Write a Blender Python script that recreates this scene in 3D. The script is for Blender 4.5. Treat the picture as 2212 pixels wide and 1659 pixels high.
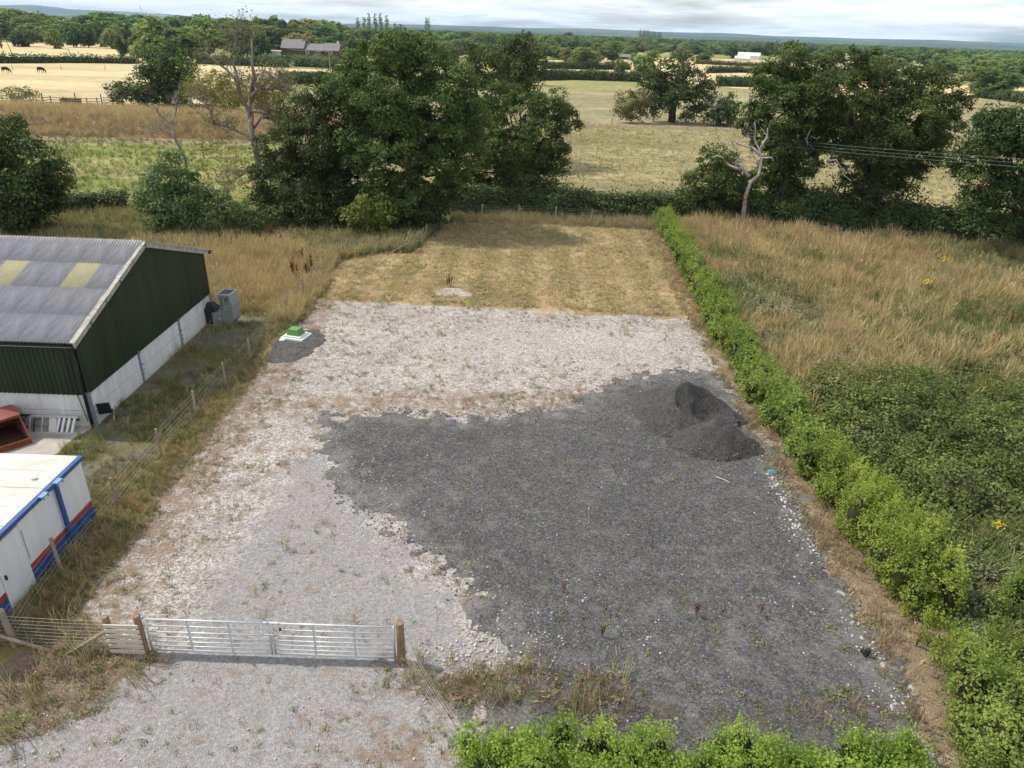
import bpy, bmesh, math, random
import numpy as np
from mathutils import Matrix, Vector

for o in list(bpy.data.objects): bpy.data.objects.remove(o)
SC = bpy.context.scene
COL = SC.collection
R = math.radians

# ------------------------------------------------------------------ camera
PW, PH, F, CH = 2212.0, 1659.0, 1536.0, 13.5          # survey of the photograph: size, focal length, drone height
ROLL = math.atan(0.0345)
PITCH = math.atan((829.5 - 69.0) * math.cos(ROLL) / F)
cR, sR, cP, sP = math.cos(ROLL), math.sin(ROLL), math.cos(PITCH), math.sin(PITCH)
cam_d = bpy.data.cameras.new('camera')
cam = bpy.data.objects.new('camera', cam_d)
COL.objects.link(cam)
right = Vector((cR, sR * sP, sR * cP)); up = Vector((-sR, cR * sP, cR * cP)); fwd = Vector((0, cP, -sP))
M = Matrix((right, up, -fwd)).transposed().to_4x4()
M.translation = (0, 0, CH)
cam.matrix_world = M
cam_d.sensor_fit = 'HORIZONTAL'; cam_d.sensor_width = 36.0; cam_d.lens = F / PW * 36.0
cam_d.clip_start = 0.1; cam_d.clip_end = 60000
SC.camera = cam

# ------------------------------------------------------------------ sky, sun, exposure
SUN_EL, SUN_AZ = 52.0, -77.0        # azimuth measured from the view direction (+Y), negative = left
w = bpy.data.worlds.new('World'); SC.world = w; w.use_nodes = True
nt = w.node_tree; nt.nodes.clear()
N = nt.nodes.new; L = nt.links.new
out = N('ShaderNodeOutputWorld'); bg = N('ShaderNodeBackground'); L(bg.outputs[0], out.inputs[0])
sky = N('ShaderNodeTexSky'); sky.sky_type = 'NISHITA'; sky.sun_disc = False
sky.sun_elevation = R(SUN_EL); sky.sun_rotation = R(SUN_AZ)
sky.air_density = 1.0; sky.dust_density = 1.2; sky.ozone_density = 1.0
bg.inputs[1].default_value = 0.12
tc = N('ShaderNodeTexCoord')
sep = N('ShaderNodeSeparateXYZ'); L(tc.outputs['Generated'], sep.inputs[0])
# cloud layer seen in perspective: project the direction on a high plane
zz = N('ShaderNodeMath'); zz.operation = 'MAXIMUM'; L(sep.outputs[2], zz.inputs[0]); zz.inputs[1].default_value = 0.0
za = N('ShaderNodeMath'); za.operation = 'ADD'; L(zz.outputs[0], za.inputs[0]); za.inputs[1].default_value = 0.09
dx = N('ShaderNodeMath'); dx.operation = 'DIVIDE'; L(sep.outputs[0], dx.inputs[0]); L(za.outputs[0], dx.inputs[1])
dy = N('ShaderNodeMath'); dy.operation = 'DIVIDE'; L(sep.outputs[1], dy.inputs[0]); L(za.outputs[0], dy.inputs[1])
cmb = N('ShaderNodeCombineXYZ'); L(dx.outputs[0], cmb.inputs[0]); L(dy.outputs[0], cmb.inputs[1])
n1 = N('ShaderNodeTexNoise'); n1.inputs['Scale'].default_value = 0.42; n1.inputs['Detail'].default_value = 4; n1.inputs['Roughness'].default_value = 0.58
L(cmb.outputs[0], n1.inputs['Vector'])
r1 = N('ShaderNodeValToRGB'); r1.color_ramp.elements[0].position = 0.33; r1.color_ramp.elements[1].position = 0.53
L(n1.outputs[0], r1.inputs[0])
n2 = N('ShaderNodeTexNoise'); n2.inputs['Scale'].default_value = 0.9; n2.inputs['Detail'].default_value = 4; n2.inputs['Roughness'].default_value = 0.6
L(cmb.outputs[0], n2.inputs['Vector'])
r2 = N('ShaderNodeValToRGB'); r2.color_ramp.elements[0].position = 0.42; r2.color_ramp.elements[0].color = (10.2, 10.4, 10.6, 1)
r2.color_ramp.elements[1].position = 0.66; r2.color_ramp.elements[1].color = (8.0, 8.4, 8.9, 1)
L(n2.outputs[0], r2.inputs[0])
mixc = N('ShaderNodeMixRGB'); L(r1.outputs[0], mixc.inputs[0]); L(sky.outputs[0], mixc.inputs[1]); L(r2.outputs[0], mixc.inputs[2])
mf = N('ShaderNodeMath'); mf.operation = 'MULTIPLY'; L(r1.outputs[0], mf.inputs[0]); mf.inputs[1].default_value = 0.92
L(mf.outputs[0], mixc.inputs[0])
L(mixc.outputs[0], bg.inputs[0])

sd = bpy.data.lights.new('sun', 'SUN'); sd.energy = 4.8; sd.angle = R(1.5); sd.color = (1.0, 0.92, 0.79)
sun = bpy.data.objects.new('sun', sd); COL.objects.link(sun)
el, az = R(SUN_EL), R(SUN_AZ)
sdir = Vector((math.sin(az) * math.cos(el), math.cos(az) * math.cos(el), math.sin(el)))
sun.rotation_euler = sdir.to_track_quat('Z', 'Y').to_euler()
sun.location = sdir * 60

SC.render.engine = 'CYCLES'
vs = SC.view_settings
vs.view_transform = 'Standard'; vs.look = 'None'; vs.exposure = 0.12; vs.gamma = 1.0; vs.use_curve_mapping = False
SC.render.resolution_x = 1024; SC.render.resolution_y = 768
SC.cycles.volume_bounces = 0
SC.cycles.max_bounces = 5; SC.cycles.diffuse_bounces = 2; SC.cycles.glossy_bounces = 2; SC.cycles.transmission_bounces = 3
SC.cycles.use_adaptive_sampling = True; SC.cycles.adaptive_threshold = 0.025; SC.cycles.use_denoising = True
SC.cycles.transparent_max_bounces = 8

# ------------------------------------------------------------------ survey helpers
def ray(px, py):
    u = (px - 1106) / F; v = -(py - 829.5) / F
    uu = u * cR - v * sR; vv = u * sR + v * cR
    return np.array([uu, cP + vv * sP, -sP + vv * cP])
def G(px, py, z=0.0):                       # ground point seen at a photo position
    r = ray(px, py); t = (z - CH) / r[2]
    return np.array([r[0] * t, r[1] * t, z])
def P(px, py, Y):                           # point at distance Y in front of the drone
    r = ray(px, py); t = Y / r[1]
    return np.array([r[0] * t, Y, CH + r[2] * t])
def mpp(Y, z=0.0):                          # metres per photo pixel at distance Y
    return (Y * cP - (z - CH) * sP) / F

# ------------------------------------------------------------------ noise in numpy
def _hash(ix, iy, s):
    n = (ix.astype(np.int64) * 374761393 + iy.astype(np.int64) * 668265263 + s * 982451653) & 0x7fffffff
    n = ((n ^ (n >> 13)) * 1274126177) & 0x7fffffff
    return ((n ^ (n >> 16)) & 0xffff) / 65535.0
def vnoise(x, y, s=0):
    x = np.asarray(x, float); y = np.asarray(y, float)
    ix = np.floor(x); iy = np.floor(y); fx = x - ix; fy = y - iy
    fx = fx * fx * (3 - 2 * fx); fy = fy * fy * (3 - 2 * fy)
    a = _hash(ix, iy, s); b = _hash(ix + 1, iy, s); c = _hash(ix, iy + 1, s); d = _hash(ix + 1, iy + 1, s)
    return (a * (1 - fx) + b * fx) * (1 - fy) + (c * (1 - fx) + d * fx) * fy
def fbm(x, y, s=0, oct=4):
    t = 0; amp = 0.5; f = 1.0
    for k in range(oct):
        t = t + amp * vnoise(np.asarray(x) * f, np.asarray(y) * f, s + k * 17); amp *= 0.5; f *= 2.03
    return t / (1 - 0.5 ** oct)
def sdf_poly(x, y, poly):                   # positive inside
    poly = np.asarray(poly, float)
    d = np.full(x.shape, 1e18); ins = np.zeros(x.shape, bool)
    n = len(poly)
    for i in range(n):
        ax, ay = poly[i][:2]; bx, by = poly[(i + 1) % n][:2]
        ex, ey = bx - ax, by - ay
        t = np.clip(((x - ax) * ex + (y - ay) * ey) / (ex * ex + ey * ey + 1e-12), 0, 1)
        d = np.minimum(d, (x - ax - t * ex) ** 2 + (y - ay - t * ey) ** 2)
        c = ((ay > y) != (by > y)) & (x < (bx - ax) * (y - ay) / (by - ay + 1e-12) + ax)
        ins ^= c
    d = np.sqrt(d)
    return np.where(ins, d, -d)
def sstep(a, b, x):
    t = np.clip((x - a) / (b - a), 0, 1); return t * t * (3 - 2 * t)

# ------------------------------------------------------------------ object helpers
def link(o, parent=None):
    COL.objects.link(o)
    if parent is not None: o.parent = parent
    return o
def tag(o, label=None, cat=None, group=None, kind=None):
    if label: o['label'] = label
    if cat: o['category'] = cat
    if group: o['group'] = group
    if kind: o['kind'] = kind
    return o
def thing(name, label, cat, loc=(0, 0, 0), rz=0.0, group=None):
    o = bpy.data.objects.new(name, None); o.empty_display_size = 0.2
    o.location = loc; o.rotation_euler = (0, 0, rz)
    link(o); return tag(o, label, cat, group)
def np_mesh(name, verts, faces, mats, smooth=False, fmat=None):
    me = bpy.data.meshes.new(name)
    verts = np.asarray(verts, np.float32); faces = np.asarray(faces, np.int32)
    k = faces.shape[1]
    me.vertices.add(len(verts)); me.vertices.foreach_set('co', verts.ravel())
    me.loops.add(faces.size); me.loops.foreach_set('vertex_index', faces.ravel())
    me.polygons.add(len(faces))
    me.polygons.foreach_set('loop_start', np.arange(0, faces.size, k, dtype=np.int32))
    for m in (mats if isinstance(mats, (list, tuple)) else [mats]): me.materials.append(m)
    if fmat is not None: me.polygons.foreach_set('material_index', np.asarray(fmat, np.int32))
    me.polygons.foreach_set('use_smooth', np.full(len(faces), bool(smooth)))
    me.update(calc_edges=True)
    return me
def obj(name, me, parent=None, loc=None):
    o = bpy.data.objects.new(name, me)
    if loc is not None: o.location = loc
    return link(o, parent)

class MB:
    """collects shapes, builds ONE mesh"""
    def __init__(s): s.v = []; s.f = []; s.m = []
    def add(s, vs, fs, mi=0):
        b = len(s.v); s.v += [tuple(p) for p in vs]; s.f += [tuple(i + b for i in f) for f in fs]; s.m += [mi] * len(fs); return s
    def box(s, c, d, rz=0.0, mi=0, mat=None):
        x, y, z = d[0] / 2, d[1] / 2, d[2] / 2
        vs = [Vector(p) for p in ((-x, -y, -z), (x, -y, -z), (x, y, -z), (-x, y, -z), (-x, -y, z), (x, -y, z), (x, y, z), (-x, y, z))]
        Rm = mat if mat is not None else Matrix.Rotation(rz, 3, 'Z')
        vs = [Rm @ p + Vector(c) for p in vs]
        return s.add(vs, [(0, 3, 2, 1), (4, 5, 6, 7), (0, 1, 5, 4), (1, 2, 6, 5), (2, 3, 7, 6), (3, 0, 4, 7)], mi)
    def beam(s, a, b, wd, ht, mi=0):              # square bar from a to b
        a = Vector(a); b = Vector(b); d = (b - a); q = d.to_track_quat('X', 'Z').to_matrix()
        return s.box((a + b) / 2, (d.length, wd, ht), mat=q, mi=mi)
    def tube(s, pts, rad, n=8, mi=0, cap=True):
        pts = [Vector(p) for p in pts]
        if not hasattr(rad, '__len__'): rad = [rad] * len(pts)
        b = len(s.v); prev = None
        for i, p in enumerate(pts):
            t = (pts[min(i + 1, len(pts) - 1)] - pts[max(i - 1, 0)]).normalized()
            if prev is None:
                prev = t.orthogonal().normalized()
            else:
                prev = (prev - t * prev.dot(t)); prev = prev.normalized() if prev.length > 1e-6 else t.orthogonal().normalized()
            bn = t.cross(prev)
            for k in range(n):
                a = 2 * math.pi * k / n
                s.v.append(tuple(p + (prev * math.cos(a) + bn * math.sin(a)) * rad[i]))
        for i in range(len(pts) - 1):
            for k in range(n):
                k2 = (k + 1) % n
                s.f.append((b + i * n + k, b + i * n + k2, b + (i + 1) * n + k2, b + (i + 1) * n + k)); s.m.append(mi)
        if cap:
            s.f.append(tuple(b + k for k in range(n))[::-1]); s.m.append(mi)
            s.f.append(tuple(b + (len(pts) - 1) * n + k for k in range(n))); s.m.append(mi)
        return s
    def prism(s, poly, axis, a, b, mi=0):         # polygon in the plane normal to axis, from a to b
        n = len(poly)
        def mk(p, t):
            return {'x': (t, p[0], p[1]), 'y': (p[0], t, p[1]), 'z': (p[0], p[1], t)}[axis]
        vs = [mk(p, a) for p in poly] + [mk(p, b) for p in poly]
        fs = [tuple(range(n))[::-1], tuple(range(n, 2 * n))] + [(i, (i + 1) % n, n + (i + 1) % n, n + i) for i in range(n)]
        return s.add(vs, fs, mi)
    def mesh(s, name, mats, smooth=False, bevel=0.0):
        me = bpy.data.meshes.new(name); me.from_pydata(s.v, [], s.f)
        for m in (mats if isinstance(mats, (list, tuple)) else [mats]): me.materials.append(m)
        me.polygons.foreach_set('material_index', s.m)
        bm = bmesh.new(); bm.from_mesh(me); bmesh.ops.recalc_face_normals(bm, faces=bm.faces)
        if bevel: bmesh.ops.bevel(bm, geom=[e for e in bm.edges], offset=bevel, segments=1, affect='EDGES', clamp_overlap=True)
        bm.to_mesh(me); bm.free()
        me.polygons.foreach_set('use_smooth', np.full(len(me.polygons), bool(smooth)))
        me.update(); return me
    def build(s, name, mats, parent=None, smooth=False, bevel=0.0):
        return obj(name, s.mesh(name, mats, smooth, bevel), parent)

# ------------------------------------------------------------------ materials
def new_mat(name):
    m = bpy.data.materials.new(name); m.use_nodes = True; t = m.node_tree; t.nodes.clear()
    return m, t, t.nodes.new, t.links.new
def ramp(t, stops):
    r = t.nodes.new('ShaderNodeValToRGB'); e = r.color_ramp.elements
    while len(e) < len(stops): e.new(0.5)
    for i, (p, c) in enumerate(stops):
        e[i].position = p; e[i].color = (*c, 1) if len(c) == 3 else c
    return r
def noise_node(t, vec, scale, detail=4, rough=0.55):
    n = t.nodes.new('ShaderNodeTexNoise'); n.inputs['Scale'].default_value = scale
    n.inputs['Detail'].default_value = detail; n.inputs['Roughness'].default_value = rough
    if vec is not None: t.links.new(vec, n.inputs['Vector'])
    return n
def mixrgb(t, mode, fac, a, b):
    m = t.nodes.new('ShaderNodeMixRGB'); m.blend_type = mode
    for i, v in ((0, fac), (1, a), (2, b)):
        if isinstance(v, (int, float)): m.inputs[i].default_value = v
        elif isinstance(v, tuple): m.inputs[i].default_value = (*v, 1)
        else: t.links.new(v, m.inputs[i])
    return m.outputs[0]
def math_node(t, op, a, b=0.0):
    m = t.nodes.new('ShaderNodeMath'); m.operation = op
    for i, v in ((0, a), (1, b)):
        if isinstance(v, (int, float)): m.inputs[i].default_value = v
        else: t.links.new(v, m.inputs[i])
    return m.outputs[0]
def coords(t, sc=(1, 1, 1), rot=0.0):
    c = t.nodes.new('ShaderNodeTexCoord'); mp = t.nodes.new('ShaderNodeMapping')
    mp.inputs['Scale'].default_value = sc; mp.inputs['Rotation'].default_value = (0, 0, rot)
    t.links.new(c.outputs['Object'], mp.inputs[0]); return mp.outputs[0]
def finish(t, col, rough=0.8, bump=None, bstr=0.3, bdist=0.02, spec=0.3, metal=0.0):
    b = t.nodes.new('ShaderNodeBsdfPrincipled'); o = t.nodes.new('ShaderNodeOutputMaterial')
    t.links.new(b.outputs[0], o.inputs[0])
    if isinstance(col, tuple): b.inputs['Base Color'].default_value = (*col, 1)
    else: t.links.new(col, b.inputs['Base Color'])
    if isinstance(rough, (int, float)): b.inputs['Roughness'].default_value = rough
    else: t.links.new(rough, b.inputs['Roughness'])
    b.inputs['Specular IOR Level'].default_value = spec; b.inputs['Metallic'].default_value = metal
    if bump is not None:
        bn = t.nodes.new('ShaderNodeBump'); bn.inputs['Strength'].default_value = bstr; bn.inputs['Distance'].default_value = bdist
        t.links.new(bump, bn.inputs['Height']); t.links.new(bn.outputs[0], b.inputs['Normal'])
    return b
def solid(name, c1, c2=None, scale=6.0, rough=0.7, spec=0.3, metal=0.0, bstr=0.0, streak=None):
    """painted / timber / metal surface with grime"""
    m, t, N, L = new_mat(name)
    v = coords(t, streak or (1, 1, 1))
    c2 = c2 or tuple(x * 0.75 for x in c1)
    n = noise_node(t, v, scale, 4, 0.6); r = ramp(t, [(0.3, c2), (0.65, c1)]); L(n.outputs[0], r.inputs[0])
    n3 = noise_node(t, v, scale * 9, 3, 0.6)
    col = mixrgb(t, 'MULTIPLY', 0.35, r.outputs[0], n3.outputs[0])
    col = mixrgb(t, 'MIX', 0.3, col, r.outputs[0])
    finish(t, col, rough, n3.outputs[0] if bstr else None, bstr, 0.005, spec, metal); return m
def ground_mat(name, stops, s1=0.25, s2=3.0, s3=40.0, tint=None, stretch=(1, 1, 1), rot=0.0, bstr=0.6, bdist=0.04, k2=0.5, k3=0.6):
    """grassland or soil: three scales of mottling plus relief"""
    m, t, N, L = new_mat(name)
    v = coords(t, stretch, rot)
    a = noise_node(t, v, s1, 3, 0.6); b = noise_node(t, v, s2, 3, 0.65); c = noise_node(t, v, s3, 2, 0.7)
    x = math_node(t, 'MULTIPLY_ADD', b.outputs[0], k2); t.nodes[-1].inputs[2].default_value = 0
    s = math_node(t, 'ADD', a.outputs[0], x)
    s = math_node(t, 'ADD', s, math_node(t, 'MULTIPLY', c.outputs[0], k3))
    s = math_node(t, 'DIVIDE', s, 1 + k2 + k3)
    r = ramp(t, stops); L(s, r.inputs[0])
    col = r.outputs[0]
    if tint:
        tn = noise_node(t, coords(t), tint[1], 3, 0.6); tr = ramp(t, [(tint[2], (0, 0, 0)), (tint[3], (1, 1, 1))]); L(tn.outputs[0], tr.inputs[0])
        col = mixrgb(t, 'MIX', tr.outputs[0], col, tint[0])
    hb = c.outputs[0]
    finish(t, col, 0.95, hb, bstr, bdist, 0.1); return m
def leaf_mat(name, dark, mid, light, trans=0.3, clump=0.6, rough=0.55, tcol=(1.4, 1.5, 0.7)):
    m, t, N, L = new_mat(name)
    g = N('ShaderNodeNewGeometry'); oi = N('ShaderNodeObjectInfo')
    n = noise_node(t, coords(t), clump, 3, 0.5)
    s = math_node(t, 'ADD', math_node(t, 'MULTIPLY', g.outputs['Random Per Island'], 0.45), math_node(t, 'SUBTRACT', math_node(t, 'MULTIPLY', n.outputs[0], 1.25), 0.36))
    r = ramp(t, [(0.15, dark), (0.5, mid), (0.85, light)]); L(s, r.inputs[0])
    hs = N('ShaderNodeHueSaturation')
    L(math_node(t, 'ADD', math_node(t, 'MULTIPLY', oi.outputs['Random'], 0.03), 0.485), hs.inputs['Hue'])
    L(math_node(t, 'ADD', math_node(t, 'MULTIPLY', oi.outputs['Random'], 0.3), 0.85), hs.inputs['Value'])
    L(r.outputs[0], hs.inputs['Color'])
    p = N('ShaderNodeBsdfPrincipled'); p.inputs['Roughness'].default_value = rough; p.inputs['Specular IOR Level'].default_value = 0.25
    tr = N('ShaderNodeBsdfTranslucent'); mx = N('ShaderNodeMixShader'); o = N('ShaderNodeOutputMaterial')
    L(hs.outputs[0], p.inputs['Base Color'])
    L(mixrgb(t, 'MULTIPLY', 1.0, hs.outputs[0], tcol), tr.inputs[0])
    mx.inputs[0].default_value = trans; L(p.outputs[0], mx.inputs[1]); L(tr.outputs[0], mx.inputs[2]); L(mx.outputs[0], o.inputs[0])
    return m
def bark_mat(name, c1, c2, scale=5):
    m, t, N, L = new_mat(name)
    v = coords(t, (1, 1, 0.25)); n = noise_node(t, v, scale, 6, 0.65); r = ramp(t, [(0.3, c2), (0.7, c1)]); L(n.outputs[0], r.inputs[0])
    finish(t, r.outputs[0], 0.9, n.outputs[0], 0.8, 0.03, 0.1); return m
def gravel_mat(name, base_stops, cell, spots=None, attr=None, big=None):
    """loose stone: random tone for each stone, dark joints, relief"""
    m, t, N, L = new_mat(name)
    v = coords(t)
    wv = noise_node(t, v, 7, 1, 0.6)
    vv = mixrgb(t, 'ADD', 0.06, v, wv.outputs['Color'])
    vo = N('ShaderNodeTexVoronoi'); vo.inputs['Scale'].default_value = cell; vo.inputs['Randomness'].default_value = 1.0; L(vv, vo.inputs['Vector'])
    vo2 = N('ShaderNodeTexVoronoi'); vo2.inputs['Scale'].default_value = cell * 2.3; L(vv, vo2.inputs['Vector'])
    sp = N('ShaderNodeSeparateColor'); L(vo.outputs['Color'], sp.inputs[0])
    sp2 = N('ShaderNodeSeparateColor'); L(vo2.outputs['Color'], sp2.inputs[0])
    s = math_node(t, 'ADD', math_node(t, 'MULTIPLY', sp.outputs[0], 0.55), math_node(t, 'MULTIPLY', sp2.outputs[0], 0.45))
    r = ramp(t, base_stops); L(s, r.inputs[0]); col = r.outputs[0]
    bn = noise_node(t, v, 0.35, 3, 0.62); br = ramp(t, [(0.3, (0.80, 0.80, 0.81)), (0.7, (1.08, 1.06, 1.04))]); L(bn.outputs[0], br.inputs[0])
    col = mixrgb(t, 'MULTIPLY', 1.0, col, br.outputs[0])
    fine = noise_node(t, v, 14, 2, 0.7); fr = ramp(t, [(0.3, (0.72, 0.71, 0.71)), (0.6, (1.05, 1.05, 1.05))]); L(fine.outputs[0], fr.inputs[0])
    col = mixrgb(t, 'MULTIPLY', 0.8, col, fr.outputs[0])
    if attr:
        for an, acol, sc, wd in attr:
            at = N('ShaderNodeAttribute'); at.attribute_name = an
            an_ = noise_node(t, v, sc, 4, 0.75)
            s2 = math_node(t, 'ADD', at.outputs['Fac'], math_node(t, 'MULTIPLY', math_node(t, 'SUBTRACT', an_.outputs[0], 0.5), 2.2))
            ar = ramp(t, [(0.5 - wd, (0, 0, 0)), (0.5 + wd, (1, 1, 1))]); L(s2, ar.inputs[0])
            col2 = mixrgb(t, 'MULTIPLY', 0.55, acol, fr.outputs[0])
            cc = mixrgb(t, 'MULTIPLY', 0.7, col2, mixrgb(t, 'ADD', 1.0, r.outputs[0], (0.45, 0.45, 0.45)))
            col = mixrgb(t, 'MIX', math_node(t, 'MULTIPLY', ar.outputs[0], 0.85), col, cc)
    h = vo2.outputs['Distance']
    finish(t, col, 0.9, h, 0.9, 0.03, 0.2); return m

M_ = {}
GT = (1.15, 1.15, 0.95)
M_['bark'] = bark_mat('oak bark', (0.10, 0.085, 0.065), (0.035, 0.03, 0.024))
M_['ash'] = bark_mat('ash bark', (0.30, 0.275, 0.24), (0.13, 0.115, 0.095))
M_['dead'] = bark_mat('bleached dead wood', (0.48, 0.45, 0.415), (0.22, 0.19, 0.165), 8)
M_['oak'] = leaf_mat('oak leaves', (0.030, 0.048, 0.014), (0.062, 0.096, 0.024), (0.125, 0.17, 0.042), 0.28)
M_['oak2'] = leaf_mat('dark leaves', (0.024, 0.041, 0.013), (0.047, 0.075, 0.020), (0.095, 0.13, 0.034), 0.25)
M_['willow'] = leaf_mat('light leaves', (0.055, 0.085, 0.03), (0.085, 0.125, 0.042), (0.13, 0.17, 0.06), 0.3)
M_['olive'] = leaf_mat('olive leaves', (0.094, 0.100, 0.037), (0.138, 0.144, 0.053), (0.200, 0.194, 0.075), 0.3)
M_['copper'] = leaf_mat('copper leaves', (0.03, 0.02, 0.02), (0.05, 0.032, 0.03), (0.075, 0.045, 0.04), 0.2)
M_['ashleaf'] = leaf_mat('yellowing ash leaves', (0.105, 0.110, 0.034), (0.168, 0.163, 0.047), (0.242, 0.221, 0.074), 0.35, 0.9)
M_['hedge'] = leaf_mat('young hedge leaves', (0.115, 0.185, 0.045), (0.205, 0.30, 0.072), (0.33, 0.41, 0.12), 0.45, 0.8)
M_['hedge_y'] = leaf_mat('yellowing hedge leaves', (0.125, 0.18, 0.034), (0.22, 0.29, 0.054), (0.36, 0.40, 0.09), 0.42, 0.9)
M_['hedge_d'] = leaf_mat('clipped hedge leaves', (0.036, 0.058, 0.021), (0.062, 0.098, 0.031), (0.104, 0.143, 0.046), 0.22, 0.7)
M_['bramble'] = leaf_mat('bramble leaves', (0.042, 0.062, 0.018), (0.10, 0.135, 0.034), (0.21, 0.235, 0.07), 0.30, 0.9)
M_['sallow'] = leaf_mat('sallow leaves', (0.058, 0.098, 0.039), (0.098, 0.150, 0.058), (0.156, 0.215, 0.098), 0.3, 0.8)
M_['hazel'] = leaf_mat('yellow green leaves', (0.084, 0.108, 0.022), (0.132, 0.156, 0.031), (0.192, 0.204, 0.048), 0.3)
M_['core'] = solid('hedge inside', (0.05, 0.055, 0.026), (0.028, 0.03, 0.015), 8, 1.0, 0.0)  # opaque dark filling added inside hedges and bramble to stop see-through
M_['straw'] = leaf_mat('straw grass', (0.31, 0.24, 0.125), (0.47, 0.37, 0.20), (0.62, 0.51, 0.30), 0.3, 0.5, 0.8, GT)
M_['gold'] = leaf_mat('golden grass', (0.31, 0.225, 0.12), (0.46, 0.345, 0.19), (0.58, 0.46, 0.27), 0.3, 0.3, 0.8, GT)
M_['drygreen'] = leaf_mat('half dry grass', (0.169, 0.175, 0.075), (0.269, 0.269, 0.125), (0.400, 0.375, 0.188), 0.3, 0.4, 0.8, GT)
M_['green'] = leaf_mat('green grass', (0.090, 0.132, 0.038), (0.144, 0.198, 0.058), (0.228, 0.276, 0.090), 0.3, 0.5, 0.7, GT)
M_['brown'] = leaf_mat('brown dead weed', (0.172, 0.121, 0.081), (0.276, 0.201, 0.132), (0.414, 0.322, 0.218), 0.2, 0.6, 0.9, GT)
M_['rust'] = leaf_mat('rust dock seed', (0.08, 0.026, 0.012), (0.13, 0.045, 0.02), (0.19, 0.075, 0.035), 0.1, 0.6, 0.9)
M_['yellow'] = leaf_mat('ragwort flowers', (0.45, 0.33, 0.01), (0.6, 0.45, 0.02), (0.7, 0.55, 0.04), 0.1, 0.6, 0.8)
M_['grey_green'] = leaf_mat('thistle leaves', (0.10, 0.12, 0.065), (0.16, 0.18, 0.10), (0.27, 0.28, 0.19), 0.2, 0.8, 0.8)
M_['timber'] = solid('weathered timber', (0.36, 0.30, 0.235), (0.22, 0.175, 0.13), 5, 0.9, 0.1, streak=(1, 1, 0.2), bstr=0.4)
M_['timber_new'] = solid('pale sawn timber', (0.62, 0.57, 0.49), (0.46, 0.41, 0.34), 4, 0.85, 0.1, streak=(0.3, 1, 1), bstr=0.3)
M_['timber_dark'] = solid('dark old timber', (0.15, 0.13, 0.11), (0.07, 0.06, 0.05), 5, 0.9, 0.1)
M_['post'] = solid('round gate post', (0.33, 0.24, 0.155), (0.18, 0.12, 0.075), 6, 0.9, 0.1, streak=(1, 1, 0.3), bstr=0.5)
M_['wire'] = solid('fence wire', (0.46, 0.44, 0.41), (0.34, 0.32, 0.29), 4, 0.6, 0.3)
M_['galv'] = solid('galvanised steel', (0.62, 0.65, 0.68), (0.50, 0.53, 0.56), 9, 0.45, 0.5, 0.35)
M_['galv_d'] = solid('grey ducting', (0.30, 0.335, 0.345), (0.23, 0.26, 0.27), 5, 0.5, 0.4, 0.2)
M_['black'] = solid('black plastic', (0.022, 0.023, 0.026), (0.012, 0.012, 0.014), 5, 0.5, 0.4)
M_['blue'] = solid('blue paint', (0.035, 0.10, 0.30), (0.022, 0.065, 0.2), 5, 0.55, 0.4)
M_['blue_l'] = solid('faded blue steel', (0.22, 0.36, 0.56), (0.14, 0.24, 0.42), 6, 0.55, 0.4)
M_['red'] = solid('red stripe paint', (0.42, 0.045, 0.035), (0.32, 0.03, 0.025), 5, 0.55, 0.4)
M_['cabin'] = solid('white cabin panel', (0.72, 0.73, 0.74), (0.64, 0.65, 0.65), 1.3, 0.6, 0.3, streak=(3, 3, .5))
M_['cabroof'] = solid('white felt roof', (0.60, 0.59, 0.56), (0.47, 0.46, 0.43), 1.2, 0.85, 0.2)
M_['grime'] = solid('black grime seal', (0.05, 0.055, 0.06), (0.02, 0.02, 0.022), 8, 0.8, 0.1)
M_['cladding'] = solid('dark green cladding', (0.024, 0.042, 0.018), (0.013, 0.024, 0.011), 1.0, 0.5, 0.35, streak=(2, 2, 0.2))
M_['panel'] = solid('whitewashed concrete panel', (0.73, 0.74, 0.75), (0.58, 0.58, 0.565), 1.5, 0.85, 0.15, streak=(3, 3, 0.45), bstr=0.2)
M_['steel'] = solid('galvanised column', (0.30, 0.33, 0.36), (0.22, 0.25, 0.28), 5, 0.5, 0.5, 0.3)
M_['fibre'] = solid('weathered fibre cement', (0.43, 0.43, 0.455), (0.25, 0.25, 0.27), 2.2, 0.9, 0.15, streak=(1, 0.35, 0.35), bstr=0.3)
M_['fibre_l'] = solid('lichened fibre cement', (0.47, 0.455, 0.43), (0.27, 0.255, 0.22), 5, 0.9, 0.15, bstr=0.4)
M_['skylight'] = solid('yellowed rooflight', (0.60, 0.56, 0.36), (0.50, 0.46, 0.29), 2.5, 0.6, 0.3)
M_['concrete'] = solid('concrete', (0.42, 0.39, 0.36), (0.29, 0.265, 0.24), 1.5, 0.9, 0.15, bstr=0.4)
M_['skip'] = solid('faded red steel', (0.30, 0.10, 0.085), (0.17, 0.055, 0.045), 3.0, 0.7, 0.25, bstr=0.2)
M_['skip_in'] = solid('rusty steel inside', (0.085, 0.045, 0.032), (0.04, 0.022, 0.018), 5, 0.85, 0.2)
M_['rust_o'] = solid('orange rust', (0.26, 0.085, 0.035), (0.13, 0.045, 0.025), 4, 0.85, 0.2)
M_['alu'] = solid('bright aluminium', (0.72, 0.74, 0.74), (0.6, 0.62, 0.62), 8, 0.4, 0.5, 0.4)
M_['tankgreen'] = solid('green plastic lid', (0.10, 0.30, 0.085), (0.075, 0.23, 0.065), 5, 0.5, 0.4)
M_['tankwhite'] = solid('pale plastic base', (0.66, 0.73, 0.72), (0.56, 0.63, 0.62), 5, 0.5, 0.4)
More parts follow.
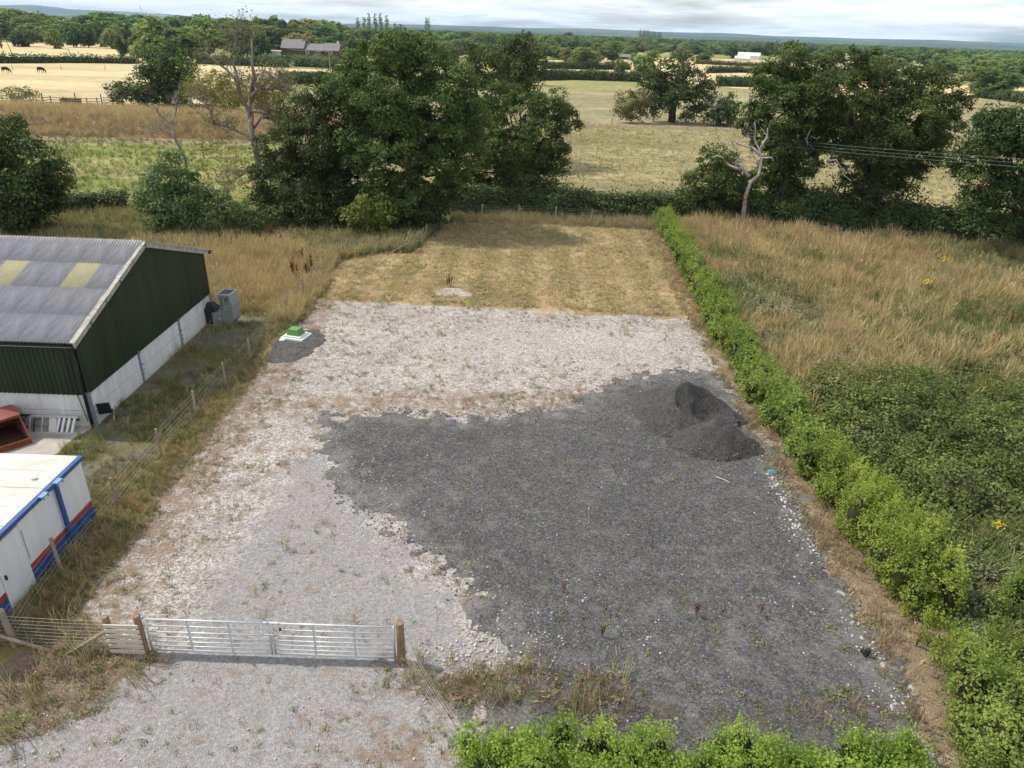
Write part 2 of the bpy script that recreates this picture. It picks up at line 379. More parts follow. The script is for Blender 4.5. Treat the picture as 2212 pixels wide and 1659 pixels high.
M_['white'] = solid('white plastic', (0.75, 0.76, 0.75), (0.6, 0.6, 0.6), 5, 0.5, 0.4)
M_['cyan'] = solid('turquoise rag', (0.05, 0.42, 0.45), (0.03, 0.3, 0.34), 9, 0.8, 0.1)
M_['orange'] = solid('orange rag', (0.75, 0.24, 0.01), (0.55, 0.15, 0.01), 9, 0.8, 0.1)
M_['greysheet'] = solid('grey green sheet', (0.28, 0.37, 0.36), (0.22, 0.3, 0.29), 5, 0.5, 0.3)
M_['brick'] = solid('red brick', (0.30, 0.15, 0.10), (0.2, 0.09, 0.065), 1.5, 0.9, 0.1)
M_['brick_d'] = solid('dark brick', (0.14, 0.085, 0.07), (0.09, 0.055, 0.045), 1.5, 0.9, 0.1)
M_['slate'] = solid('slate roof', (0.22, 0.215, 0.22), (0.15, 0.148, 0.155), 1.2, 0.8, 0.25)
M_['render'] = solid('white render', (0.75, 0.74, 0.70), (0.64, 0.63, 0.6), 0.8, 0.8, 0.2)
M_['glass'] = solid('window glass', (0.06, 0.07, 0.08), (0.03, 0.035, 0.04), 2, 0.15, 0.6)
M_['cow_b'] = solid('black hide', (0.02, 0.018, 0.018), (0.012, 0.01, 0.01), 3, 0.8, 0.2)
M_['water'] = solid('trough water', (0.03, 0.035, 0.035), (0.02, 0.02, 0.02), 3, 0.1, 0.5)

# chippings, gravel, grassland
M_['limestone'] = gravel_mat('limestone gravel', [(0.05, (0.16, 0.148, 0.14)), (0.4, (0.35, 0.33, 0.315)), (0.75, (0.52, 0.495, 0.475)), (0.95, (0.72, 0.70, 0.68))], 17,
    attr=[('grey', (0.285, 0.285, 0.295), 0.6, 0.25), ('weed', (0.245, 0.178, 0.132), 2.0, 0.20), ('soil', (0.20, 0.15, 0.10), 1.6, 0.14)])
M_['chips'] = gravel_mat('dark slate chippings', [(0.05, (0.036, 0.036, 0.038)), (0.5, (0.096, 0.097, 0.101)), (0.85, (0.18, 0.181, 0.185)), (0.97, (0.36, 0.36, 0.36))], 24,
    attr=[('pale', (0.33, 0.32, 0.31), 1.3, 0.35), ('weed', (0.14, 0.11, 0.08), 2.4, 0.12)])
M_['mown'] = ground_mat('mown hay plot', [(0.36, (0.14, 0.105, 0.06)), (0.48, (0.245, 0.185, 0.108)), (0.60, (0.36, 0.28, 0.17))], 0.22, 1.4, 9,
    tint=((0.17, 0.20, 0.06), 0.5, 0.60, 0.72), bstr=0.9, bdist=0.07)
M_['meadow'] = ground_mat('rough meadow floor', [(0.34, (0.085, 0.08, 0.03)), (0.5, (0.17, 0.145, 0.06)), (0.66, (0.26, 0.205, 0.095))], 0.25, 2.0, 14, bstr=0.8, bdist=0.08)
M_['bank'] = ground_mat('dry bank', [(0.36, (0.10, 0.07, 0.038)), (0.5, (0.21, 0.145, 0.075)), (0.64, (0.31, 0.22, 0.12))], 0.22, 1.5, 9, bstr=0.9, bdist=0.1)
M_['pasture'] = ground_mat('dry pasture', [(0.40, (0.115, 0.112, 0.055)), (0.49, (0.215, 0.195, 0.105)), (0.58, (0.36, 0.31, 0.185))], 0.05, 0.5, 2.2,
    stretch=(0.5, 1.6, 1), rot=0.06, tint=((0.175, 0.185, 0.075), 0.05, 0.55, 0.75), bstr=1.0, bdist=0.25, k2=0.9, k3=1.3)
M_['greenfield'] = ground_mat('green pasture', [(0.38, (0.105, 0.125, 0.032)), (0.5, (0.165, 0.19, 0.052)), (0.62, (0.25, 0.25, 0.095))], 0.07, 0.6, 2.6,
    stretch=(0.5, 1.5, 1), tint=((0.33, 0.265, 0.145), 0.09, 0.50, 0.68), bstr=0.9, bdist=0.2, k2=0.8, k3=1.0)
M_['palefield'] = ground_mat('parched pale field', [(0.40, (0.30, 0.245, 0.14)), (0.5, (0.42, 0.345, 0.20)), (0.60, (0.53, 0.44, 0.265))], 0.03, 0.35, 1.5,
    stretch=(0.45, 1.6, 1), bstr=0.5, bdist=0.1, k2=0.8, k3=0.8)
M_['stubble'] = ground_mat('golden stubble', [(0.38, (0.38, 0.285, 0.155)), (0.5, (0.47, 0.365, 0.205)), (0.62, (0.55, 0.435, 0.26))], 0.02, 0.2, 1.2,
    stretch=(0.3, 2.0, 1), bstr=0.3, bdist=0.1)
M_['farland'] = ground_mat('far farmland', [(0.38, (0.10, 0.13, 0.045)), (0.5, (0.20, 0.20, 0.08)), (0.62, (0.42, 0.34, 0.17))], 0.004, 0.02, 0.4, bstr=0.2)
M_['soil'] = ground_mat('stony bare soil', [(0.34, (0.095, 0.075, 0.055)), (0.5, (0.19, 0.155, 0.12)), (0.66, (0.30, 0.26, 0.21))], 0.5, 4, 25, bstr=0.9, bdist=0.05)
M_['verge'] = ground_mat('dry brown verge', [(0.36, (0.12, 0.09, 0.058)), (0.5, (0.215, 0.165, 0.115)), (0.64, (0.31, 0.25, 0.185))], 0.6, 4, 22, bstr=0.9, bdist=0.05)
M_['barnsoil'] = ground_mat('gritty dark yard', [(0.34, (0.085, 0.08, 0.075)), (0.5, (0.16, 0.15, 0.14)), (0.66, (0.27, 0.255, 0.235))], 0.5, 3, 24, tint=((0.11, 0.105, 0.04), 0.5, 0.42, 0.56), bstr=0.9, bdist=0.05)
M_['track'] = ground_mat('worn track', [(0.34, (0.15, 0.115, 0.085)), (0.5, (0.23, 0.18, 0.13)), (0.66, (0.30, 0.25, 0.19))], 0.2, 1.5, 8, bstr=0.5, bdist=0.05)
M_['hill'] = ground_mat('wooded hills', [(0.42, (0.022, 0.036, 0.02)), (0.52, (0.045, 0.065, 0.03)), (0.62, (0.17, 0.17, 0.08))], 0.0012, 0.006, 0.03, bstr=0.0)
M_['heap'] = gravel_mat('grey chippings heap', [(0.05, (0.034, 0.033, 0.034)), (0.5, (0.078, 0.076, 0.077)), (0.85, (0.12, 0.118, 0.118)), (0.98, (0.22, 0.22, 0.22))], 26)

# ------------------------------------------------------------------ ground sheets
def sheet(name, poly, z0, cell, mat, rough_edge=0.35, edge_scale=1.2, rise=0.05, attrs=None, height=None, label=None, cat=None, kind='structure', margin=None, seed=1):
    poly = np.asarray(poly, float)[:, :2]
    mg = margin if margin is not None else rough_edge + cell
    x0, y0 = poly.min(0) - mg; x1, y1 = poly.max(0) + mg
    nx = int((x1 - x0) / cell) + 1; ny = int((y1 - y0) / cell) + 1
    X, Y = np.meshgrid(x0 + np.arange(nx + 1) * cell, y0 + np.arange(ny + 1) * cell)
    sd_ = sdf_poly(X, Y, poly)
    nz = (fbm(X * edge_scale, Y * edge_scale, seed, 5) - 0.5) * 2 * rough_edge * 1.8
    s = sd_ + nz
    Z = z0 - rise + rise * 1.0 * np.clip(s / max(cell * 1.5, 0.12) + 1.0, 0, 1)
    Z = np.where(s < -cell * 1.5, z0 - rise - 0.06, Z)
    if height is not None: Z = Z + height(X, Y) * sstep(0, 0.5, s)
    keep = s > -cell * 3
    V = np.stack([X, Y, Z], -1).reshape(-1, 3)
    idx = np.arange(V.shape[0]).reshape(X.shape)
    q = np.stack([idx[:-1, :-1], idx[:-1, 1:], idx[1:, 1:], idx[1:, :-1]], -1)
    kf = keep[:-1, :-1] | keep[:-1, 1:] | keep[1:, 1:] | keep[1:, :-1]
    q = q[kf]
    used = np.unique(q); remap = np.full(V.shape[0], -1); remap[used] = np.arange(len(used))
    me = np_mesh(name, V[used], remap[q], mat, smooth=True)
    for an, fn in (attrs or {}).items():
        a = me.attributes.new(an, 'FLOAT', 'POINT')
        a.data.foreach_set('value', np.asarray(fn(X, Y) + 0 * X, np.float32).reshape(-1)[used])
    o = obj(name, me); tag(o, label, cat, kind=kind); return o
def gp(pts, z=0.0): return [tuple(G(x, y, z)[:2]) for x, y in pts]

# base ground to the horizon
S = 10700
gx = np.concatenate([-np.geomspace(S, 60, 24), np.linspace(-50, 50, 11), np.geomspace(60, S, 24)])
gy = np.concatenate([[-55, -20], np.linspace(0, 200, 21), np.geomspace(240, 10550, 30)])
X, Y = np.meshgrid(gx, gy); V = np.stack([X, Y, 0 * X], -1).reshape(-1, 3)
idx = np.arange(len(V)).reshape(X.shape)
q = np.stack([idx[:-1, :-1], idx[:-1, 1:], idx[1:, 1:], idx[1:, :-1]], -1).reshape(-1, 4)
tag(obj('ground', np_mesh('ground', V, q, M_['farland'])), kind='structure')

sheet('pasture', [(-40, 57), (70, 40), (160, 120), (150, 215), (70, 232), (6, 203), (-30, 190), (-45, 120)], 0.03, 1.5, M_['pasture'], 1.0, 0.2, seed=3)
sheet('parched_field', [(-260, 235), (-170, 254)] + gp([(300, 137), (600, 146), (720, 152), (735, 172), (640, 178), (600, 182), (450, 190), (420, 226), (240, 226), (0, 214)]) + [(-260, 130)], 0.03, 2.0, M_['palefield'], 0.8, 0.2, seed=4)
sheet('stubble_field', [(-560, 268), (-170, 268), (-120, 285), (-170, 420), (-330, 660), (-560, 700)], 0.04, 4.0, M_['stubble'], 1.5, 0.1, seed=5)
sheet('stubble_field', gp([(1150, 166), (1300, 171), (1400, 174), (1550, 184), (1680, 192), (1900, 200), (1900, 168), (1660, 130), (1450, 126), (1160, 128)]), 0.06, 6.0, M_['stubble'], 2, 0.05, seed=6)
sheet('stubble_field', gp([(2060, 203), (2130, 206), (2260, 222), (2260, 196), (2150, 186), (2060, 186)]), 0.05, 3.0, M_['stubble'], 1, 0.1, seed=7)
sheet('green_field', gp([(1150, 128), (1200, 130), (1200, 110), (1150, 109)]), 0.08, 6.0, M_['greenfield'], 2, 0.05, seed=8)
sheet('green_field', gp([(1490, 124), (1600, 128), (1600, 117), (1500, 115)]), 0.10, 6.0, M_['greenfield'], 2, 0.05, seed=9)
sheet('green_pasture', gp([(-40, 290), (300, 282), (560, 268), (640, 300), (640, 430), (560, 470), (300, 445), (140, 440), (-40, 430)]), 0.05, 0.8, M_['greenfield'], 0.8, 0.3, seed=10)
sheet('farm_track', gp([(-40, 300), (200, 299), (420, 306), (620, 300), (620, 310), (420, 316), (200, 307), (-40, 308)]), 0.07, 0.4, M_['track'], 0.7, 0.4, seed=11)
sheet('farm_track', gp([(1240, 272), (1330, 268), (1600, 277), (1680, 284), (1680, 290), (1600, 284), (1330, 274), (1240, 276)]), 0.06, 0.5, M_['track'], 0.5, 0.4, seed=12)

def bank_h(X, Y):
    s = sstep(93.5, 100.5, Y + 2.0 * np.sin(X * 0.11) + (X + 60) * 0.1) * (1 - sstep(104, 124, Y))
    return 1.45 * s * (1 - sstep(-42, -30, X)) + 0.35 * (fbm(X * 0.4, Y * 0.4, 5) - 0.5) * s
sheet('bank', [(-100, 92), (-60, 92), (-30, 96), (-30, 124), (-60, 124), (-100, 122)], 0.07, 0.7, M_['bank'], 0.8, 0.3, height=bank_h, seed=13)

# the yard
DARK = gp([(703, 893), (760, 906), (830, 888), (900, 898), (1000, 906), (1080, 900), (1150, 892), (1230, 880), (1290, 846), (1340, 826), (1400, 806), (1480, 801), (1550, 812), (1590, 850), (1606, 905),
           (1645, 950), (1690, 1000), (1720, 1060), (1750, 1110), (1775, 1170), (1800, 1220), (1830, 1280), (1872, 1340), (1908, 1400), (1935, 1460), (1958, 1520), (1990, 1600)]) + \
       [(9.3, 9.5), (7, 8.5), (0.0, 8.5)] + gp([(1010, 1600), (1010, 1545), (1120, 1500), (1130, 1450), (1085, 1390), (1050, 1335), (1005, 1290), (940, 1215), (870, 1163), (800, 1118), (735, 1062), (705, 1000), (692, 940)])
YARD = [(-11.4, 11.5), (-11.3, 24), (-10.9, 36.9), (0, 36.6), (9.6, 36.2), (9.6, 24), (9.6, 8.0), (-18, 4.0), (-14, 9.5)]
def a_dark(X, Y): return sdf_poly(X, Y, DARK)
GREYA = gp([(420, 1350), (470, 1200), (560, 1085), (650, 1005), (720, 985), (800, 1110), (900, 1220), (1000, 1300), (1070, 1400), (960, 1480), (1000, 1659)]) + [(-1, 5), (-20, 4), (-16, 9), (-8.5, 11.8)]
def a_grey(X, Y): return 0.5 + 0.35 * np.clip(sdf_poly(X, Y, GREYA) / 0.9, -1.6, 1.6)
def a_weed(X, Y):
    b = 0.33 + 0.0 * X
    b = np.maximum(b, 0.62 * np.exp(-((X + 10.2) / 1.6) ** 2))                               # along the left fence
    b = np.maximum(b, 0.60 * np.exp(-((Y - 25.6 - 0.1 * X) / 1.7) ** 2))                       # band north of the dark chippings
    b = np.maximum(b, 0.42 * np.exp(-((Y - 34.6) / 1.6) ** 2))
    b = np.maximum(b, 0.44 * np.exp(-(((X + 6) / 4) ** 2 + ((Y - 20) / 4) ** 2)))
    b = np.maximum(b, 0.52 * np.exp(-(((X + 2.2) / 1.6) ** 2 + ((Y - 9.8) / 1.6) ** 2)))
    b = np.where(sdf_poly(X, Y, GREYA) > 0, np.minimum(b, 0.2 + 0.32 * np.exp(-(((X + 2.2) / 1.3) ** 2 + ((Y - 9.6) / 1.6) ** 2))), b)
    return b - 0.30 * np.exp(-(((X - 2.5) / 5.5) ** 2 + ((Y - 31.8) / 2.2) ** 2))
LEFTV = gp([(-60, 1350), (0, 1330), (130, 1300), (240, 1420), (330, 1425), (335, 1445), (240, 1500), (190, 1550), (100, 1580), (0, 1600), (-80, 1610)])
STRIP = gp([(905, 1455), (1000, 1462), (1110, 1460), (1250, 1465), (1340, 1480), (1380, 1510), (1250, 1540), (1080, 1530), (960, 1520), (900, 1480)])
def a_soil(X, Y):
    return 0.5 + 0.45 * np.clip(np.maximum(sdf_poly(X, Y, LEFTV), np.maximum(sdf_poly(X, Y, STRIP), -(X + 10.6) - 0.1)) / 0.5, -2, 1.2)
sheet('gravel_yard', YARD, 0.05, 0.22, M_['limestone'], 0.35, 1.3, attrs={'grey': a_grey, 'weed': a_weed, 'soil': a_soil},
      height=lambda X, Y: 0.05 * (fbm(X * 0.5, Y * 0.5, 9) - 0.5), seed=20)
def a_pale(X, Y):
    b = 0.52 - 0.42 * sstep(-0.1, 1.6, a_dark(X, Y))
    b = b + 0.16 * np.exp(-(((X - 6) / 4) ** 2 + ((Y - 13.0) / 2.5) ** 2)) + 0.25 * np.exp(-(((X + 3.6) / 1.3) ** 2 + ((Y - 19) / 2.2) ** 2))
    return b
def a_weed2(X, Y):
    b = -0.05 + 0.45 * np.exp(-((Y - 11.0) / 0.7) ** 2) + 0.15 * np.exp(-(((X - 3) / 4) ** 2 + ((Y - 14) / 2) ** 2))
    return b + 0.25 * (1 - sstep(0.0, 1.0, a_dark(X, Y))) * (Y > 21)
sheet('dark_chippings', DARK, 0.075, 0.13, M_['chips'], 0.62, 2.2, rise=0.07, attrs={'pale': a_pale, 'weed': a_weed2},
      height=lambda X, Y: 0.05 * (fbm(X * 0.6, Y * 0.6, 19) - 0.4), seed=21)
sheet('dark_chippings', gp([(578, 782), (596, 742), (620, 722), (655, 714), (690, 715), (694, 738), (664, 770), (625, 788)]), 0.09, 0.13, M_['chips'], 0.22, 2.0, rise=0.09,
      attrs={'pale': lambda X, Y: 0 * X, 'weed': lambda X, Y: 0 * X}, seed=22)
PLOT = gp([(688, 651), (735, 566), (850, 547), (888, 552), (968, 484), (1060, 484), (1412, 503), (1470, 590), (1520, 692), (1100, 668)])
def mown_h(X, Y):
    return 0.05 * (fbm(X * 3.0, Y * 1.5, 30, 3) - 0.5) + 0.015 * np.sin(X * 2.6 + 3 * fbm(X * .2, Y * .2, 3)) + 0.03
sheet('mown_plot', PLOT, 0.09, 0.22, M_['mown'], 0.3, 1.5, rise=0.08, height=mown_h, seed=23)
sheet('verge', [(9.4, 8), (9.5, 14), (9.4, 20), (9.5, 28), (9.6, 36), (10.1, 50), (10.6, 56), (11.6, 56), (11.4, 20), (11.6, 6)], 0.07, 0.18, M_['verge'], 0.35, 1.6, seed=24)
sheet('rough_meadow', [(11.0, 57), (11.0, 20), (11.0, 6), (24, 4), (60, 20), (70, 42), (38, 52)], 0.06, 0.5, M_['meadow'], 0.4, 0.8,
      height=lambda X, Y: 0.35 * fbm(X * 0.25, Y * 0.25, 41) * sstep(11.5, 14, X), seed=25)
sheet('rough_meadow', [(-11.2, 12.4), (-11.3, 36.5), (-10.6, 41), (-9, 47), (-5.6, 50), (-5.0, 57), (-40, 56), (-48, 40), (-40, 33), (-15, 33), (-13.2, 29), (-13.0, 17), (-20, 12)], 0.065, 0.4, M_['meadow'], 0.4, 0.9, seed=26)
sheet('barn_yard', [(-12.6, 18.6), (-12.2, 24), (-12.2, 32.5), (-13.0, 35), (-15.5, 34), (-30, 33), (-30, 17), (-20, 17)], 0.08, 0.25, M_['barnsoil'], 0.4, 1.1, seed=27)
sheet('concrete_apron', gp([(-60, 925), (195, 925), (150, 955), (120, 985), (-60, 1010)]), 0.10, 0.2, M_['concrete'], 0.08, 1.5, seed=28)
sheet('concrete_slab', gp([(938, 636), (945, 628), (985, 627), (1018, 640), (1010, 644), (985, 641), (950, 642)]), 0.17, 0.13, M_['concrete'], 0.10, 2.0, rise=0.1, seed=29)

# ------------------------------------------------------------------ heap of chippings
c1 = G(1478, 900); c2 = G(1550, 968)
def heap_h(X, Y):
    nx_ = (fbm(X * 0.9, Y * 0.9, 61, 4) - 0.5)
    d1 = np.hypot((X - c1[0]) / 2.25, (Y - c1[1]) / 2.1) + nx_ * 0.28
    h1 = 1.6 * np.clip(1 - d1, 0, 1) ** 0.95
    dc = np.hypot((X - c1[0] - 0.55) / 1.15, (Y - c1[1] + 0.55) / 0.85) + nx_ * 0.25
    h1 = h1 - 0.95 * np.clip(1 - dc, 0, 1) ** 0.6
    d2 = np.hypot((X - c2[0] + 0.1) / 1.75, (Y - c2[1] - 0.15) / 1.15) + nx_ * 0.28
    h2 = 1.25 * np.clip(1 - d2, 0, 1) ** 1.0
    d3 = np.hypot((X - c2[0] - 0.95) / 0.75, (Y - c2[1] + 0.1) / 0.6) + nx_ * 0.3
    h3 = 0.42 * np.clip(1 - d3, 0, 1)
    h = np.maximum(np.maximum(h1, h2), h3)
    return np.maximum(h, 0) + np.where(h > 0.02, 0.26 * (fbm(X * 3.2, Y * 3.2, 71, 4) - 0.5), 0)
def build_heap():
    cell = 0.07
    X, Y = np.meshgrid(np.arange(c1[0] - 3.2, c1[0] + 4.2, cell), np.arange(c2[1] - 2.0, c1[1] + 3.2, cell))
    Z = heap_h(X, Y); V = np.stack([X, Y, Z + 0.03], -1).reshape(-1, 3)
    idx = np.arange(len(V)).reshape(X.shape)
    q = np.stack([idx[:-1, :-1], idx[:-1, 1:], idx[1:, 1:], idx[1:, :-1]], -1)
    k = (Z[:-1, :-1] + Z[1:, 1:] + Z[1:, :-1] + Z[:-1, 1:]) > 0.06
    q = q[k]; used = np.unique(q); rm = np.full(len(V), -1); rm[used] = np.arange(len(used))
    o = obj('chippings_heap', np_mesh('chippings_heap', V[used], rm[q], M_['heap'], smooth=True))
    tag(o, 'hollowed heap of dark grey chippings near the young green hedge', 'gravel heap')
build_heap()

# ------------------------------------------------------------------ barn
BX, BY0, BY1, BYR = -15.2, 22.4, 33.5, 28.0
BL = -33.0                       # far end, out of frame
ZE, ZR, ZP = 3.52, 5.36, 1.46
barn = thing('barn', 'green clad farm barn with grey corrugated roof and white concrete base', 'barn', (BX, BY0, 0))
def bpart(mb, name, mats, smooth=False, bevel=0.0, parent=None):
    o = mb.build(name, mats, None, smooth, bevel)
    if parent is None:
        o.parent = barn; o.matrix_parent_inverse = Matrix.Translation((-BX, -BY0, 0))
    else:
        o.parent = parent; o.matrix_parent_inverse = parent.matrix_parent_inverse.copy() if False else Matrix.Identity(4)
    return o
def ribs(L, pitch, depth):        # trapezoid profile (offset, out)
    p = []; n = int(L / pitch)
    for i in range(n):
        a = i * pitch
        p += [(a, 0), (a + pitch * .25, 0), (a + pitch * .4, depth), (a + pitch * .85, depth)]
    p.append((L, 0)); return p
def roofz(y):
    return ZE + (ZR - ZE) * (1 - abs(y - BYR) / (BYR - BY0)) if y <= BYR else ZE + (ZR - ZE) * (1 - (y - BYR) / (BY1 - BYR))
# gable cladding
mb = MB(); pr = ribs(BY1 - BY0, 0.175, 0.035)
if True:
    pts = []
    for a, d in pr: pts.append((BX + 0.03 + d, BY0 + a))
    extra = []
    for i in range(len(pts) - 1):
        (x0, y0), (x1, y1) = pts[i], pts[i + 1]
        mb.add([(x0, y0, ZP - 0.06), (x1, y1, ZP - 0.06), (x1, y1, roofz(y1) - 0.02), (x0, y0, roofz(y0) - 0.02)], [(0, 1, 2, 3)])
bpart(mb, 'gable_cladding', M_['cladding'])
mb = MB(); pr = ribs(BX - BL, 0.175, 0.035); pts = [(BX - a, BY0 - 0.03 - d) for a, d in pr]
for (x0, y0), (x1, y1) in zip(pts[:-1], pts[1:]):
    mb.add([(x0, y0, ZP - 0.06), (x1, y1, ZP - 0.06), (x1, y1, ZE - 0.02), (x0, y0, ZE - 0.02)], [(0, 1, 2, 3)])
bpart(mb, 'side_cladding', M_['cladding'])
mb = MB(); mb.prism([(BY0 + .05, 0), (BY1 - .05, 0), (BY1 - .05, ZE - .08), (BYR, ZR - .08), (BY0 + .05, ZE - .08)], 'x', BL, BX - 0.06)
bpart(mb, 'inner_wall', M_['cladding'])
# concrete panels between the columns (two courses)
ycol = [22.42, 26.1, 29.8, 33.42]
for a, b in zip(ycol[:-1], ycol[1:]):
    for z0, z1 in ((0.0, 0.72), (0.74, ZP)):
        mb = MB(); mb.box((BX - 0.03, (a + b) / 2, (z0 + z1) / 2), (0.10, b - a - 0.02, z1 - z0)); bpart(mb, 'concrete_panel', M_['panel'], bevel=0.008)
xs = [BX - 0.02 - 4.4 * i for i in range(5)]
for a, b in zip(xs[:-1], xs[1:]):
    for z0, z1 in ((0.0, 0.72), (0.74, ZP)):
        mb = MB(); mb.box(((a + b) / 2, BY0 + 0.03, (z0 + z1) / 2), (a - b - 0.02, 0.10, z1 - z0)); bpart(mb, 'concrete_panel', M_['panel'], bevel=0.008)
# steel columns with clips
for i, y in enumerate(ycol):
    mb = MB(); wd = 0.09 if 0 < i < 3 else 0.2
    mb.box((BX + 0.05, y, ZP / 2), (0.04, wd, ZP + 0.02))
    for z in (0.45, 0.62, 0.86, 1.38):
        mb.box((BX + 0.075, y + (0.06 if i < 3 else -0.06), z), (0.03, 0.16, 0.035))
    bpart(mb, 'column', M_['steel'])
mb = MB(); mb.box((BX + 0.02, BY0 - 0.04, ZP / 2), (0.16, 0.05, ZP + 0.03)); mb.box((BX - 0.05, BY0 - 0.06, ZP / 2), (0.02, 0.03, ZP)); bpart(mb, 'column', M_['steel'])
# roof sheets (near slope), rows of lapped corrugated sheets
slope = math.atan2(ZR - ZE, BYR - BY0); SL = math.hypot(ZR - ZE, BYR - BY0) + 0.28
def corr_mesh(name, width, length, pitch, depth, mat, n=6):
    k = int(round(width / pitch)); xs_ = np.linspace(0, width, k * n + 1)
    zs_ = depth * 0.5 * (1 - np.cos(xs_ / width * k * 2 * np.pi))
    V = []; Fq = []
    for x, z in zip(xs_, zs_): V += [(-x, 0, z), (-x, length, z), (-x, 0, z - 0.012), (-x, length, z - 0.012)]
    for i in range(len(xs_) - 1):
        b = i * 4; c = b + 4; Fq += [(b, b + 1, c + 1, c), (b + 2, c + 2, c + 3, b + 3), (b, c, c + 2, b + 2)]
    return np_mesh(name, V, Fq, mat, smooth=True)
SW, PIT, ROWS = 0.92, 0.115, 4
rowlen = SL / ROWS
sheet_me = corr_mesh('roof_sheet', SW, rowlen + 0.12, PIT, 0.075, M_['fibre'])
sky_me = corr_mesh('skylight', SW, rowlen + 0.12, PIT, 0.075, M_['skylight'])
eave = Vector((BX + 0.08, BY0 - 0.26, ZE - 0.26 * math.tan(slope) + 0.02))
upv = Vector((0, math.cos(slope), math.sin(slope)))
ncol = 19
for r in range(ROWS):
    for c in range(ncol):
        isky = (r == 2 and c in (1, 4, 7)) 
        o = obj('skylight' if isky else 'roof_sheet', sky_me if isky else sheet_me)
        p = eave + upv * (r * rowlen - (0.06 if r else 0)) + Vector((-SW * c, 0, 0.016 * r + 0.003 * (c % 2) + 0.03))
        o.matrix_world = Matrix.Translation(p) @ Matrix.Rotation(slope, 4, 'X')
        o.parent = barn; o.matrix_parent_inverse = Matrix.Translation((-BX, -BY0, 0))
# far slope
slope2 = math.atan2(ZR - ZE, BY1 - BYR)
far_me = corr_mesh('roof_sheet', SW * ncol, SL, PIT, 0.075, M_['fibre'], 4)
o = obj('far_roof_slope', far_me)
o.matrix_world = Matrix.Translation(Vector((BX + 0.08 - SW * ncol, BYR + (BY1 - BYR) + 0.24, ZE - 0.24 * math.tan(slope2) + 0.05))) @ Matrix.Rotation(math.pi, 4, 'Z') @ Matrix.Rotation(slope2, 4, 'X')
o.parent = barn; o.matrix_parent_inverse = Matrix.Translation((-BX, -BY0, 0))
# ridge capping pieces
for c in range(12):
    mb = MB(); x1 = BX + 0.1 - c * 1.5; x0 = x1 - 1.53
    mb.prism([(BYR - 0.30, ZR - 0.30 * math.tan(slope) + 0.115), (BYR - 0.10, ZR + 0.10), (BYR, ZR + 0.155), (BYR + 0.10, ZR + 0.10), (BYR + 0.30, ZR - 0.30 * math.tan(slope2) + 0.115),
              (BYR + 0.30, ZR - 0.30 * math.tan(slope2) + 0.09), (BYR, ZR + 0.12), (BYR - 0.30, ZR - 0.30 * math.tan(slope) + 0.09)], 'x', x0, x1 - 0.004 * (c % 2))
    bpart(mb, 'ridge_cap', M_['fibre_l'])
# barge boards
for k in range(5):
    a = k / 5; b = (k + 1) / 5 + 0.012
    pa = eave + upv * (SL * a); pb = eave + upv * (SL * b)
    mb = MB(); off = Vector((0.04, 0, 0.055 + 0.01 * (k % 2)))
    mb.beam(pa + off, pb + off, 0.22, 0.05); mb.beam(pa + Vector((0.10, 0, -0.05 + .004 * (k % 2))), pb + Vector((0.10, 0, -0.05 + .004 * (k % 2))), 0.03, 0.2)
    bpart(mb, 'barge_board', M_['fibre_l'])
ev2 = Vector((BX + 0.08, BY1 + 0.24, ZE - 0.24 * math.tan(slope2) + 0.02)); rd = Vector((BX + 0.08, BYR, ZR + 0.05))
for k in range(4):
    pa = rd.lerp(ev2, k / 4); pb = rd.lerp(ev2, (k + 1) / 4 + 0.006); mb = MB()
    mb.beam(pa + Vector((0.04, 0, 0.055)), pb + Vector((0.04, 0, 0.055)), 0.22, 0.05); mb.beam(pa + Vector((0.10, 0, -0.06)), pb + Vector((0.10, 0, -0.06)), 0.03, 0.2)
    bpart(mb, 'barge_board', M_['fibre_l'])
# gutter, brackets, downpipe
gz = eave.z - 0.07; gy = eave.y - 0.03
mb = MB(); prof = [(gy - 0.08 * math.cos(a), gz - 0.08 * math.sin(a)) for a in np.linspace(0, math.pi, 7)]
prof += [(y * 0.88 + gy * 0.12, z * 0.88 + gz * 0.12 + 0.004) for y, z in prof[::-1]]
mb.prism(prof, 'x', BL, BX + 0.12); bpart(mb, 'gutter', M_['black'])
mb = MB(); mb.tube([(BX - 0.12, gy, gz - .06), (BX - 0.12, gy + .02, gz - .22), (BX - 0.02, BY0 - 0.12, gz - .42), (BX - 0.0, BY0 - 0.13, gz - .6), (BX - 0.0, BY0 - 0.13, 0.05)], 0.055, 10)
for z in (2.6, 1.5, .6): mb.tube([(BX - 0.0, BY0 - 0.13, z - .03), (BX, BY0 - 0.13, z + .03)], 0.07, 10)
bpart(mb, 'downpipe', M_['black'], smooth=True)
mb = MB(); mb.tube([(BX + 0.02, gy + .1, gz - .1), (BX + 0.28, gy + .1, gz - .1)], 0.05, 10); bpart(mb, 'gutter_stub', M_['black'])
mb = MB(); mb.tube([(BX + 0.05, BY1 + .16, ZE - .1), (BX + 0.3, BY1 + .18, ZE - .12)], 0.05, 10); mb.tube([(BX + 0.26, BY1 + .16, ZE - .02), (BX + 0.3, BY1 + .3, ZE - .05)], 0.035, 8); bpart(mb, 'gutter_stub', M_['black'])
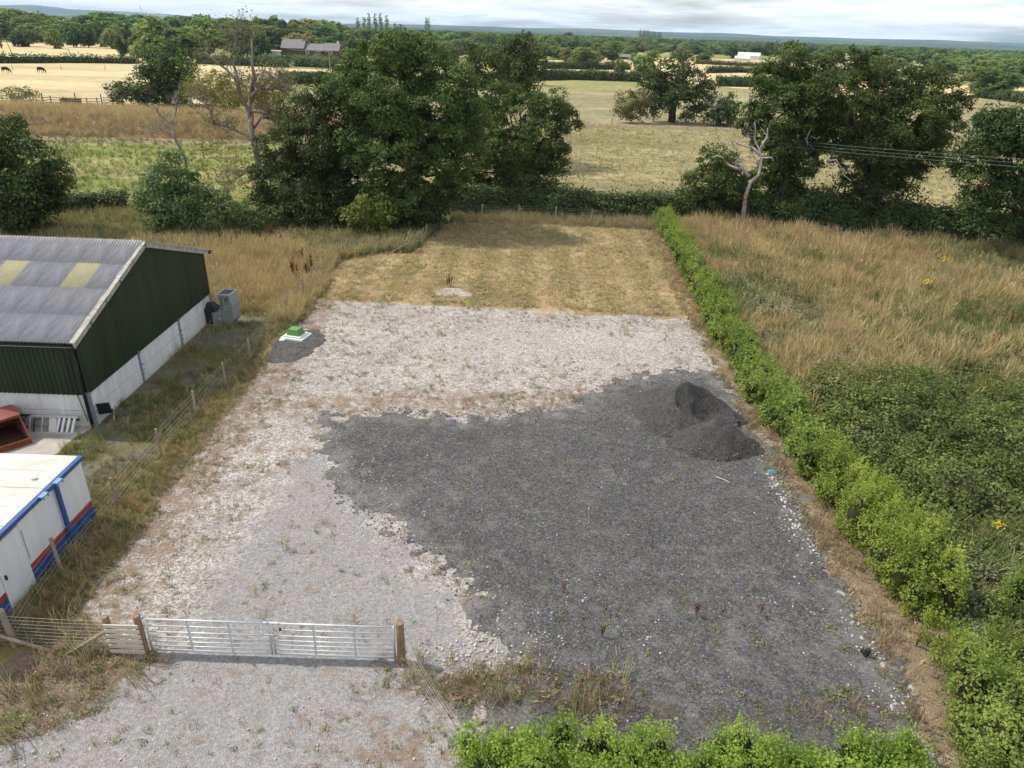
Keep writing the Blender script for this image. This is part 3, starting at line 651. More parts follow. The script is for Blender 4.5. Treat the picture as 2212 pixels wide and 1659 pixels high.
# lagged pipe and conduit on the front wall
pA = P(26, 876 + 17, BY0 - 0.08); pB = P(172, 906, BY0 - 0.08)
mb = MB(); n = 14; rs = random.Random(3)
pp = [pA + (pB - pA) * (i / n) + np.array([0, -0.03, rs.uniform(-.012, .012)]) for i in range(n + 1)]
mb.tube(pp, [0.035 + rs.uniform(-.006, .006) for _ in pp], 8); bpart(mb, 'lagged_pipe', M_['grime'], smooth=True)
mb = MB(); mb.tube([(BX - 0.30, BY0 - 0.06, ZP), (BX - 0.22, BY0 - 0.07, .9), (BX - 0.16, BY0 - .07, .35)], 0.014, 6); bpart(mb, 'conduit', M_['black'])

# small green sign on the wall
sg = P(51, 900, BY0 - 0.05)
t = thing('wall_sign', 'small green safety sign with white arrow on barn wall', 'sign', (sg[0], BY0 - 0.035, sg[2] - 0.06))
MB().box((0, 0, 0.06), (0.2, 0.012, 0.12)).build('plate', M_['tankgreen'], t)
MB().add([(-.06, -.008, .045), (.0, -.008, .045), (.0, -.008, .025), (.06, -.008, .06), (.0, -.008, .095), (.0, -.008, .075), (-.06, -.008, .075)], [(0, 1, 5, 6), (2, 3, 4)]).build('arrow', M_['white'], t)

# ------------------------------------------------------------------ fan duct beside the barn
fb = G(487, 701)
t = thing('fan_duct', 'grey elbow air duct with green ring logo beside the barn corner', 'air duct', (fb[0], fb[1], 0.08), R(-6))
# side profile in x-z, extruded in y. horizontal inlet at left, curving upward
prof = [(-0.42, 0.62), (-0.42, 0.06), (-0.2, 0.01)]
for a in np.linspace(-90, 0, 8): prof.append((0.28 + 0.42 * math.cos(R(a)) - .02, 0.46 + 0.45 * math.sin(R(a))))
prof += [(0.70, 1.1), (0.60, 1.62), (0.02, 1.62), (0.08, 1.05), (0.10, 0.82)]
for a in np.linspace(0, -90, 5): prof.append((-0.06 + 0.15 * math.cos(R(a)), 0.76 + 0.13 * math.sin(R(a))))
mb = MB(); mb.prism(prof, 'y', -0.38, 0.38); o = mb.build('casing', M_['galv_d'], t, bevel=0.012)
mb = MB(); mb.box((0.31, 0, 1.632), (0.50, 0.66, 0.012)); mb.build('opening_dark', M_['black'], t)  # flat black plate on the solid casing, painted as the dark inside of the mouth
mb = MB()
for a, b in (((0.0, -.39), (.62, -.39)), ((0.0, .39), (.62, .39)), ((0, -.39), (0, .39)), ((.62, -.39), (.62, .39))): mb.beam((a[0], a[1], 1.63), (b[0], b[1], 1.63), .035, .05)
mb.build('flange', M_['galv'], t)
mb = MB(); mb.prism([(-0.85, 0.02), (-0.41, 0.04), (-0.41, 0.72), (-0.85, 0.86)], 'y', -0.40, 0.40); mb.build('fan_box', M_['black'], t)
mb = MB(); mb.tube([(-.05, -.40, .28), (-.03, -.43, .36), (-.05, -.40, .44)], .018, 6); mb.build('handle', M_['galv'], t)
def text_mesh(name, body, size, mat, parent, loc, rot, extrude=0.002):
    cu = bpy.data.curves.new(name, 'FONT'); cu.body = body; cu.size = size; cu.extrude = extrude; cu.align_x = 'LEFT'
    tmp = bpy.data.objects.new('tmp', cu); COL.objects.link(tmp); bpy.context.view_layer.update()
    me = bpy.data.meshes.new_from_object(tmp.evaluated_get(bpy.context.evaluated_depsgraph_get())); bpy.data.objects.remove(tmp)
    me.materials.clear(); me.materials.append(mat)
    o = obj(name, me, parent); o.location = loc; o.rotation_euler = rot; return o
text_mesh('lettering', 'ENESCO', 0.17, M_['black'], t, (0.235, -0.386, 0.84), (R(90), R(-90), 0))
text_mesh('lettering', 'CRJ', 0.23, M_['black'], t, (0.515, -0.386, 1.13), (R(90), R(-90), 0))
M_['lime'] = solid('lime green print', (0.30, 0.55, 0.05), (0.26, 0.48, 0.04), 5, .5)
mb = MB(); ring = []
for k, a in enumerate(np.linspace(-60, 200, 15)): ring.append((0.45 + .11 * math.cos(R(a + 100)), -0.387, 0.98 + .11 * math.sin(R(a + 100))))
mb.tube(ring, [.01 + .012 * math.sin(math.pi * i / 14) for i in range(15)], 6); mb.build('ring_logo', M_['lime'], t)
# pallet below it and a slumped bag
t = thing('pallet', 'flat grey timber pallet under the air duct', 'pallet', (fb[0], fb[1], 0.085), R(-6))
for k in range(3): MB().box((-0.1, -0.42 + k * 0.42, 0.0), (1.5, 0.1, 0.03)).build('bearer', M_['timber'], t)
for k in range(7): MB().box((-0.78 + k * 0.225, 0.0, 0.026), (0.13, 1.0, 0.02)).build('board', M_['timber'], t)
def rag(name, label, cat, loc, sx, sy, h, mat, seed=0, rz=0.0):
    n = 9; V = []; Fq = []
    for j in range(n):
        for i in range(n):
            u = i / (n - 1) * 2 - 1; v = j / (n - 1) * 2 - 1
            e = max(0, 1 - max(abs(u), abs(v)) ** 2)
            z = h * e * (0.55 + 0.9 * float(vnoise(u * 2.3 + seed, v * 2.3 + 5, seed)))
            k = 1 + 0.5 * (float(vnoise(u * 1.7 + 9, v * 1.7 + seed, seed + 3)) - 0.5)
            V.append((u * sx * k, v * sy * k, z))
    for j in range(n - 1):
        for i in range(n - 1): b = j * n + i; Fq.append((b, b + 1, b + n + 1, b + n))
    V += [(x, y, -0.01) for x, y, z in V]; m = n * n
    Fq += [tuple(m + i for i in f[::-1]) for f in Fq]
    for i in range(n - 1):
        Fq += [(i + 1, i, m + i, m + i + 1), ((n - 1) * n + i, (n - 1) * n + i + 1, m + (n - 1) * n + i + 1, m + (n - 1) * n + i)]
        Fq += [(i * n, (i + 1) * n, m + (i + 1) * n, m + i * n), ((i + 1) * n + n - 1, i * n + n - 1, m + i * n + n - 1, m + (i + 1) * n + n - 1)]
    o = obj(name, np_mesh(name, V, Fq, mat, smooth=False)); o.location = loc; o.rotation_euler = (0, 0, rz)
    return tag(o, label, cat)
rag('rubble_bag', 'black bag of rubble slumped on the fan box by the barn', 'bag', (fb[0] - 0.62, fb[1] + .1, 0.82), 0.30, 0.3, 0.3, M_['black'], 3)

# ------------------------------------------------------------------ treatment tank lid
tk = G(639, 733)
t = thing('tank_cover', 'green tapered tank lid on stepped pale plastic base', 'tank cover', (tk[0], tk[1] + 0.1, 0.09), R(-14))
def frustum(mb, w0, d0, z0, w1, d1, z1):
    v = [(-w0, -d0, z0), (w0, -d0, z0), (w0, d0, z0), (-w0, d0, z0), (-w1, -d1, z1), (w1, -d1, z1), (w1, d1, z1), (-w1, d1, z1)]
    return mb.add(v, [(0, 3, 2, 1), (4, 5, 6, 7), (0, 1, 5, 4), (1, 2, 6, 5), (2, 3, 7, 6), (3, 0, 4, 7)])
frustum(MB(), .58, .50, 0, .56, .48, .09).build('base_tray', M_['tankwhite'], t, bevel=.01)
frustum(MB(), .47, .40, .092, .45, .38, .16).build('base_step', M_['tankwhite'], t, bevel=.01)
frustum(MB(), .34, .29, .163, .25, .21, .46).build('lid', M_['tankgreen'], t, bevel=.015)
MB().tube([(-.38, -.62, 0), (-.38, -.62, .06)], .13, 16).build('pipe_cap', M_['white'], t)
MB().tube([(-.38, -.64, -.01), (-.38, -.64, .03)], .10, 14).build('pipe_collar', M_['rust_o'], t)

# ------------------------------------------------------------------ skip, ladder, chair by the barn
sk = G(20, 962)
t = thing('tipping_skip', 'faded red steel tipping skip open at one end beside the barn', 'skip', (sk[0] - .35, sk[1] + 0.25, 0.1), R(-42))
def hopper(w, l, h, th):
    mb = MB()
    mb.prism([(-w, h), (-w, h * .45), (-w * .55, 0), (w * .55, 0), (w, h * .45), (w, h), (w - th, h), (w - th, h * .46), (w * .53, th), (-w * .53, th), (-w + th, h * .46), (-w + th, h)], 'y', -l, l)
    return mb
MB().box((-.1, 0, .03), (1.75, 1.2, .04)).build('floor', M_['skip_in'], t)
for sy in (-1, 1): MB().prism([(-.8, 0), (1.0, 0), (1.0, .22), (.35, .86), (-.2, 1.0), (-.8, .8)], 'y', sy * .6 - .02, sy * .6 + .02).build('side_plate', M_['skip'], t)
MB().box((-.81, 0, .4), (.04, 1.24, .8)).build('end_plate', M_['skip'], t)
MB().beam((-.84, 0, .80), (-.18, 0, 1.02), 1.26, .03).build('lid', M_['skip'], t); MB().beam((-.2, 0, 1.02), (.38, 0, .88), 1.26, .03).build('lid', M_['skip'], t)
MB().box((1.0, 0, .11), (.04, 1.24, .22)).build('front_lip', M_['rust_o'], t)
MB().beam((.36, 0, .87), (.36, 0, .80), 1.24, .05).build('rim', M_['rust_o'], t)
s2 = G(25, 925)
t = thing('rusty_trough', 'rusty red steel trough behind the tipping skip', 'trough', (s2[0] - .4, s2[1] + 0.1, 0.1), R(4))
o = hopper(.42, 1.0, .55, .03).build('hopper', M_['rust_o'], t); o.rotation_euler = (0, 0, R(90))
mb = MB(); mb.box((0, 0, .2), (1.8, .5, .02)); mb.build('inside_floor', M_['skip_in'], t)
o = MB().box((0, 0, 0.03), (1.1, .12, .05)).build('plank', M_['timber'], None); pk = G(93, 920); o.location = (pk[0] - .1, pk[1] - .2, .3); o.rotation_euler = (0, R(-18), R(35))
tag(o, 'weathered plank propped between rusty trough and stepladder', 'plank')

l0 = G(70, 938); l1 = G(172, 940)
t = thing('stepladder', 'bright aluminium platform stepladder lying on its side by the wall', 'stepladder', (l0[0], l0[1] - 0.12, 0.12), math.atan2(l1[1] - l0[1], l1[0] - l0[0]) + .02)
tilt = Matrix.Rotation(R(58), 3, 'X')
def ladder_bar(a, b, wd, ht, name, mat=M_['alu'], th=tilt):
    MB().beam(th @ Vector(a), th @ Vector(b), wd, ht).build(name, mat, t)
LL = 1.66; WW = .60
ladder_bar((0, 0, 0.02), (LL, 0.0, 0.02), .03, .07, 'rail'); ladder_bar((0, WW, 0.02), (LL, WW * .96, .02), .03, .07, 'rail')
ladder_bar((.35, 0.02, -.05), (LL + .08, -.10, -.05), .025, .05, 'rear_rail'); ladder_bar((.35, WW - .02, -.05), (LL + .12, WW + .09, -.05), .025, .05, 'rear_rail')
for k, x in enumerate((.95, 1.12, 1.3, 1.48)): ladder_bar((x, .02, .0), (x + .07, WW - .02, .0), .09, .03, 'tread')
ladder_bar((.78, .03, -.02), (.78, WW - .03, -.02), .26, .02, 'platform', M_['cabroof'])
ladder_bar((.0, 0, .02), (.0, WW, .02), .03, .03, 'hand_rail'); ladder_bar((.12, .0, -.03), (.12, WW, -.03), .03, .03, 'hand_rail', M_['black']); ladder_bar((.42, .02, .0), (.42, WW - .02, .0), .02, .02, 'brace')
MB().beam(tilt @ Vector((LL - .02, -.02, .02)), tilt @ Vector((LL + .06, -.02, .02)), .05, .08).build('foot', M_['yellow'], t)

ch = G(236, 912)
t = thing('folding_chair', 'black mesh garden chair with silver frame beside the barn wall', 'chair', (ch[0], ch[1], 0.1), R(200))
MB().box((0, 0, .36), (.44, .40, .03), mat=Matrix.Rotation(R(6), 3, 'X')).build('seat', M_['black'], t)
MB().box((0, .24, .62), (.44, .03, .48), mat=Matrix.Rotation(R(-16), 3, 'X')).build('backrest', M_['black'], t)
for s in (-1, 1):
    MB().tube([(s * .24, -.28, 0), (s * .24, .18, .56)], .014, 6).build('leg', M_['alu'], t)
    MB().tube([(s * .22, .30, 0), (s * .22, -.20, .40)], .014, 6).build('leg', M_['alu'], t)
    MB().tube([(s * .25, -.24, .56), (s * .25, .22, .57)], .02, 6).build('armrest', M_['white'], t)

# ------------------------------------------------------------------ cabin
CX, CY1, CY0, CZ = -12.42, 17.25, 11.6, 2.12
CL = -19.0
cab = thing('site_cabin', 'white portable cabin with red and blue stripes and blue gutter', 'cabin', (CX, CY1, 0))
def cpart(mb, name, mats, bevel=0.0, smooth=False):
    o = mb.build(name, mats, None, smooth, bevel); o.parent = cab; o.matrix_parent_inverse = Matrix.Translation((-CX, -CY1, 0)); return o
YD1, YD0 = 14.35, 13.35      # door opening along the wall
mb = MB(); mb.box(((CX + CL) / 2, (CY0 + CY1) / 2, CZ / 2), (CX - CL - .04, CY1 - CY0 - .04, CZ - .1)); cpart(mb, 'inner_shell', M_['cabin'])
ys = [CY1, 15.85, YD1]
for a, b in ((CY1, 15.86), (15.84, YD1), (YD0, CY0)):
    mb = MB(); mb.box((CX, (a + b) / 2, (CZ + .62) / 2), (.05, a - b - .008, CZ - .62 - .06)); cpart(mb, 'wall_panel', M_['cabin'])
    mb = MB(); mb.box((CX + .003, (a + b) / 2, .55), (.05, a - b - .008, .13)); cpart(mb, 'red_stripe', M_['red'])
    mb = MB(); mb.box((CX + .002, (a + b) / 2, .26), (.05, a - b - .008, .44)); cpart(mb, 'blue_skirt', M_['blue'])
mb = MB(); mb.box((CX + .006, (YD0 + YD1) / 2, 1.0), (.06, YD1 - YD0 - .03, 1.86)); d = cpart(mb, 'door', M_['cabin'], .006)
mb = MB(); mb.box((CX + .06, YD0 + .12, 1.0), (.05, .03, .14)); o = mb.build('handle', M_['black'], d)
mb = MB()
for z in np.arange(.85, 1.75, .07): mb.box((CX + .03, YD1 + .05, z), (.01, .02, .035 if int(z * 100) % 3 else .05))
cpart(mb, 'hinge_strip', M_['grime'])['kind'] = 'stuff'
npan = 7; pw = (CY1 - CY0 + .1) / npan
for k in range(npan):
    y = CY1 + .05 - pw * (k + .5); mb = MB()
    mb.box(((CX + CL) / 2 - .03, y, CZ + 0.004 * (k % 2)), (CX - CL + .02, pw - .012, .07)); cpart(mb, 'roof_panel', M_['cabroof'], .012)
mb = MB(); mb.box((CX + .05, (CY0 + CY1) / 2, CZ - .01), (.12, CY1 - CY0 + .06, .11)); cpart(mb, 'gutter', M_['blue'])
mb = MB(); mb.box((CX + .052, (CY0 + CY1) / 2, CZ - .09), (.03, CY1 - CY0, .05)); cpart(mb, 'gutter_seal', M_['grime'])
mb = MB(); mb.box((CX + .09, 15.95, (CZ + .1) / 2), (.10, .10, CZ - .05)); cpart(mb, 'downpipe', M_['blue'], .01)
for y in (16.0, 15.35):
    mb = MB(); mb.box((CX + .14, y, CZ + .035), (.14, .26, .03)); mb.box((CX + .20, y - .1, CZ + .0), (.03, .03, .12)); mb.box((CX + .20, y + .1, CZ + .0), (.03, .03, .12)); cpart(mb, 'bracket', M_['blue_l'])
for y in (16.9, 15.1, 12.2):
    mb = MB(); mb.box((CX - .04, y, .02), (.2, .16, .12)); cpart(mb, 'foot', M_['blue'])
mb = MB(); mb.box(((CX + CL) / 2, CY1 + .0, CZ / 2), (CX - CL, .05, CZ - .12)); cpart(mb, 'end_wall', M_['cabin'])
vp = P(201, 1064, 15.95); mb = MB(); mb.tube([(-12.95, 16.05, CZ), (-12.95, 16.05, CZ + .1)], .07, 12); cpart(mb, 'roof_vent', M_['galv'])

# ------------------------------------------------------------------ gates
def round_post(t, x, y, h, r, mat=M_['post'], name='post', lean=0.0, taper=.9):
    MB().tube([(x, y, -.3), (x + lean * .5, y, h * .5), (x + lean, y, h - .02), (x + lean, y, h)], [r, r * .97, r * taper, r * taper * .85], 10).build(name, mat, t, smooth=False)
def post_thing(label, x, y, h, r, mat=M_['post'], rs=0):
    o = MB().tube([(0, 0, -.2), (0.01, 0, h * .5), (0.0, .01, h - .015), (0, 0, h)], [r * 1.04, r, r * .97, r * .88], 12).build('gate_post', [mat], None, smooth=False)
    o.location = (x, y, 0); return tag(o, label, 'post')
GY = 12.16; GZ0 = 0.16; GH = 1.12
xl, xm, xr = -8.30, -5.40, -2.52
def gate(label, x0, x1, hinge):
    t = thing('field_gate', label, 'gate', (x0, GY, 0), group=None)
    W_ = x1 - x0
    zs = [GZ0 + v for v in (0.0, .135, .275, .42, .575, .76, .96)]
    for k, z in enumerate(zs):
        MB().tube([(0.02, 0, z), (W_ - .02, 0, z)], .024 if k in (0, 6) else .0165, 8).build('rail', M_['galv'], t, smooth=True)
    for x in (0.02, W_ - .02): MB().tube([(x, 0, GZ0 - .02), (x, 0, GZ0 + .985)], .026, 8).build('stile', M_['galv'], t, smooth=True)
    for f in (.34, .67): MB().box((W_ * f, -.004, GZ0 + .48), (.04, .012, .97)).build('brace', M_['galv'], t)
    hx = 0.0 if hinge < 0 else W_
    for z in (GZ0 + .1, GZ0 + .97): MB().tube([(hx, 0, z), (hx + .1 * hinge, 0, z)], .016, 8).build('hinge', M_['galv'], t)
    MB().tube([(hx + .03 * hinge, 0, GZ0 + .975), (hx + .03 * hinge, 0, GZ0 + 1.03)], .028, 8).build('hinge_cap', M_['blue_l'], t)
    return t
g1 = gate('left leaf of the galvanised seven-bar field gate, by the pale slat panel', xl, xm - .02, -1)
g2 = gate('right leaf of the galvanised seven-bar field gate, with black padlock', xm + .02, xr, 1)
MB().box((xm + .04 - (xm + .02), -.03, GZ0 + 1.0), (.34, .05, .025)).build('latch_plate', M_['galv'], g2)
MB().tube([(-.26, -.05, GZ0 + .97), (-.26, -.07, GZ0 + .72), (-.2, -.07, GZ0 + .68), (.26, -.07, GZ0 + .68), (.31, -.07, GZ0 + .73), (.31, -.05, GZ0 + .97)], .012, 6).build('latch_loop', M_['galv'], g2)
MB().box((.24, -.075, GZ0 + .85), (.055, .03, .06)).build('padlock', M_['black'], g2)
MB().box((-.05, -.05, GZ0 + 1.01), (.07, .05, .04)).build('latch_clip', M_['blue_l'], g2)
post_thing('brown round gate post at right end of the metal gate', xr + .13, GY - .02, 1.30, .095)
post_thing('brown round gate post between slat panel and metal gate', xl - .16, GY, 1.22, .085)
t = thing('slat_panel', 'short panel of six pale horizontal timber slats left of the gate', 'fence panel', (xl - .55, GY, 0))
for k in range(6):
    MB().box((0.06, -.13, .20 + k * .158), (.80, .035, .10), mat=Matrix.Rotation(R(.6 * math.sin(k * 2)), 3, 'Y')).build('slat', M_['timber_new'], t, bevel=.006)
round_post(t, -.34, .0, 1.16, .085, M_['post'])
tx = G(146, 1416); ty = G(241, 1380, .55)
o = MB().tube([(tx[0], tx[1], .03), (xl - .95, GY - .02, .72)], .045, 9).build('strut', M_['timber'], t, smooth=True); o.matrix_parent_inverse = Matrix.Translation((-(xl - .55), -GY, 0))

# ------------------------------------------------------------------ wire fences
rsF = random.Random(11)
def wire_fence(label, pts, h=1.12, nw=6, r=.05, wr=.0045, skip_wire=(), mat=M_['timber'], struts=(), net=False, hide_post=()):
    t = thing('wire_fence', label, 'fence', (pts[0][0], pts[0][1], 0)); inv = Matrix.Translation((-pts[0][0], -pts[0][1], 0))
    tops = []
    for i, p in enumerate(pts):
        hh = h * (p[2] if len(p) > 2 else 1) * rsF.uniform(.96, 1.04); rr = r * (p[3] if len(p) > 3 else 1); lx = rsF.uniform(-.03, .03)
        if i not in hide_post:
            o = MB().tube([(p[0], p[1], -.2), (p[0] + lx, p[1], hh - .012), (p[0] + lx, p[1], hh)], [rr, rr * .95, rr * .82], 8).build('post', mat, t); o.matrix_parent_inverse = inv
        tops.append((p[0] + lx * .5, p[1], h))
    zs = [h * f for f in ((.93, .80, .62, .48, .35, .22) if nw == 6 else np.linspace(.12, .95, nw))]
    for z in zs:
        mb = MB()
        for i, (a, b) in enumerate(zip(tops[:-1], tops[1:])):
            if i in skip_wire: continue
            mid = ((a[0] + b[0]) / 2, (a[1] + b[1]) / 2, z - .015)
            mb.tube([(a[0] + .05, a[1], z), mid, (b[0] + .05, b[1], z)], wr, 4, cap=False)
        if mb.v: o = mb.build('wire', M_['wire'], t); o.matrix_parent_inverse = inv
    if net:
        mb = MB()
        for a, b in zip(tops[:-1], tops[1:]):
            n = int(math.hypot(b[0] - a[0], b[1] - a[1]) / .3)
            for k in range(1, n):
                f = k / n; x = a[0] + (b[0] - a[0]) * f + .05; y = a[1] + (b[1] - a[1]) * f; mb.tube([(x, y, .1), (x, y, h * .8)], wr * .8, 4, cap=False)
        o = mb.build('netting', M_['wire'], t); o.matrix_parent_inverse = inv
    for a, b in struts:
        o = MB().tube([a, b], .04, 8).build('strut', mat, t); o.matrix_parent_inverse = inv
    return t
gq = lambda x, y, *k: (*G(x, y)[:2], *k)
wire_fence('wire fence on timber posts along the left edge of the gravel yard', [(-11.7, 12.3, 1, 1.3), gq(133, 1236), gq(255, 1098), gq(349, 986), gq(425, 901), gq(489, 835), gq(541, 781), gq(580, 725), gq(621, 686), gq(657, 645), gq(687, 606), gq(731, 562), gq(742, 551, 1.1, 1.4)], wr=.003, net=False)
wire_fence('short wire fence with braced corner post across the tall grass', [gq(743, 551, 1, .1), gq(818, 547), gq(884, 548, 1.25, 1.6)], struts=[((G(884, 548)[0], G(884, 548)[1], .75), (G(846, 548)[0], G(846, 548)[1], .1))], hide_post=(0,))
wire_fence('wire fence climbing from braced corner to the oaks beside mown plot', [gq(884, 548, 1, .1), gq(903, 534), gq(921, 519), gq(938, 504), gq(974, 470, 1.25, 1.6)], hide_post=(0,), wr=.006)
p0 = G(974, 470); p1 = G(1015, 474)
wire_fence('wire fence along the back of the mown plot before dark hedge', [gq(974, 470, 1, .1), gq(1042, 472), gq(1121, 474), gq(1200, 476), gq(1278, 482), gq(1357, 494), gq(1425, 500)], struts=[((p0[0], p0[1], .85), (p1[0] + .3, p1[1], .05))], hide_post=(0,), wr=.005)
wire_fence('wire fence at the back of the rough meadow under the dead oak', [gq(1509, 500), gq(1578, 504), gq(1645, 511, 1.1, 1.7), gq(1800, 518), gq(1960, 530), gq(2120, 540)], wr=.006)
wire_fence('netting fence left of the slat panel with leaning braces', [(xl - .9, GY, 1, .1), (xl - 3.3, GY + .05, 1.1, 1.4), (xl - 8, GY - .3, 1, 1)], nw=9, h=1.05, wr=.0035, net=True, hide_post=(0,),
           struts=[(tuple(G(-6, 1372, .55)), tuple(G(108, 1406, .03)))])
wire_fence('netting fence running from the right gate post towards the front hedge', [(xr + .2, GY - .1, 1, .1), (-.15, 8.85, 1, 1.2)], nw=6, h=.95, wr=.0032, net=False, hide_post=(0,))

# ------------------------------------------------------------------ foliage builders
RNG = np.random.default_rng(7)
def basis(nrm, rng):
    n = nrm / (np.linalg.norm(nrm, axis=1, keepdims=True) + 1e-9)
    r = rng.normal(size=n.shape); u = np.cross(n, r); u /= np.linalg.norm(u, axis=1, keepdims=True) + 1e-9
    v = np.cross(n, u); return n, u, v
def leaf_quads(C, nrm, size, rng, aspect=0.62, bend=0.25):
    """kite shaped, slightly folded leaf sprays"""
    n, u, v = basis(nrm, rng)
    s = (size * rng.uniform(0.6, 1.35, len(C)))[:, None] if np.ndim(size) == 0 else (size * rng.uniform(0.6, 1.35, len(C)))[:, None]
    a = C - u * s * 0.5; b = C + v * s * 0.5 * aspect + n * s * bend * 0.3 - u * s * 0.08; c = C + u * s * 0.5 - n * s * bend * 0.25; d = C - v * s * 0.5 * aspect + n * s * bend * 0.3 - u * s * 0.08
    V = np.stack([a, b, c, d], 1).reshape(-1, 3)
    return V, np.arange(len(V)).reshape(-1, 4)
def puff_points(lobes, puff_r, per_puff, dens, rng, shell=0.5):
    """lobes: (n,6) centre+radii -> leaf centres and outward normals, grouped in small puffs"""
    C = []; Nn = []
    for lx, ly, lz, rx, ry, rz in lobes:
        area = 4 * math.pi * ((rx * ry) ** 1.6 / 3 + (rx * rz) ** 1.6 / 3 + (ry * rz) ** 1.6 / 3) ** (1 / 1.6)
        k = max(4, int(dens * area / (puff_r ** 2 * 3.14)))
        d = rng.normal(size=(k, 3)); d /= np.linalg.norm(d, axis=1, keepdims=True)
        rad = (shell + (1 - shell) * rng.random(k) ** 0.6)[:, None]
        pc = np.array([lx, ly, lz]) + d * rad * np.array([rx, ry, rz])
        pr = puff_r * rng.uniform(0.55, 1.35, k)
        m = (per_puff * rng.uniform(0.6, 1.3, k)).astype(int)
        ii = np.repeat(np.arange(k), m)
        e = rng.normal(size=(len(ii), 3)); e /= np.linalg.norm(e, axis=1, keepdims=True)
        e[:, 2] = np.where(e[:, 2] < -0.55, -e[:, 2] * 0.6, e[:, 2])
        rr = (0.55 + 0.5 * rng.random(len(ii)))[:, None]
        C.append(pc[ii] + e * rr * pr[ii][:, None] * np.array([1.1, 1.1, 0.95]))
        Nn.append(e * 0.7 + d[ii] * 0.5 + np.array([0, 0, 0.3]) + rng.normal(size=e.shape) * 0.6)
    return np.concatenate(C), np.concatenate(Nn)
def limb_path(a, b, rng, n=6, wob=0.08, sag=0.0):
    a = np.asarray(a, float); b = np.asarray(b, float); L_ = np.linalg.norm(b - a)
    t_ = np.linspace(0, 1, n)[:, None]
    p = a + (b - a) * t_; p[:, 2] += np.sin(t_[:, 0] * np.pi) * sag * L_
    w_ = rng.normal(size=(n, 3)) * wob * L_ / 2; w_[0] = 0; w_[-1] *= 0.3
    return p + w_
def oak(name, label, cat, base, lobes, leaf='oak', leaf_size=0.185, puff=0.54, per=96, dens=1.2, trunk_r=0.45, fork=0.35, seed=1, bark='bark', group=None, shell=0.5, extra=None, trunk_top=None, ivy=0):
    rng = np.random.default_rng(seed)
    base = np.asarray(base, float); lobes = np.asarray(lobes, float)
    t = thing(name, label, cat, tuple(base), group=group)
    lb = lobes.copy(); lb[:, :3] -= base
    C, Nn = puff_points(lb, puff, per, dens, rng, shell)
    keep = C[:, 2] > 0.15; C = C[keep]; Nn = Nn[keep]
    V, Fq = leaf_quads(C, Nn, leaf_size, rng)
    obj('crown', np_mesh('crown', V, Fq, M_[leaf]), t)
    mb = MB(); top = max(lb[:, 2]); cz = np.average(lb[:, 2]); ctr = np.average(lb[:, :2], axis=0)
    fz = max(0.6, fork * top)
    fk = np.array([ctr[0] * .35, ctr[1] * .35, fz]) if trunk_top is None else np.asarray(trunk_top)
    tp = limb_path((0, 0, -.3), fk, rng, 6, 0.03)
    mb.tube(tp, np.linspace(trunk_r * 1.25, trunk_r * .8, len(tp)), 10)
    for q_ in lb:
        p = limb_path(fk - np.array([0, 0, .2]), q_[:3] + np.array([0, 0, -q_[5] * .1]), rng, 7, 0.10, 0.06)
        rr = trunk_r * min(.6, .25 + .08 * q_[3])
        mb.tube(p, np.linspace(rr, rr * .22, len(p)), 6, cap=False)
        for k in range(6):
            d = rng.normal(size=3); d /= np.linalg.norm(d); e = q_[:3] + d * q_[3:] * .92
            st = p[rng.integers(3, 7)]
            pp = limb_path(st, e, rng, 5, .12); mb.tube(pp, np.linspace(rr * .3, .012, 5), 4, cap=False)
    mb.build('trunk', M_[bark], t, smooth=True)
    return t
def plobes(lst, Y, rng_seed=1, dy=1.0, k=1.0):
    """crown lobes surveyed from the photograph: (px, py, radius px) at distance Y"""
    rs = np.random.default_rng(rng_seed); out_ = []
    for it in lst:
        x, y, r = it[:3]; off = it[3] if len(it) > 3 else rs.uniform(-1, 1) * dy
        p = P(x, y, Y + off); m = r * mpp(Y, p[2]) * k * 1.06 * (1.12 if Y > 100 else 1)
        out_.append((p[0], p[1], p[2], m * 1.0, m * rs.uniform(.85, 1.15), m * .92))
    return out_
def base_at(px, py): g = G(px, py); return (g[0], g[1], 0)

# ---- the near oaks
T5 = [(850, 112, 50), (790, 150, 55), (915, 140, 60), (985, 190, 48), (745, 210, 48), (830, 225, 78, -1.6), (930, 250, 75, -1.5), (1000, 285, 40), (860, 330, 68, -1.8), (785, 320, 55, -1), (940, 350, 48, -1), (885, 425, 42, -1.6), (820, 410, 42, -1.2), (880, 180, 70, 1.5), (760, 160, 40, 2), (840, 450, 48, -1), (905, 470, 40, -.5), (950, 430, 40), (770, 440, 44), (800, 250, 60, 1.5), (900, 300, 70, 1.5), (1015, 235, 40), (1010, 330, 36), (985, 395, 32), (730, 300, 40)]
oak('oak_tree', 'largest dark oak in the left-hand group behind the long grass', 'tree', (-7.6, 53.5, 0), plobes(T5, 53.5, 2, 1.4), seed=11, trunk_r=.55)
T4 = [(690, 205, 42), (645, 255, 45), (600, 320, 45), (680, 315, 55, -1.4), (592, 395, 42, -1), (650, 410, 55, -1.8), (722, 430, 48, -1.2), (710, 265, 45), (740, 350, 45, 1), (560, 370, 22), (630, 350, 40, 1.5), (610, 450, 44, -.8), (680, 465, 46, -1), (740, 470, 44, -.6), (570, 430, 30), (700, 380, 50, 1)]
oak('oak_tree', 'broad low oak at the left end of group, beside the bare ash', 'tree', (-14.6, 54.6, 0), plobes(T4, 54.6, 3, 1.4), seed=12, trunk_r=.40, leaf='oak2')
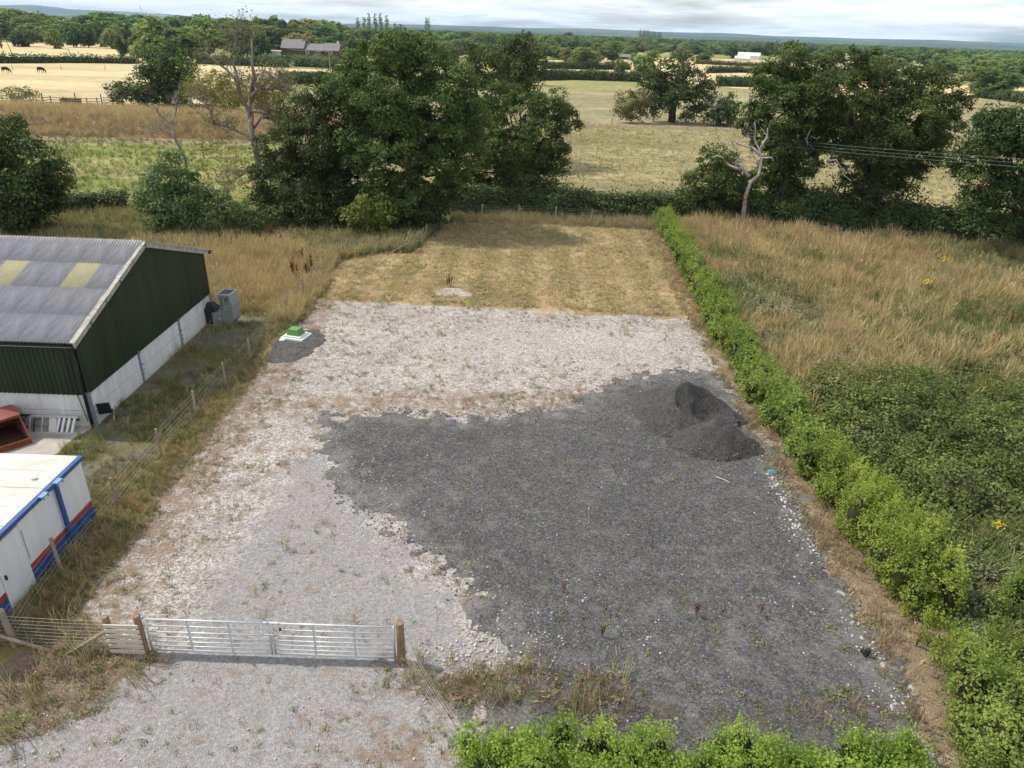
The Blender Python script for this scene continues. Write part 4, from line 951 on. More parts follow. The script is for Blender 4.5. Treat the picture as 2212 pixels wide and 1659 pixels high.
T6 = [(1090, 208, 36), (1050, 262, 48), (1130, 250, 50), (1188, 232, 40), (1225, 262, 32), (1160, 310, 46, -1), (1082, 330, 54, -1.2), (1200, 318, 28), (1120, 372, 44, -1), (1170, 385, 36), (1050, 375, 34), (1000, 372, 26), (1208, 365, 22), (1105, 410, 34), (1140, 345, 48, 1), (1060, 300, 46, 1), (1030, 410, 26)]
oak('oak_tree', 'rounded oak at the right end of group, overhanging the back hedge', 'tree', (0.2, 61.5, 0), plobes(T6, 61.5, 4, 1.5), seed=13, trunk_r=.38)
T7 = [(1100, 135, 48), (1135, 105, 36), (1060, 150, 44), (1030, 205, 48), (1115, 180, 42), (1010, 130, 40), (1150, 145, 30)]
oak('oak_tree', 'mid green oak behind the two tallest trees of the left group', 'tree', (-3.5, 84, 0), plobes(T7, 84, 5, 2.5), seed=14, leaf='oak2', trunk_r=.45, leaf_size=.27, puff=.75, per=60, dens=1.15)
T10 = [(1700, 132, 38), (1660, 172, 42), (1752, 162, 46), (1640, 232, 34), (1702, 240, 56, -1.4), (1772, 240, 48), (1682, 318, 46, -1), (1742, 345, 42, -1), (1705, 412, 30), (1655, 300, 34, 1), (1720, 190, 50, 1.2), (1690, 380, 42, .8), (1740, 300, 50, 1), (1660, 370, 28), (1700, 450, 26), (1790, 290, 44), (1780, 170, 40), (1620, 270, 26)]
oak('oak_tree', 'tall oak right behind the bleached dead tree', 'tree', (21.4, 58.6, 0), plobes(T10, 58.6, 6, 1.4), seed=15, trunk_r=.45)
T11 = [(1830, 152, 42), (1890, 202, 56), (1830, 250, 54, -1), (1950, 190, 50), (2020, 202, 50), (2060, 228, 32), (1970, 268, 56, -1.3), (1900, 318, 56, -1.4), (1842, 338, 46), (1990, 338, 42), (1960, 395, 32), (1882, 405, 36), (2040, 282, 36), (1800, 192, 38), (1880, 142, 36), (1925, 250, 50, 1.5), (1870, 270, 56, 1.4), (1920, 370, 46, .8), (1850, 400, 38), (1900, 440, 34), (2010, 290, 40, 1)]
oak('oak_tree', 'wide spreading oak right of centre of the right-hand group', 'tree', (27.6, 57.0, 0), plobes(T11, 57.2, 7, 1.5), seed=16, trunk_r=.5)
T12 = [(2172, 282, 46), (2122, 312, 42), (2082, 350, 32), (2195, 350, 56), (2122, 398, 46, -.8), (2185, 440, 56, -.8), (2145, 265, 32), (2250, 300, 60), (2250, 400, 60), (2110, 440, 34)]
oak('oak_tree', 'dark oak cut off by the right edge, overhead wires crossing it', 'tree', (37.5, 50.5, 0), plobes(T12, 50.5, 8, 1.2), seed=17, trunk_r=.45, leaf='oak2')
T9 = [(1540, 345, 30), (1510, 395, 32), (1570, 388, 36), (1545, 420, 32), (1600, 418, 32), (1500, 420, 18), (1575, 350, 18), (1620, 400, 26)]
# living left half plus bleached top = one tree
tr = oak('half_dead_oak', 'half dead oak with bleached bare limbs above a leafy left side', 'tree', base_at(1603, 490), plobes(T9, 57.3, 9, .9), seed=18, trunk_r=.30, leaf='oak', trunk_top=P(1618, 395, 57.3) - np.array(base_at(1603, 490)))
def px_limb(mb, pts, Y, r0, r1, base, n=8, dz=None):
    q_ = []
    for i, (x, y) in enumerate(pts):
        p = P(x, y, Y + (0.5 * math.sin(i * 1.7 + x) if 0 < i else 0)) - np.asarray(base); q_.append(p)
    mb.tube(q_, r1 + (r0 - r1) * (1 - np.linspace(0, 1, len(q_))) ** 1.35, n, cap=True)
bs = np.array(base_at(1603, 490)); mb = MB(); YS = 55.6
px_limb(mb, [(1603, 494), (1610, 424), (1622, 392), (1639, 378), (1644, 354), (1643, 333), (1641, 324), (1629, 300), (1632, 280), (1630, 263)], YS, .17, .03, bs)
px_limb(mb, [(1643, 326), (1648, 308), (1658, 296), (1658, 278)], YS, .13, .04, bs)
px_limb(mb, [(1643, 336), (1634, 326), (1625, 319)], YS, .12, .08, bs)
px_limb(mb, [(1645, 342), (1656, 341), (1667, 340), (1671, 348)], YS, .10, .04, bs)
px_limb(mb, [(1618, 382), (1603, 363), (1590, 364), (1575, 356), (1566, 348), (1559, 340), (1550, 336), (1538, 340)], YS, .14, .04, bs)
px_limb(mb, [(1642, 354), (1629, 349), (1631, 339), (1613, 338), (1601, 347), (1576, 350)], YS, .11, .03, bs)
px_limb(mb, [(1624, 319), (1608, 315), (1590, 309), (1585, 313), (1578, 313)], YS, .08, .05, bs)
px_limb(mb, [(1590, 364), (1588, 355), (1591, 350)], YS, .08, .03, bs)
rT = np.random.default_rng(77)
for k in range(46):
    vv = np.array(mb.v[rT.integers(len(mb.v) // 4, len(mb.v))]); d = rT.normal(size=3); d[2] = abs(d[2]) * .6; d /= np.linalg.norm(d); mb.tube(limb_path(vv, vv + d * rT.uniform(.4, 1.1), rT, 5, .16), [.03, .024, .018, .012, .008], 4, cap=False)
mb.build('dead_limbs', M_['dead'], tr, smooth=True)
# bare pale twigs hanging in the neighbouring oak
mb = MB()
bs2 = np.array([27.6, 57.0, 0])
px_limb(mb, [(1786, 348), (1806, 345), (1815, 360), (1825, 380), (1838, 390)], 55.0, .09, .03, bs2); px_limb(mb, [(1745, 312), (1742, 300), (1748, 286), (1756, 270)], 56, .05, .02, bs2)
o = mb.build('dead_branch', M_['dead'], [x for x in COL.objects if x.get('label', '').startswith('wide spreading oak')][0], smooth=True)

T8 = [(1452, 162, 34), (1412, 188, 28), (1490, 185, 36), (1530, 200, 24), (1450, 200, 36), (1480, 150, 26), (1415, 160, 22), (1510, 225, 24), (1440, 225, 22)]
oak('oak_tree', 'dark oak with thick bare trunk standing alone in the middle pasture', 'tree', base_at(1450, 264), plobes(T8, 133, 10, 2), seed=19, leaf='oak2', trunk_r=.6, leaf_size=.42, puff=1.0, per=39, dens=1.08, trunk_top=(0, 0, 4.2))
oak('field_bush', 'olive bush left of the lone dark oak in the pasture', 'bush', base_at(1362, 262), plobes([(1358, 222, 24), (1380, 215, 20), (1370, 245, 22), (1345, 240, 16), (1395, 235, 18)], 131, 20, 1), seed=20, leaf='olive', trunk_r=.15, leaf_size=.36, puff=.8, per=33, dens=0.96, fork=.1)
oak('field_bush', 'thin bush between the olive bush and lone dark oak', 'bush', base_at(1412, 262), plobes([(1412, 225, 18), (1405, 245, 14), (1420, 240, 12)], 131, 21, 1), seed=21, leaf='oak2', trunk_r=.12, leaf_size=.36, puff=.8, per=24, dens=0.88, fork=.1)
oak('field_bush', 'dense dark bush right of the lone oak trunk', 'bush', base_at(1555, 268), plobes([(1545, 235, 22), (1575, 232, 24), (1560, 252, 22), (1590, 250, 20), (1530, 255, 14)], 131, 22, 1), seed=22, leaf='oak2', trunk_r=.15, leaf_size=.36, puff=.8, per=36, dens=1.05, fork=.1)
oak('field_bush', 'small bush under the crown of the lone dark oak', 'bush', base_at(1482, 264), plobes([(1482, 246, 12), (1474, 254, 9), (1490, 254, 9)], 131, 23, 1), seed=23, leaf='oak2', trunk_r=.1, leaf_size=.34, puff=.7, per=27, dens=1.05, fork=.1)

TL = [(360, 122, 30), (330, 146, 28), (394, 150, 30), (360, 160, 44), (345, 188, 34), (402, 178, 22), (375, 195, 32), (322, 165, 24), (375, 135, 30), (340, 205, 24), (390, 205, 22)]
oak('oak_tree', 'round dark oak standing over a hedge stub in the pale field', 'tree', base_at(362, 224), plobes(TL, 134, 24, 2), seed=24, leaf='oak', trunk_r=.5, leaf_size=.42, puff=1.0, per=39, dens=1.08)
oak('field_bush', 'square dark hedge stub beside the wooden field gate', 'bush', base_at(282, 222), plobes([(250, 196, 18), (275, 195, 20), (300, 200, 20), (325, 205, 18), (262, 210, 18), (300, 214, 16)], 131, 25, 1), seed=25, leaf='hedge_d', trunk_r=.12, leaf_size=.34, puff=.8, per=39, dens=1.22, fork=.1)
oak('field_bush', 'grey green bush at the left edge by the field fence', 'bush', base_at(40, 214), plobes([(20, 203, 14), (45, 201, 15), (68, 208, 12), (32, 210, 12)], 133, 26, 1), seed=26, leaf='olive', trunk_r=.1, leaf_size=.34, puff=.8, per=30, dens=1.05, fork=.1)
oak('field_bush', 'olive thicket behind the bare ash, right of hedge stub', 'bush', base_at(500, 232), plobes([(430, 190, 26), (460, 185, 28), (500, 190, 28), (540, 195, 28), (580, 190, 26), (450, 215, 24), (500, 218, 24), (560, 220, 24), (600, 200, 24)], 118, 27, 2), seed=27, leaf='ashleaf', trunk_r=.12, leaf_size=.32, puff=.7, per=26, dens=1.1, fork=.1)

T1 = [(10, 305, 55), (-10, 365, 65), (62, 350, 48, -1), (40, 420, 65, -1), (100, 398, 42), (-10, 455, 60), (60, 470, 45), (110, 430, 30), (135, 365, 14), (-60, 330, 70)]
oak('hawthorn_thicket', 'big dark rounded thicket at the left edge beyond the barn', 'thicket', (-33.5, 47.5, 0), plobes(T1, 47.5, 28, 1.2), seed=28, leaf='oak2', trunk_r=.25, leaf_size=.24, puff=.55, per=51, dens=1.19, fork=.15)
oak('hawthorn_sapling', 'thin half bare hawthorn at the right of dark left thicket', 'tree', base_at(122, 478), plobes([(120, 325, 14), (118, 350, 18), (140, 375, 18), (128, 395, 20), (145, 400, 14), (110, 420, 20)], 48.5, 29, .7), seed=29, leaf='olive', trunk_r=.08, leaf_size=.2, puff=.45, per=19, dens=0.88, fork=.2, bark='bark')
T2 = [(365, 362, 28), (350, 395, 36), (395, 398, 36), (330, 432, 34), (385, 440, 46, -.8), (425, 430, 34), (350, 465, 36, -.6), (405, 470, 36, -.6), (305, 450, 18)]
oak('sallow_bush', 'rounded leafy green bush below the leaning dead stem', 'bush', (-22.8, 49.5, 0), plobes(T2, 49.5, 30, 1.0), seed=30, leaf='sallow', trunk_r=.12, leaf_size=.22, puff=.5, per=45, dens=1.16, fork=.12)
oak('sallow_bush', 'low grey green willow scrub between round bush and oak', 'bush', (-17.5, 49.0, 0), plobes([(455, 445, 28), (490, 450, 30), (525, 462, 28), (460, 475, 28), (505, 480, 26), (545, 485, 22), (480, 425, 14)], 49, 31, .8), seed=31, leaf='sallow', trunk_r=.06, leaf_size=.18, puff=.42, per=39, dens=1.08, fork=.1)
oak('hazel_bush', 'yellow green hazel bush in the shade below the largest oak', 'bush', (-9.9, 50.2, 0), plobes([(800, 450, 34), (840, 462, 28), (775, 468, 28), (815, 482, 32)], 50.2, 32, .6), seed=32, leaf='hazel', trunk_r=.07, leaf_size=.2, puff=.45, per=42, dens=1.08, fork=.1)
oak('undergrowth', 'dark undergrowth below the low oak, left of hazel bush', 'bush', (-13.5, 50.8, 0), plobes([(600, 470, 30), (640, 478, 30), (690, 475, 34), (735, 480, 30), (565, 480, 26), (660, 455, 30)], 51, 33, .6), seed=33, leaf='oak2', trunk_r=.06, leaf_size=.2, puff=.45, per=36, dens=1.08, fork=.1)
oak('undergrowth', 'dark ivy undergrowth right of hazel bush beside the fence corner', 'bush', (-6.6, 51.8, 0), plobes([(880, 465, 34), (920, 460, 34), (905, 485, 22), (940, 440, 26), (950, 465, 18)], 52, 34, .6), seed=34, leaf='oak2', trunk_r=.06, leaf_size=.2, puff=.45, per=39, dens=1.16, fork=.1)

# ---- the dying ash and the bare stem beside it
def bare_tree(name, label, base, limbs, Y, mat, leaves=None, leaf='ashleaf', twig_seed=5, ntw=10, per=7, lsz=.22, twl=1.6):
    base = np.array(base); t = thing(name, label, 'tree', tuple(base)); mb = MB(); rng = np.random.default_rng(twig_seed); tips = []
    for pts, r0, r1 in limbs:
        q_ = [P(x, y, Y + 0.8 * math.sin(i * 1.3 + x * .05) * (i > 0) + (x - limbs[0][0][0][0]) * 0.0) - base for i, (x, y) in enumerate(pts)]
        if pts is limbs[0][0]: q_[0] = np.array([0, 0, -.2])
        qq = []
        for a, b in zip(q_[:-1], q_[1:]): qq += [a, (a + b) / 2 + rng.normal(size=3) * .03 * np.linalg.norm(b - a)]
        qq.append(q_[-1]); mb.tube(qq, np.linspace(r0, r1, len(qq)), 8)
        for k in range(ntw):
            st = qq[rng.integers(len(qq) // 2, len(qq))]; d = rng.normal(size=3); d[2] = abs(d[2]) * .8; d /= np.linalg.norm(d)
            L_ = twl * rng.uniform(.4, 1.2); e = st + d * L_; pp = limb_path(st, e, rng, 5, .14, .05)
            mb.tube(pp, np.linspace(max(.02, r1 * .6), .008, 5), 4, cap=False); tips.append(e)
            for m in range(3):
                d2 = d + rng.normal(size=3) * .7; e2 = pp[3] + d2 / np.linalg.norm(d2) * L_ * .5; mb.tube(limb_path(pp[2], e2, rng, 4, .12), np.linspace(.016, .006, 4), 3, cap=False); tips.append(e2)
    mb.build('trunk', M_[mat], t, smooth=True)
    if leaves:
        tp = np.array(tips); lb = np.array(plobes(leaves, Y, twig_seed, 1.5)); lb[:, :3] -= base
        C, Nn = puff_points(lb, .42, per, .75, rng, .1)
        idx = rng.integers(0, len(tp), int(len(tp) * 2.2)); C = np.concatenate([C, tp[idx] + rng.normal(size=(len(idx), 3)) * .22]); Nn = np.concatenate([Nn, rng.normal(size=(len(idx), 3))])
        V, Fq = leaf_quads(C, Nn, lsz, rng); obj('crown', np_mesh('crown', V, Fq, M_[leaf]), t)
    return t
ASH = [([(570, 447), (562, 380), (552, 320), (541, 274), (540, 230), (545, 190), (551, 169), (544, 134), (544, 90), (549, 66)], .32, .04),
       ([(541, 262), (537, 239), (518, 204), (512, 176), (489, 150), (458, 125), (440, 112)], .20, .04), ([(512, 178), (509, 153), (500, 122), (509, 87), (506, 70)], .14, .03),
       ([(546, 210), (547, 204), (563, 188), (586, 167), (600, 174)], .17, .04), ([(563, 190), (590, 191), (605, 192), (628, 197)], .12, .03),
       ([(542, 240), (573, 244), (594, 239), (603, 265)], .14, .05), ([(545, 280), (565, 253), (590, 258), (612, 285)], .12, .04),
       ([(548, 300), (520, 286), (489, 272), (463, 269)], .16, .05), ([(555, 360), (530, 372), (512, 385), (485, 410)], .10, .03), ([(463, 269), (455, 239), (444, 222), (430, 215)], .09, .03)]
bare_tree('ash_tree', 'dying ash with bare grey branches and sparse yellowing leaves', base_at(570, 447), ASH, 58.9, 'ash',
          [(430, 170, 30), (470, 185, 34), (410, 205, 26), (455, 230, 30), (500, 215, 30), (560, 215, 26), (600, 195, 28), (585, 240, 26), (540, 330, 24), (480, 300, 34), (440, 320, 30), (500, 350, 34), (460, 370, 30), (520, 400, 26), (420, 250, 22), (620, 175, 20)], ntw=30, per=8, lsz=.16, twl=1.5)
bare_tree('dead_sapling', 'leaning leafless grey sapling above the round green bush', base_at(412, 462), [([(412, 462), (405, 400), (400, 343), (384, 310), (375, 291), (367, 268), (345, 248), (336, 225)], .14, .02), ([(375, 291), (352, 282), (330, 280)], .06, .02), ([(367, 268), (378, 250), (382, 225), (376, 205)], .06, .02)], 53.5, 'ash', None, ntw=12, twl=1.3, twig_seed=9)

# ------------------------------------------------------------------ hedges
def hedge(name, label, path, width, height, leaf, lsize, n, cat='hedge', seed=1, lump=.25, core=True, shoots=0.0, zbase=0.0, group=None):
    """path: [(x, y, width factor, height factor)]"""
    rng = np.random.default_rng(seed)
    p = np.array([(q_[0], q_[1], q_[2] if len(q_) > 2 else 1, q_[3] if len(q_) > 3 else 1) for q_ in path], float)
    o0 = p[0, :2].copy(); t = thing(name, label, cat, (o0[0], o0[1], zbase), group=group); p[:, :2] -= o0
    seg = np.hypot(np.diff(p[:, 0]), np.diff(p[:, 1])); s = np.concatenate([[0], np.cumsum(seg)]); LT = s[-1]
    def at(u): return np.stack([np.interp(u, s, p[:, k]) for k in range(4)], -1)
    def frame(u):
        a = at(np.clip(u - .3, 0, LT)); b = at(np.clip(u + .3, 0, LT)); d = b[:, :2] - a[:, :2]; d /= np.linalg.norm(d, axis=1, keepdims=True) + 1e-9
        return np.stack([-d[:, 1], d[:, 0]], -1)
    u = rng.random(n) * LT; q_ = at(u); nn = frame(u)
    ang = rng.uniform(0, math.pi, n) ; ex = np.cos(ang); ez = np.sin(ang)
    sgn = np.abs(ex) ** .75 * np.sign(ex); sz = ez ** .6
    lmp = 1 + lump * 2 * (fbm(u * .9 + 10 * np.cos(ang), ang * 1.6, seed, 3) - .5) + lump * 1.6 * (fbm(u * .35, u * 0, seed + 5, 2) - .5)
    wob = (fbm(u * .5, u * 0 + 3, seed + 9, 2) - .5) * width * .5
    rad = (.72 + .30 * rng.random(n) ** .7) * lmp
    sh = (rng.random(n) < shoots) * rng.random(n) ** 2 * .45
    x = (sgn * rad * width / 2 * q_[:, 2] + wob)
    z = (sz * rad + sh * ez) * height * q_[:, 3] + .04
    C = np.stack([q_[:, 0] + nn[:, 0] * x, q_[:, 1] + nn[:, 1] * x, z], -1) + rng.normal(size=(n, 3)) * lsize * .5
    Nn = np.stack([nn[:, 0] * ex, nn[:, 1] * ex, ez + .4], -1) + rng.normal(size=(n, 3)) * .7
    V, Fq = leaf_quads(C, Nn, lsize, rng, .7); obj('foliage', np_mesh('foliage', V, Fq, M_[leaf]), t)
    if core:
        k = max(6, int(LT / max(.35, width * .3))); us = np.linspace(0, LT, k); qs = at(us); fr = frame(us); m = 9; V = []; Fq = []
        for i in range(k):
            wv = (fbm(us[i:i + 1] * .5, us[i:i + 1] * 0 + 3, seed + 9, 2)[0] - .5) * width * .5
            en = min(1.0, .35 + min(i, k - 1 - i) * .5)
            for j in range(m):
                a = math.pi * j / (m - 1); e = math.cos(a); l_ = .70 * en * (1 + lump * 2 * (float(fbm(us[i] * .9 + 10 * math.cos(a), a * 1.6, seed, 3)) - .5) + lump * 1.6 * (float(fbm(us[i] * .35, 0.0, seed + 5, 2)) - .5))
                xx = abs(e) ** .75 * (1 if e > 0 else -1) * l_ * width / 2 * qs[i, 2] + wv
                V.append((qs[i, 0] + fr[i, 0] * xx, qs[i, 1] + fr[i, 1] * xx, math.sin(a) ** .6 * l_ * height * qs[i, 3] if 0 < j < m - 1 else -.05))
        for i in range(k - 1):
            for j in range(m - 1): b = i * m + j; Fq.append((b, b + 1, b + m + 1, b + m))
        obj('inner_core', np_mesh('inner_core', V, Fq, M_['core'], smooth=True), t)
    return t
def bush_hedge(name, label, path, width, height, leaf, lsize, puff, per, dens, step=.5, cat='hedge', seed=1, shoots=300, core=True):
    rng = np.random.default_rng(seed); p = np.array([(q_[0], q_[1], q_[2], q_[3]) for q_ in path], float); o0 = p[0, :2].copy()
    t = thing(name, label, cat, (o0[0], o0[1], 0)); p[:, :2] -= o0
    s = np.concatenate([[0], np.cumsum(np.hypot(np.diff(p[:, 0]), np.diff(p[:, 1])))]); LT = s[-1]; lobes = []; u = 0.0
    while u < LT:
        q_ = [np.interp(u, s, p[:, k]) for k in range(4)]; u2 = min(u + .3, LT); d = np.array([np.interp(u2, s, p[:, k]) - np.interp(u2 - .3, s, p[:, k]) for k in range(2)]); d /= np.linalg.norm(d)
        for sd in (-1, 0, 1):
            lat = (sd * rng.uniform(.15, .38) + rng.normal() * .05) * width * q_[2]; r_ = width * q_[2] * rng.uniform(.15, .30); hz = height * q_[3] * rng.uniform(.5, 1.25) * (.8 + .4 * float(fbm(u * .45, 0.0, seed, 2)))
            lobes.append((q_[0] - d[1] * lat + rng.normal() * .1, q_[1] + d[0] * lat + rng.normal() * .1, hz * .52, r_, r_, hz * .5))
        u += step * rng.uniform(.7, 1.3)
    C, Nn = puff_points(lobes, puff, per, dens, rng, .72); C2, N2 = puff_points(lobes, puff * 1.3, per // 2, dens * .7, rng, .35); C = np.concatenate([C, C2]); Nn = np.concatenate([Nn, N2]); k = C[:, 2] > .02; C = C[k]; Nn = Nn[k]
    lb = np.array(lobes); S_ = []; SN = []
    for k in range(shoots):
        l_ = lb[rng.integers(len(lb))]; a = rng.uniform(0, 6.283); rr = rng.random() ** .5 * .8; hh = rng.uniform(.10, .42) * height
        b = np.array([l_[0] + math.cos(a) * rr * l_[3], l_[1] + math.sin(a) * rr * l_[4], l_[2] + l_[5] * math.sqrt(max(0, 1 - rr * rr)) * .95]); tp = b + np.array([rng.normal() * .12, rng.normal() * .12, hh])
        m = int(hh / (lsize * .55)) + 2; f = np.linspace(0, 1, m)[:, None]; S_.append(b + (tp - b) * f + rng.normal(size=(m, 3)) * lsize * .45); SN.append(rng.normal(size=(m, 3)) + np.array([0, 0, .3]))
    if S_: C = np.concatenate([C] + S_); Nn = np.concatenate([Nn] + SN)
    V, Fq = leaf_quads(C, Nn, lsize, rng, .72); obj('foliage', np_mesh('foliage', V, Fq, M_[leaf]), t)
    mb = MB()
    for x_, y_, z_, rx, ry, rz in lobes:
        for k in range(3):
            e = np.array([x_, y_, z_]) + rng.normal(size=3) * np.array([rx, ry, rz]) * .5; mb.tube(limb_path((x_ * 1.0, y_, -.05), e, rng, 4, .08), [.018, .014, .010, .006], 4, cap=False)
    mb.build('stems', M_['bark'], t)
    if core:
        mb = MB()
        for x_, y_, z_, rx, ry, rz in lobes:
            m = 7; vs_ = [(x_, y_, z_ + rz * .6)]
            for r_ in range(1, 4):
                a1 = r_ / 3 * math.pi * .62
                for k in range(m): a2 = 6.283 * k / m; vs_.append((x_ + rx * .62 * math.sin(a1) * math.cos(a2), y_ + ry * .62 * math.sin(a1) * math.sin(a2), z_ + rz * .6 * math.cos(a1)))
            fs_ = [(0, 1 + k, 1 + (k + 1) % m) for k in range(m)]
            for r_ in range(2):
                for k in range(m): b = 1 + r_ * m; fs_.append((b + k, b + m + k, b + m + (k + 1) % m, b + (k + 1) % m))
            mb.add(vs_, fs_)
        o = mb.build('inner_core', M_['core'], t, smooth=True); o['kind'] = 'stuff'
    return t
# young hedge along the right side: three plants groups by age and gaps
bush_hedge('young_hedge', 'long bright green young hedge running from the yard to the oaks', [(11.6, 57.5, 1, .85), (11.3, 50, 1, .9), (10.95, 42, .95, .95), (10.6, 34, 1.0, 1), (10.5, 28, 1.05, 1), (10.6, 23, 1.15, 1.0), (10.75, 20.5, 1.15, .95)], 1.35, 1.25, 'hedge', .10, .17, 18, .62, .42, seed=51, shoots=3200)
bush_hedge('young_hedge', 'bushy stretch of yellow green hedge beside the dark chippings edge', [(10.85, 20.8, 1.0, .9), (11.0, 18.8, 1.1, 1.0), (10.95, 17, 1.1, 1.1), (11.0, 15.2, 1.05, 1.1), (11.05, 14.0, .7, .8)], 1.8, 1.5, 'hedge_y', .066, .15, 28, .9, .42, seed=52, shoots=900)
bush_hedge('hedge_shrub', 'straggling yellow tipped shrub beyond the gap in the hedge', [gq(2000, 1400, .6, .6), gq(2040, 1440, .9, .7), gq(2060, 1480, .7, .6)], 1.2, 1.2, 'hedge_y', .06, .17, 18, .6, .55, cat='bush', seed=53, shoots=150, core=False)
bush_hedge('hedge_shrub', 'large leafy shrub at the bottom right corner', [gq(2150, 1475, .8, .9), gq(2160, 1560, 1.1, 1.05), gq(2120, 1640, 1.1, 1.0), gq(2120, 1740, 1, 1)], 1.8, 1.6, 'hedge', .068, .18, 34, .9, .5, cat='bush', seed=54, shoots=260)
bush_hedge('hedge_shrub', 'leafy shrub at the right edge above the orange rag', [gq(2175, 1330, .8, .9), gq(2230, 1360, 1.0, 1.0), gq(2300, 1380, 1, 1)], 1.9, 1.5, 'hedge', .068, .18, 34, .9, .5, cat='bush', seed=55, shoots=180)
bush_hedge('front_hedge', 'bright green hedge along the bottom edge of the photo', [(-.4, 9.35, .8, .9), (.6, 9.3, 1.1, 1.15), (2.2, 9.2, 1, .95), (4.0, 9.2, 1, .9), (6.0, 9.35, 1, .85), (7.6, 9.55, .95, .8), (8.8, 9.8, .8, .6)], 1.25, 1.0, 'hedge_y', .058, .14, 26, .9, .38, seed=56, shoots=1500)
# hedge across the back
hedge('field_hedge', 'dark hedge closing the back of the mown plot', [(-6.3, 58.3, 1, 1.0), (-2, 59.2, 1, 1.1), (3, 59.4, 1.1, 1.15), (8, 58.9, 1, 1.0), (12, 59.2, 1, 1.0), (15, 59.0, 1, 1)], 2.2, 1.75, 'hedge_d', .20, 24000, seed=57, shoots=.12, lump=.3)
hedge('field_hedge', 'tall overgrown dark hedge under the right-hand oaks', [(13.2, 59.6, 1, 1.1), (18, 59.3, 1.1, 1.2), (24, 58.0, 1.2, 1.3), (30, 56.0, 1.4, 1.45), (36, 53.0, 1.4, 1.4), (44, 49, 1.3, 1.3)], 2.6, 2.0, 'hedge_d', .22, 34000, seed=58, shoots=.12, lump=.35)
# distant field hedges
FH = [('trimmed dark hedge across the pale field with the cows', [(-320, 222), tuple(G(0, 137)[:2]), tuple(G(150, 136)[:2]), tuple(G(300, 138)[:2])], 2.6, 2.5, 5200, 'hedge_d'),
      ('trimmed hedge between the round dark oak and the brick house', [tuple(G(425, 137)[:2]), tuple(G(480, 140)[:2]), tuple(G(560, 143)[:2]), tuple(G(625, 146)[:2])], 2.6, 2.6, 2600, 'hedge_d'),
      ('hedge directly in front of the brick house, by the pole', [tuple(G(636, 143)[:2]), tuple(G(680, 145)[:2]), tuple(G(722, 148)[:2])], 2.6, 2.8, 1500, 'sallow'),
      ('garden hedge at the foot of the brick house', [tuple(G(560, 132)[:2]), tuple(G(640, 134)[:2]), tuple(G(740, 138)[:2])], 3.0, 2.2, 2000, 'sallow'),
      ('short hedge jutting out behind the bare ash', [tuple(G(610, 182)[:2]), tuple(G(650, 181)[:2]), tuple(G(700, 178)[:2])], 3.0, 2.4, 2500, 'hedge_d'),
      ('dark hedge at the far edge of the middle pasture', [tuple(G(1150, 174)[:2]), tuple(G(1230, 172)[:2]), tuple(G(1300, 174)[:2]), tuple(G(1386, 177)[:2])], 2.8, 2.8, 4200, 'hedge_d'),
      ('dark hedge right of the lone oak at the pasture edge', [tuple(G(1545, 186)[:2]), tuple(G(1620, 188)[:2]), tuple(G(1760, 198)[:2])], 2.8, 2.8, 3200, 'hedge_d'),
      ('second hedge line between two golden stubble strips', [tuple(G(1168, 149)[:2]), tuple(G(1260, 150)[:2]), tuple(G(1362, 151)[:2])], 3, 2.8, 2600, 'hedge_d'),
      ('low hedge behind the right side of the lone oak, golden strip above', [tuple(G(1525, 158)[:2]), tuple(G(1600, 157)[:2]), tuple(G(1680, 162)[:2])], 3, 2.6, 2000, 'hedge_d'),
      ('thin hedge below the white farm sheds', [tuple(G(1500, 138)[:2]), tuple(G(1600, 143)[:2]), tuple(G(1700, 148)[:2])], 3, 2.4, 1600, 'olive'),
      ('curving hedge bank at the right edge below golden field', [tuple(G(2118, 210)[:2]), tuple(G(2160, 216)[:2]), tuple(G(2215, 223)[:2]), tuple(G(2290, 236)[:2])], 4, 2.6, 2600, 'hedge_d'),
      ('rough hedge low along the foot of the left thicket', [tuple(G(130, 470)[:2]), tuple(G(210, 455)[:2]), tuple(G(280, 452)[:2])], 2.4, 1.5, 4200, 'hedge_d')]
for i, (lb, pth, wd, ht, n, lf) in enumerate(FH):
    far_ = pth[0][1] > 100
    hedge('field_hedge', lb, pth, wd, ht, lf, .55 if far_ else .2, n * (2 if far_ else 1), seed=70 + i, lump=.18)

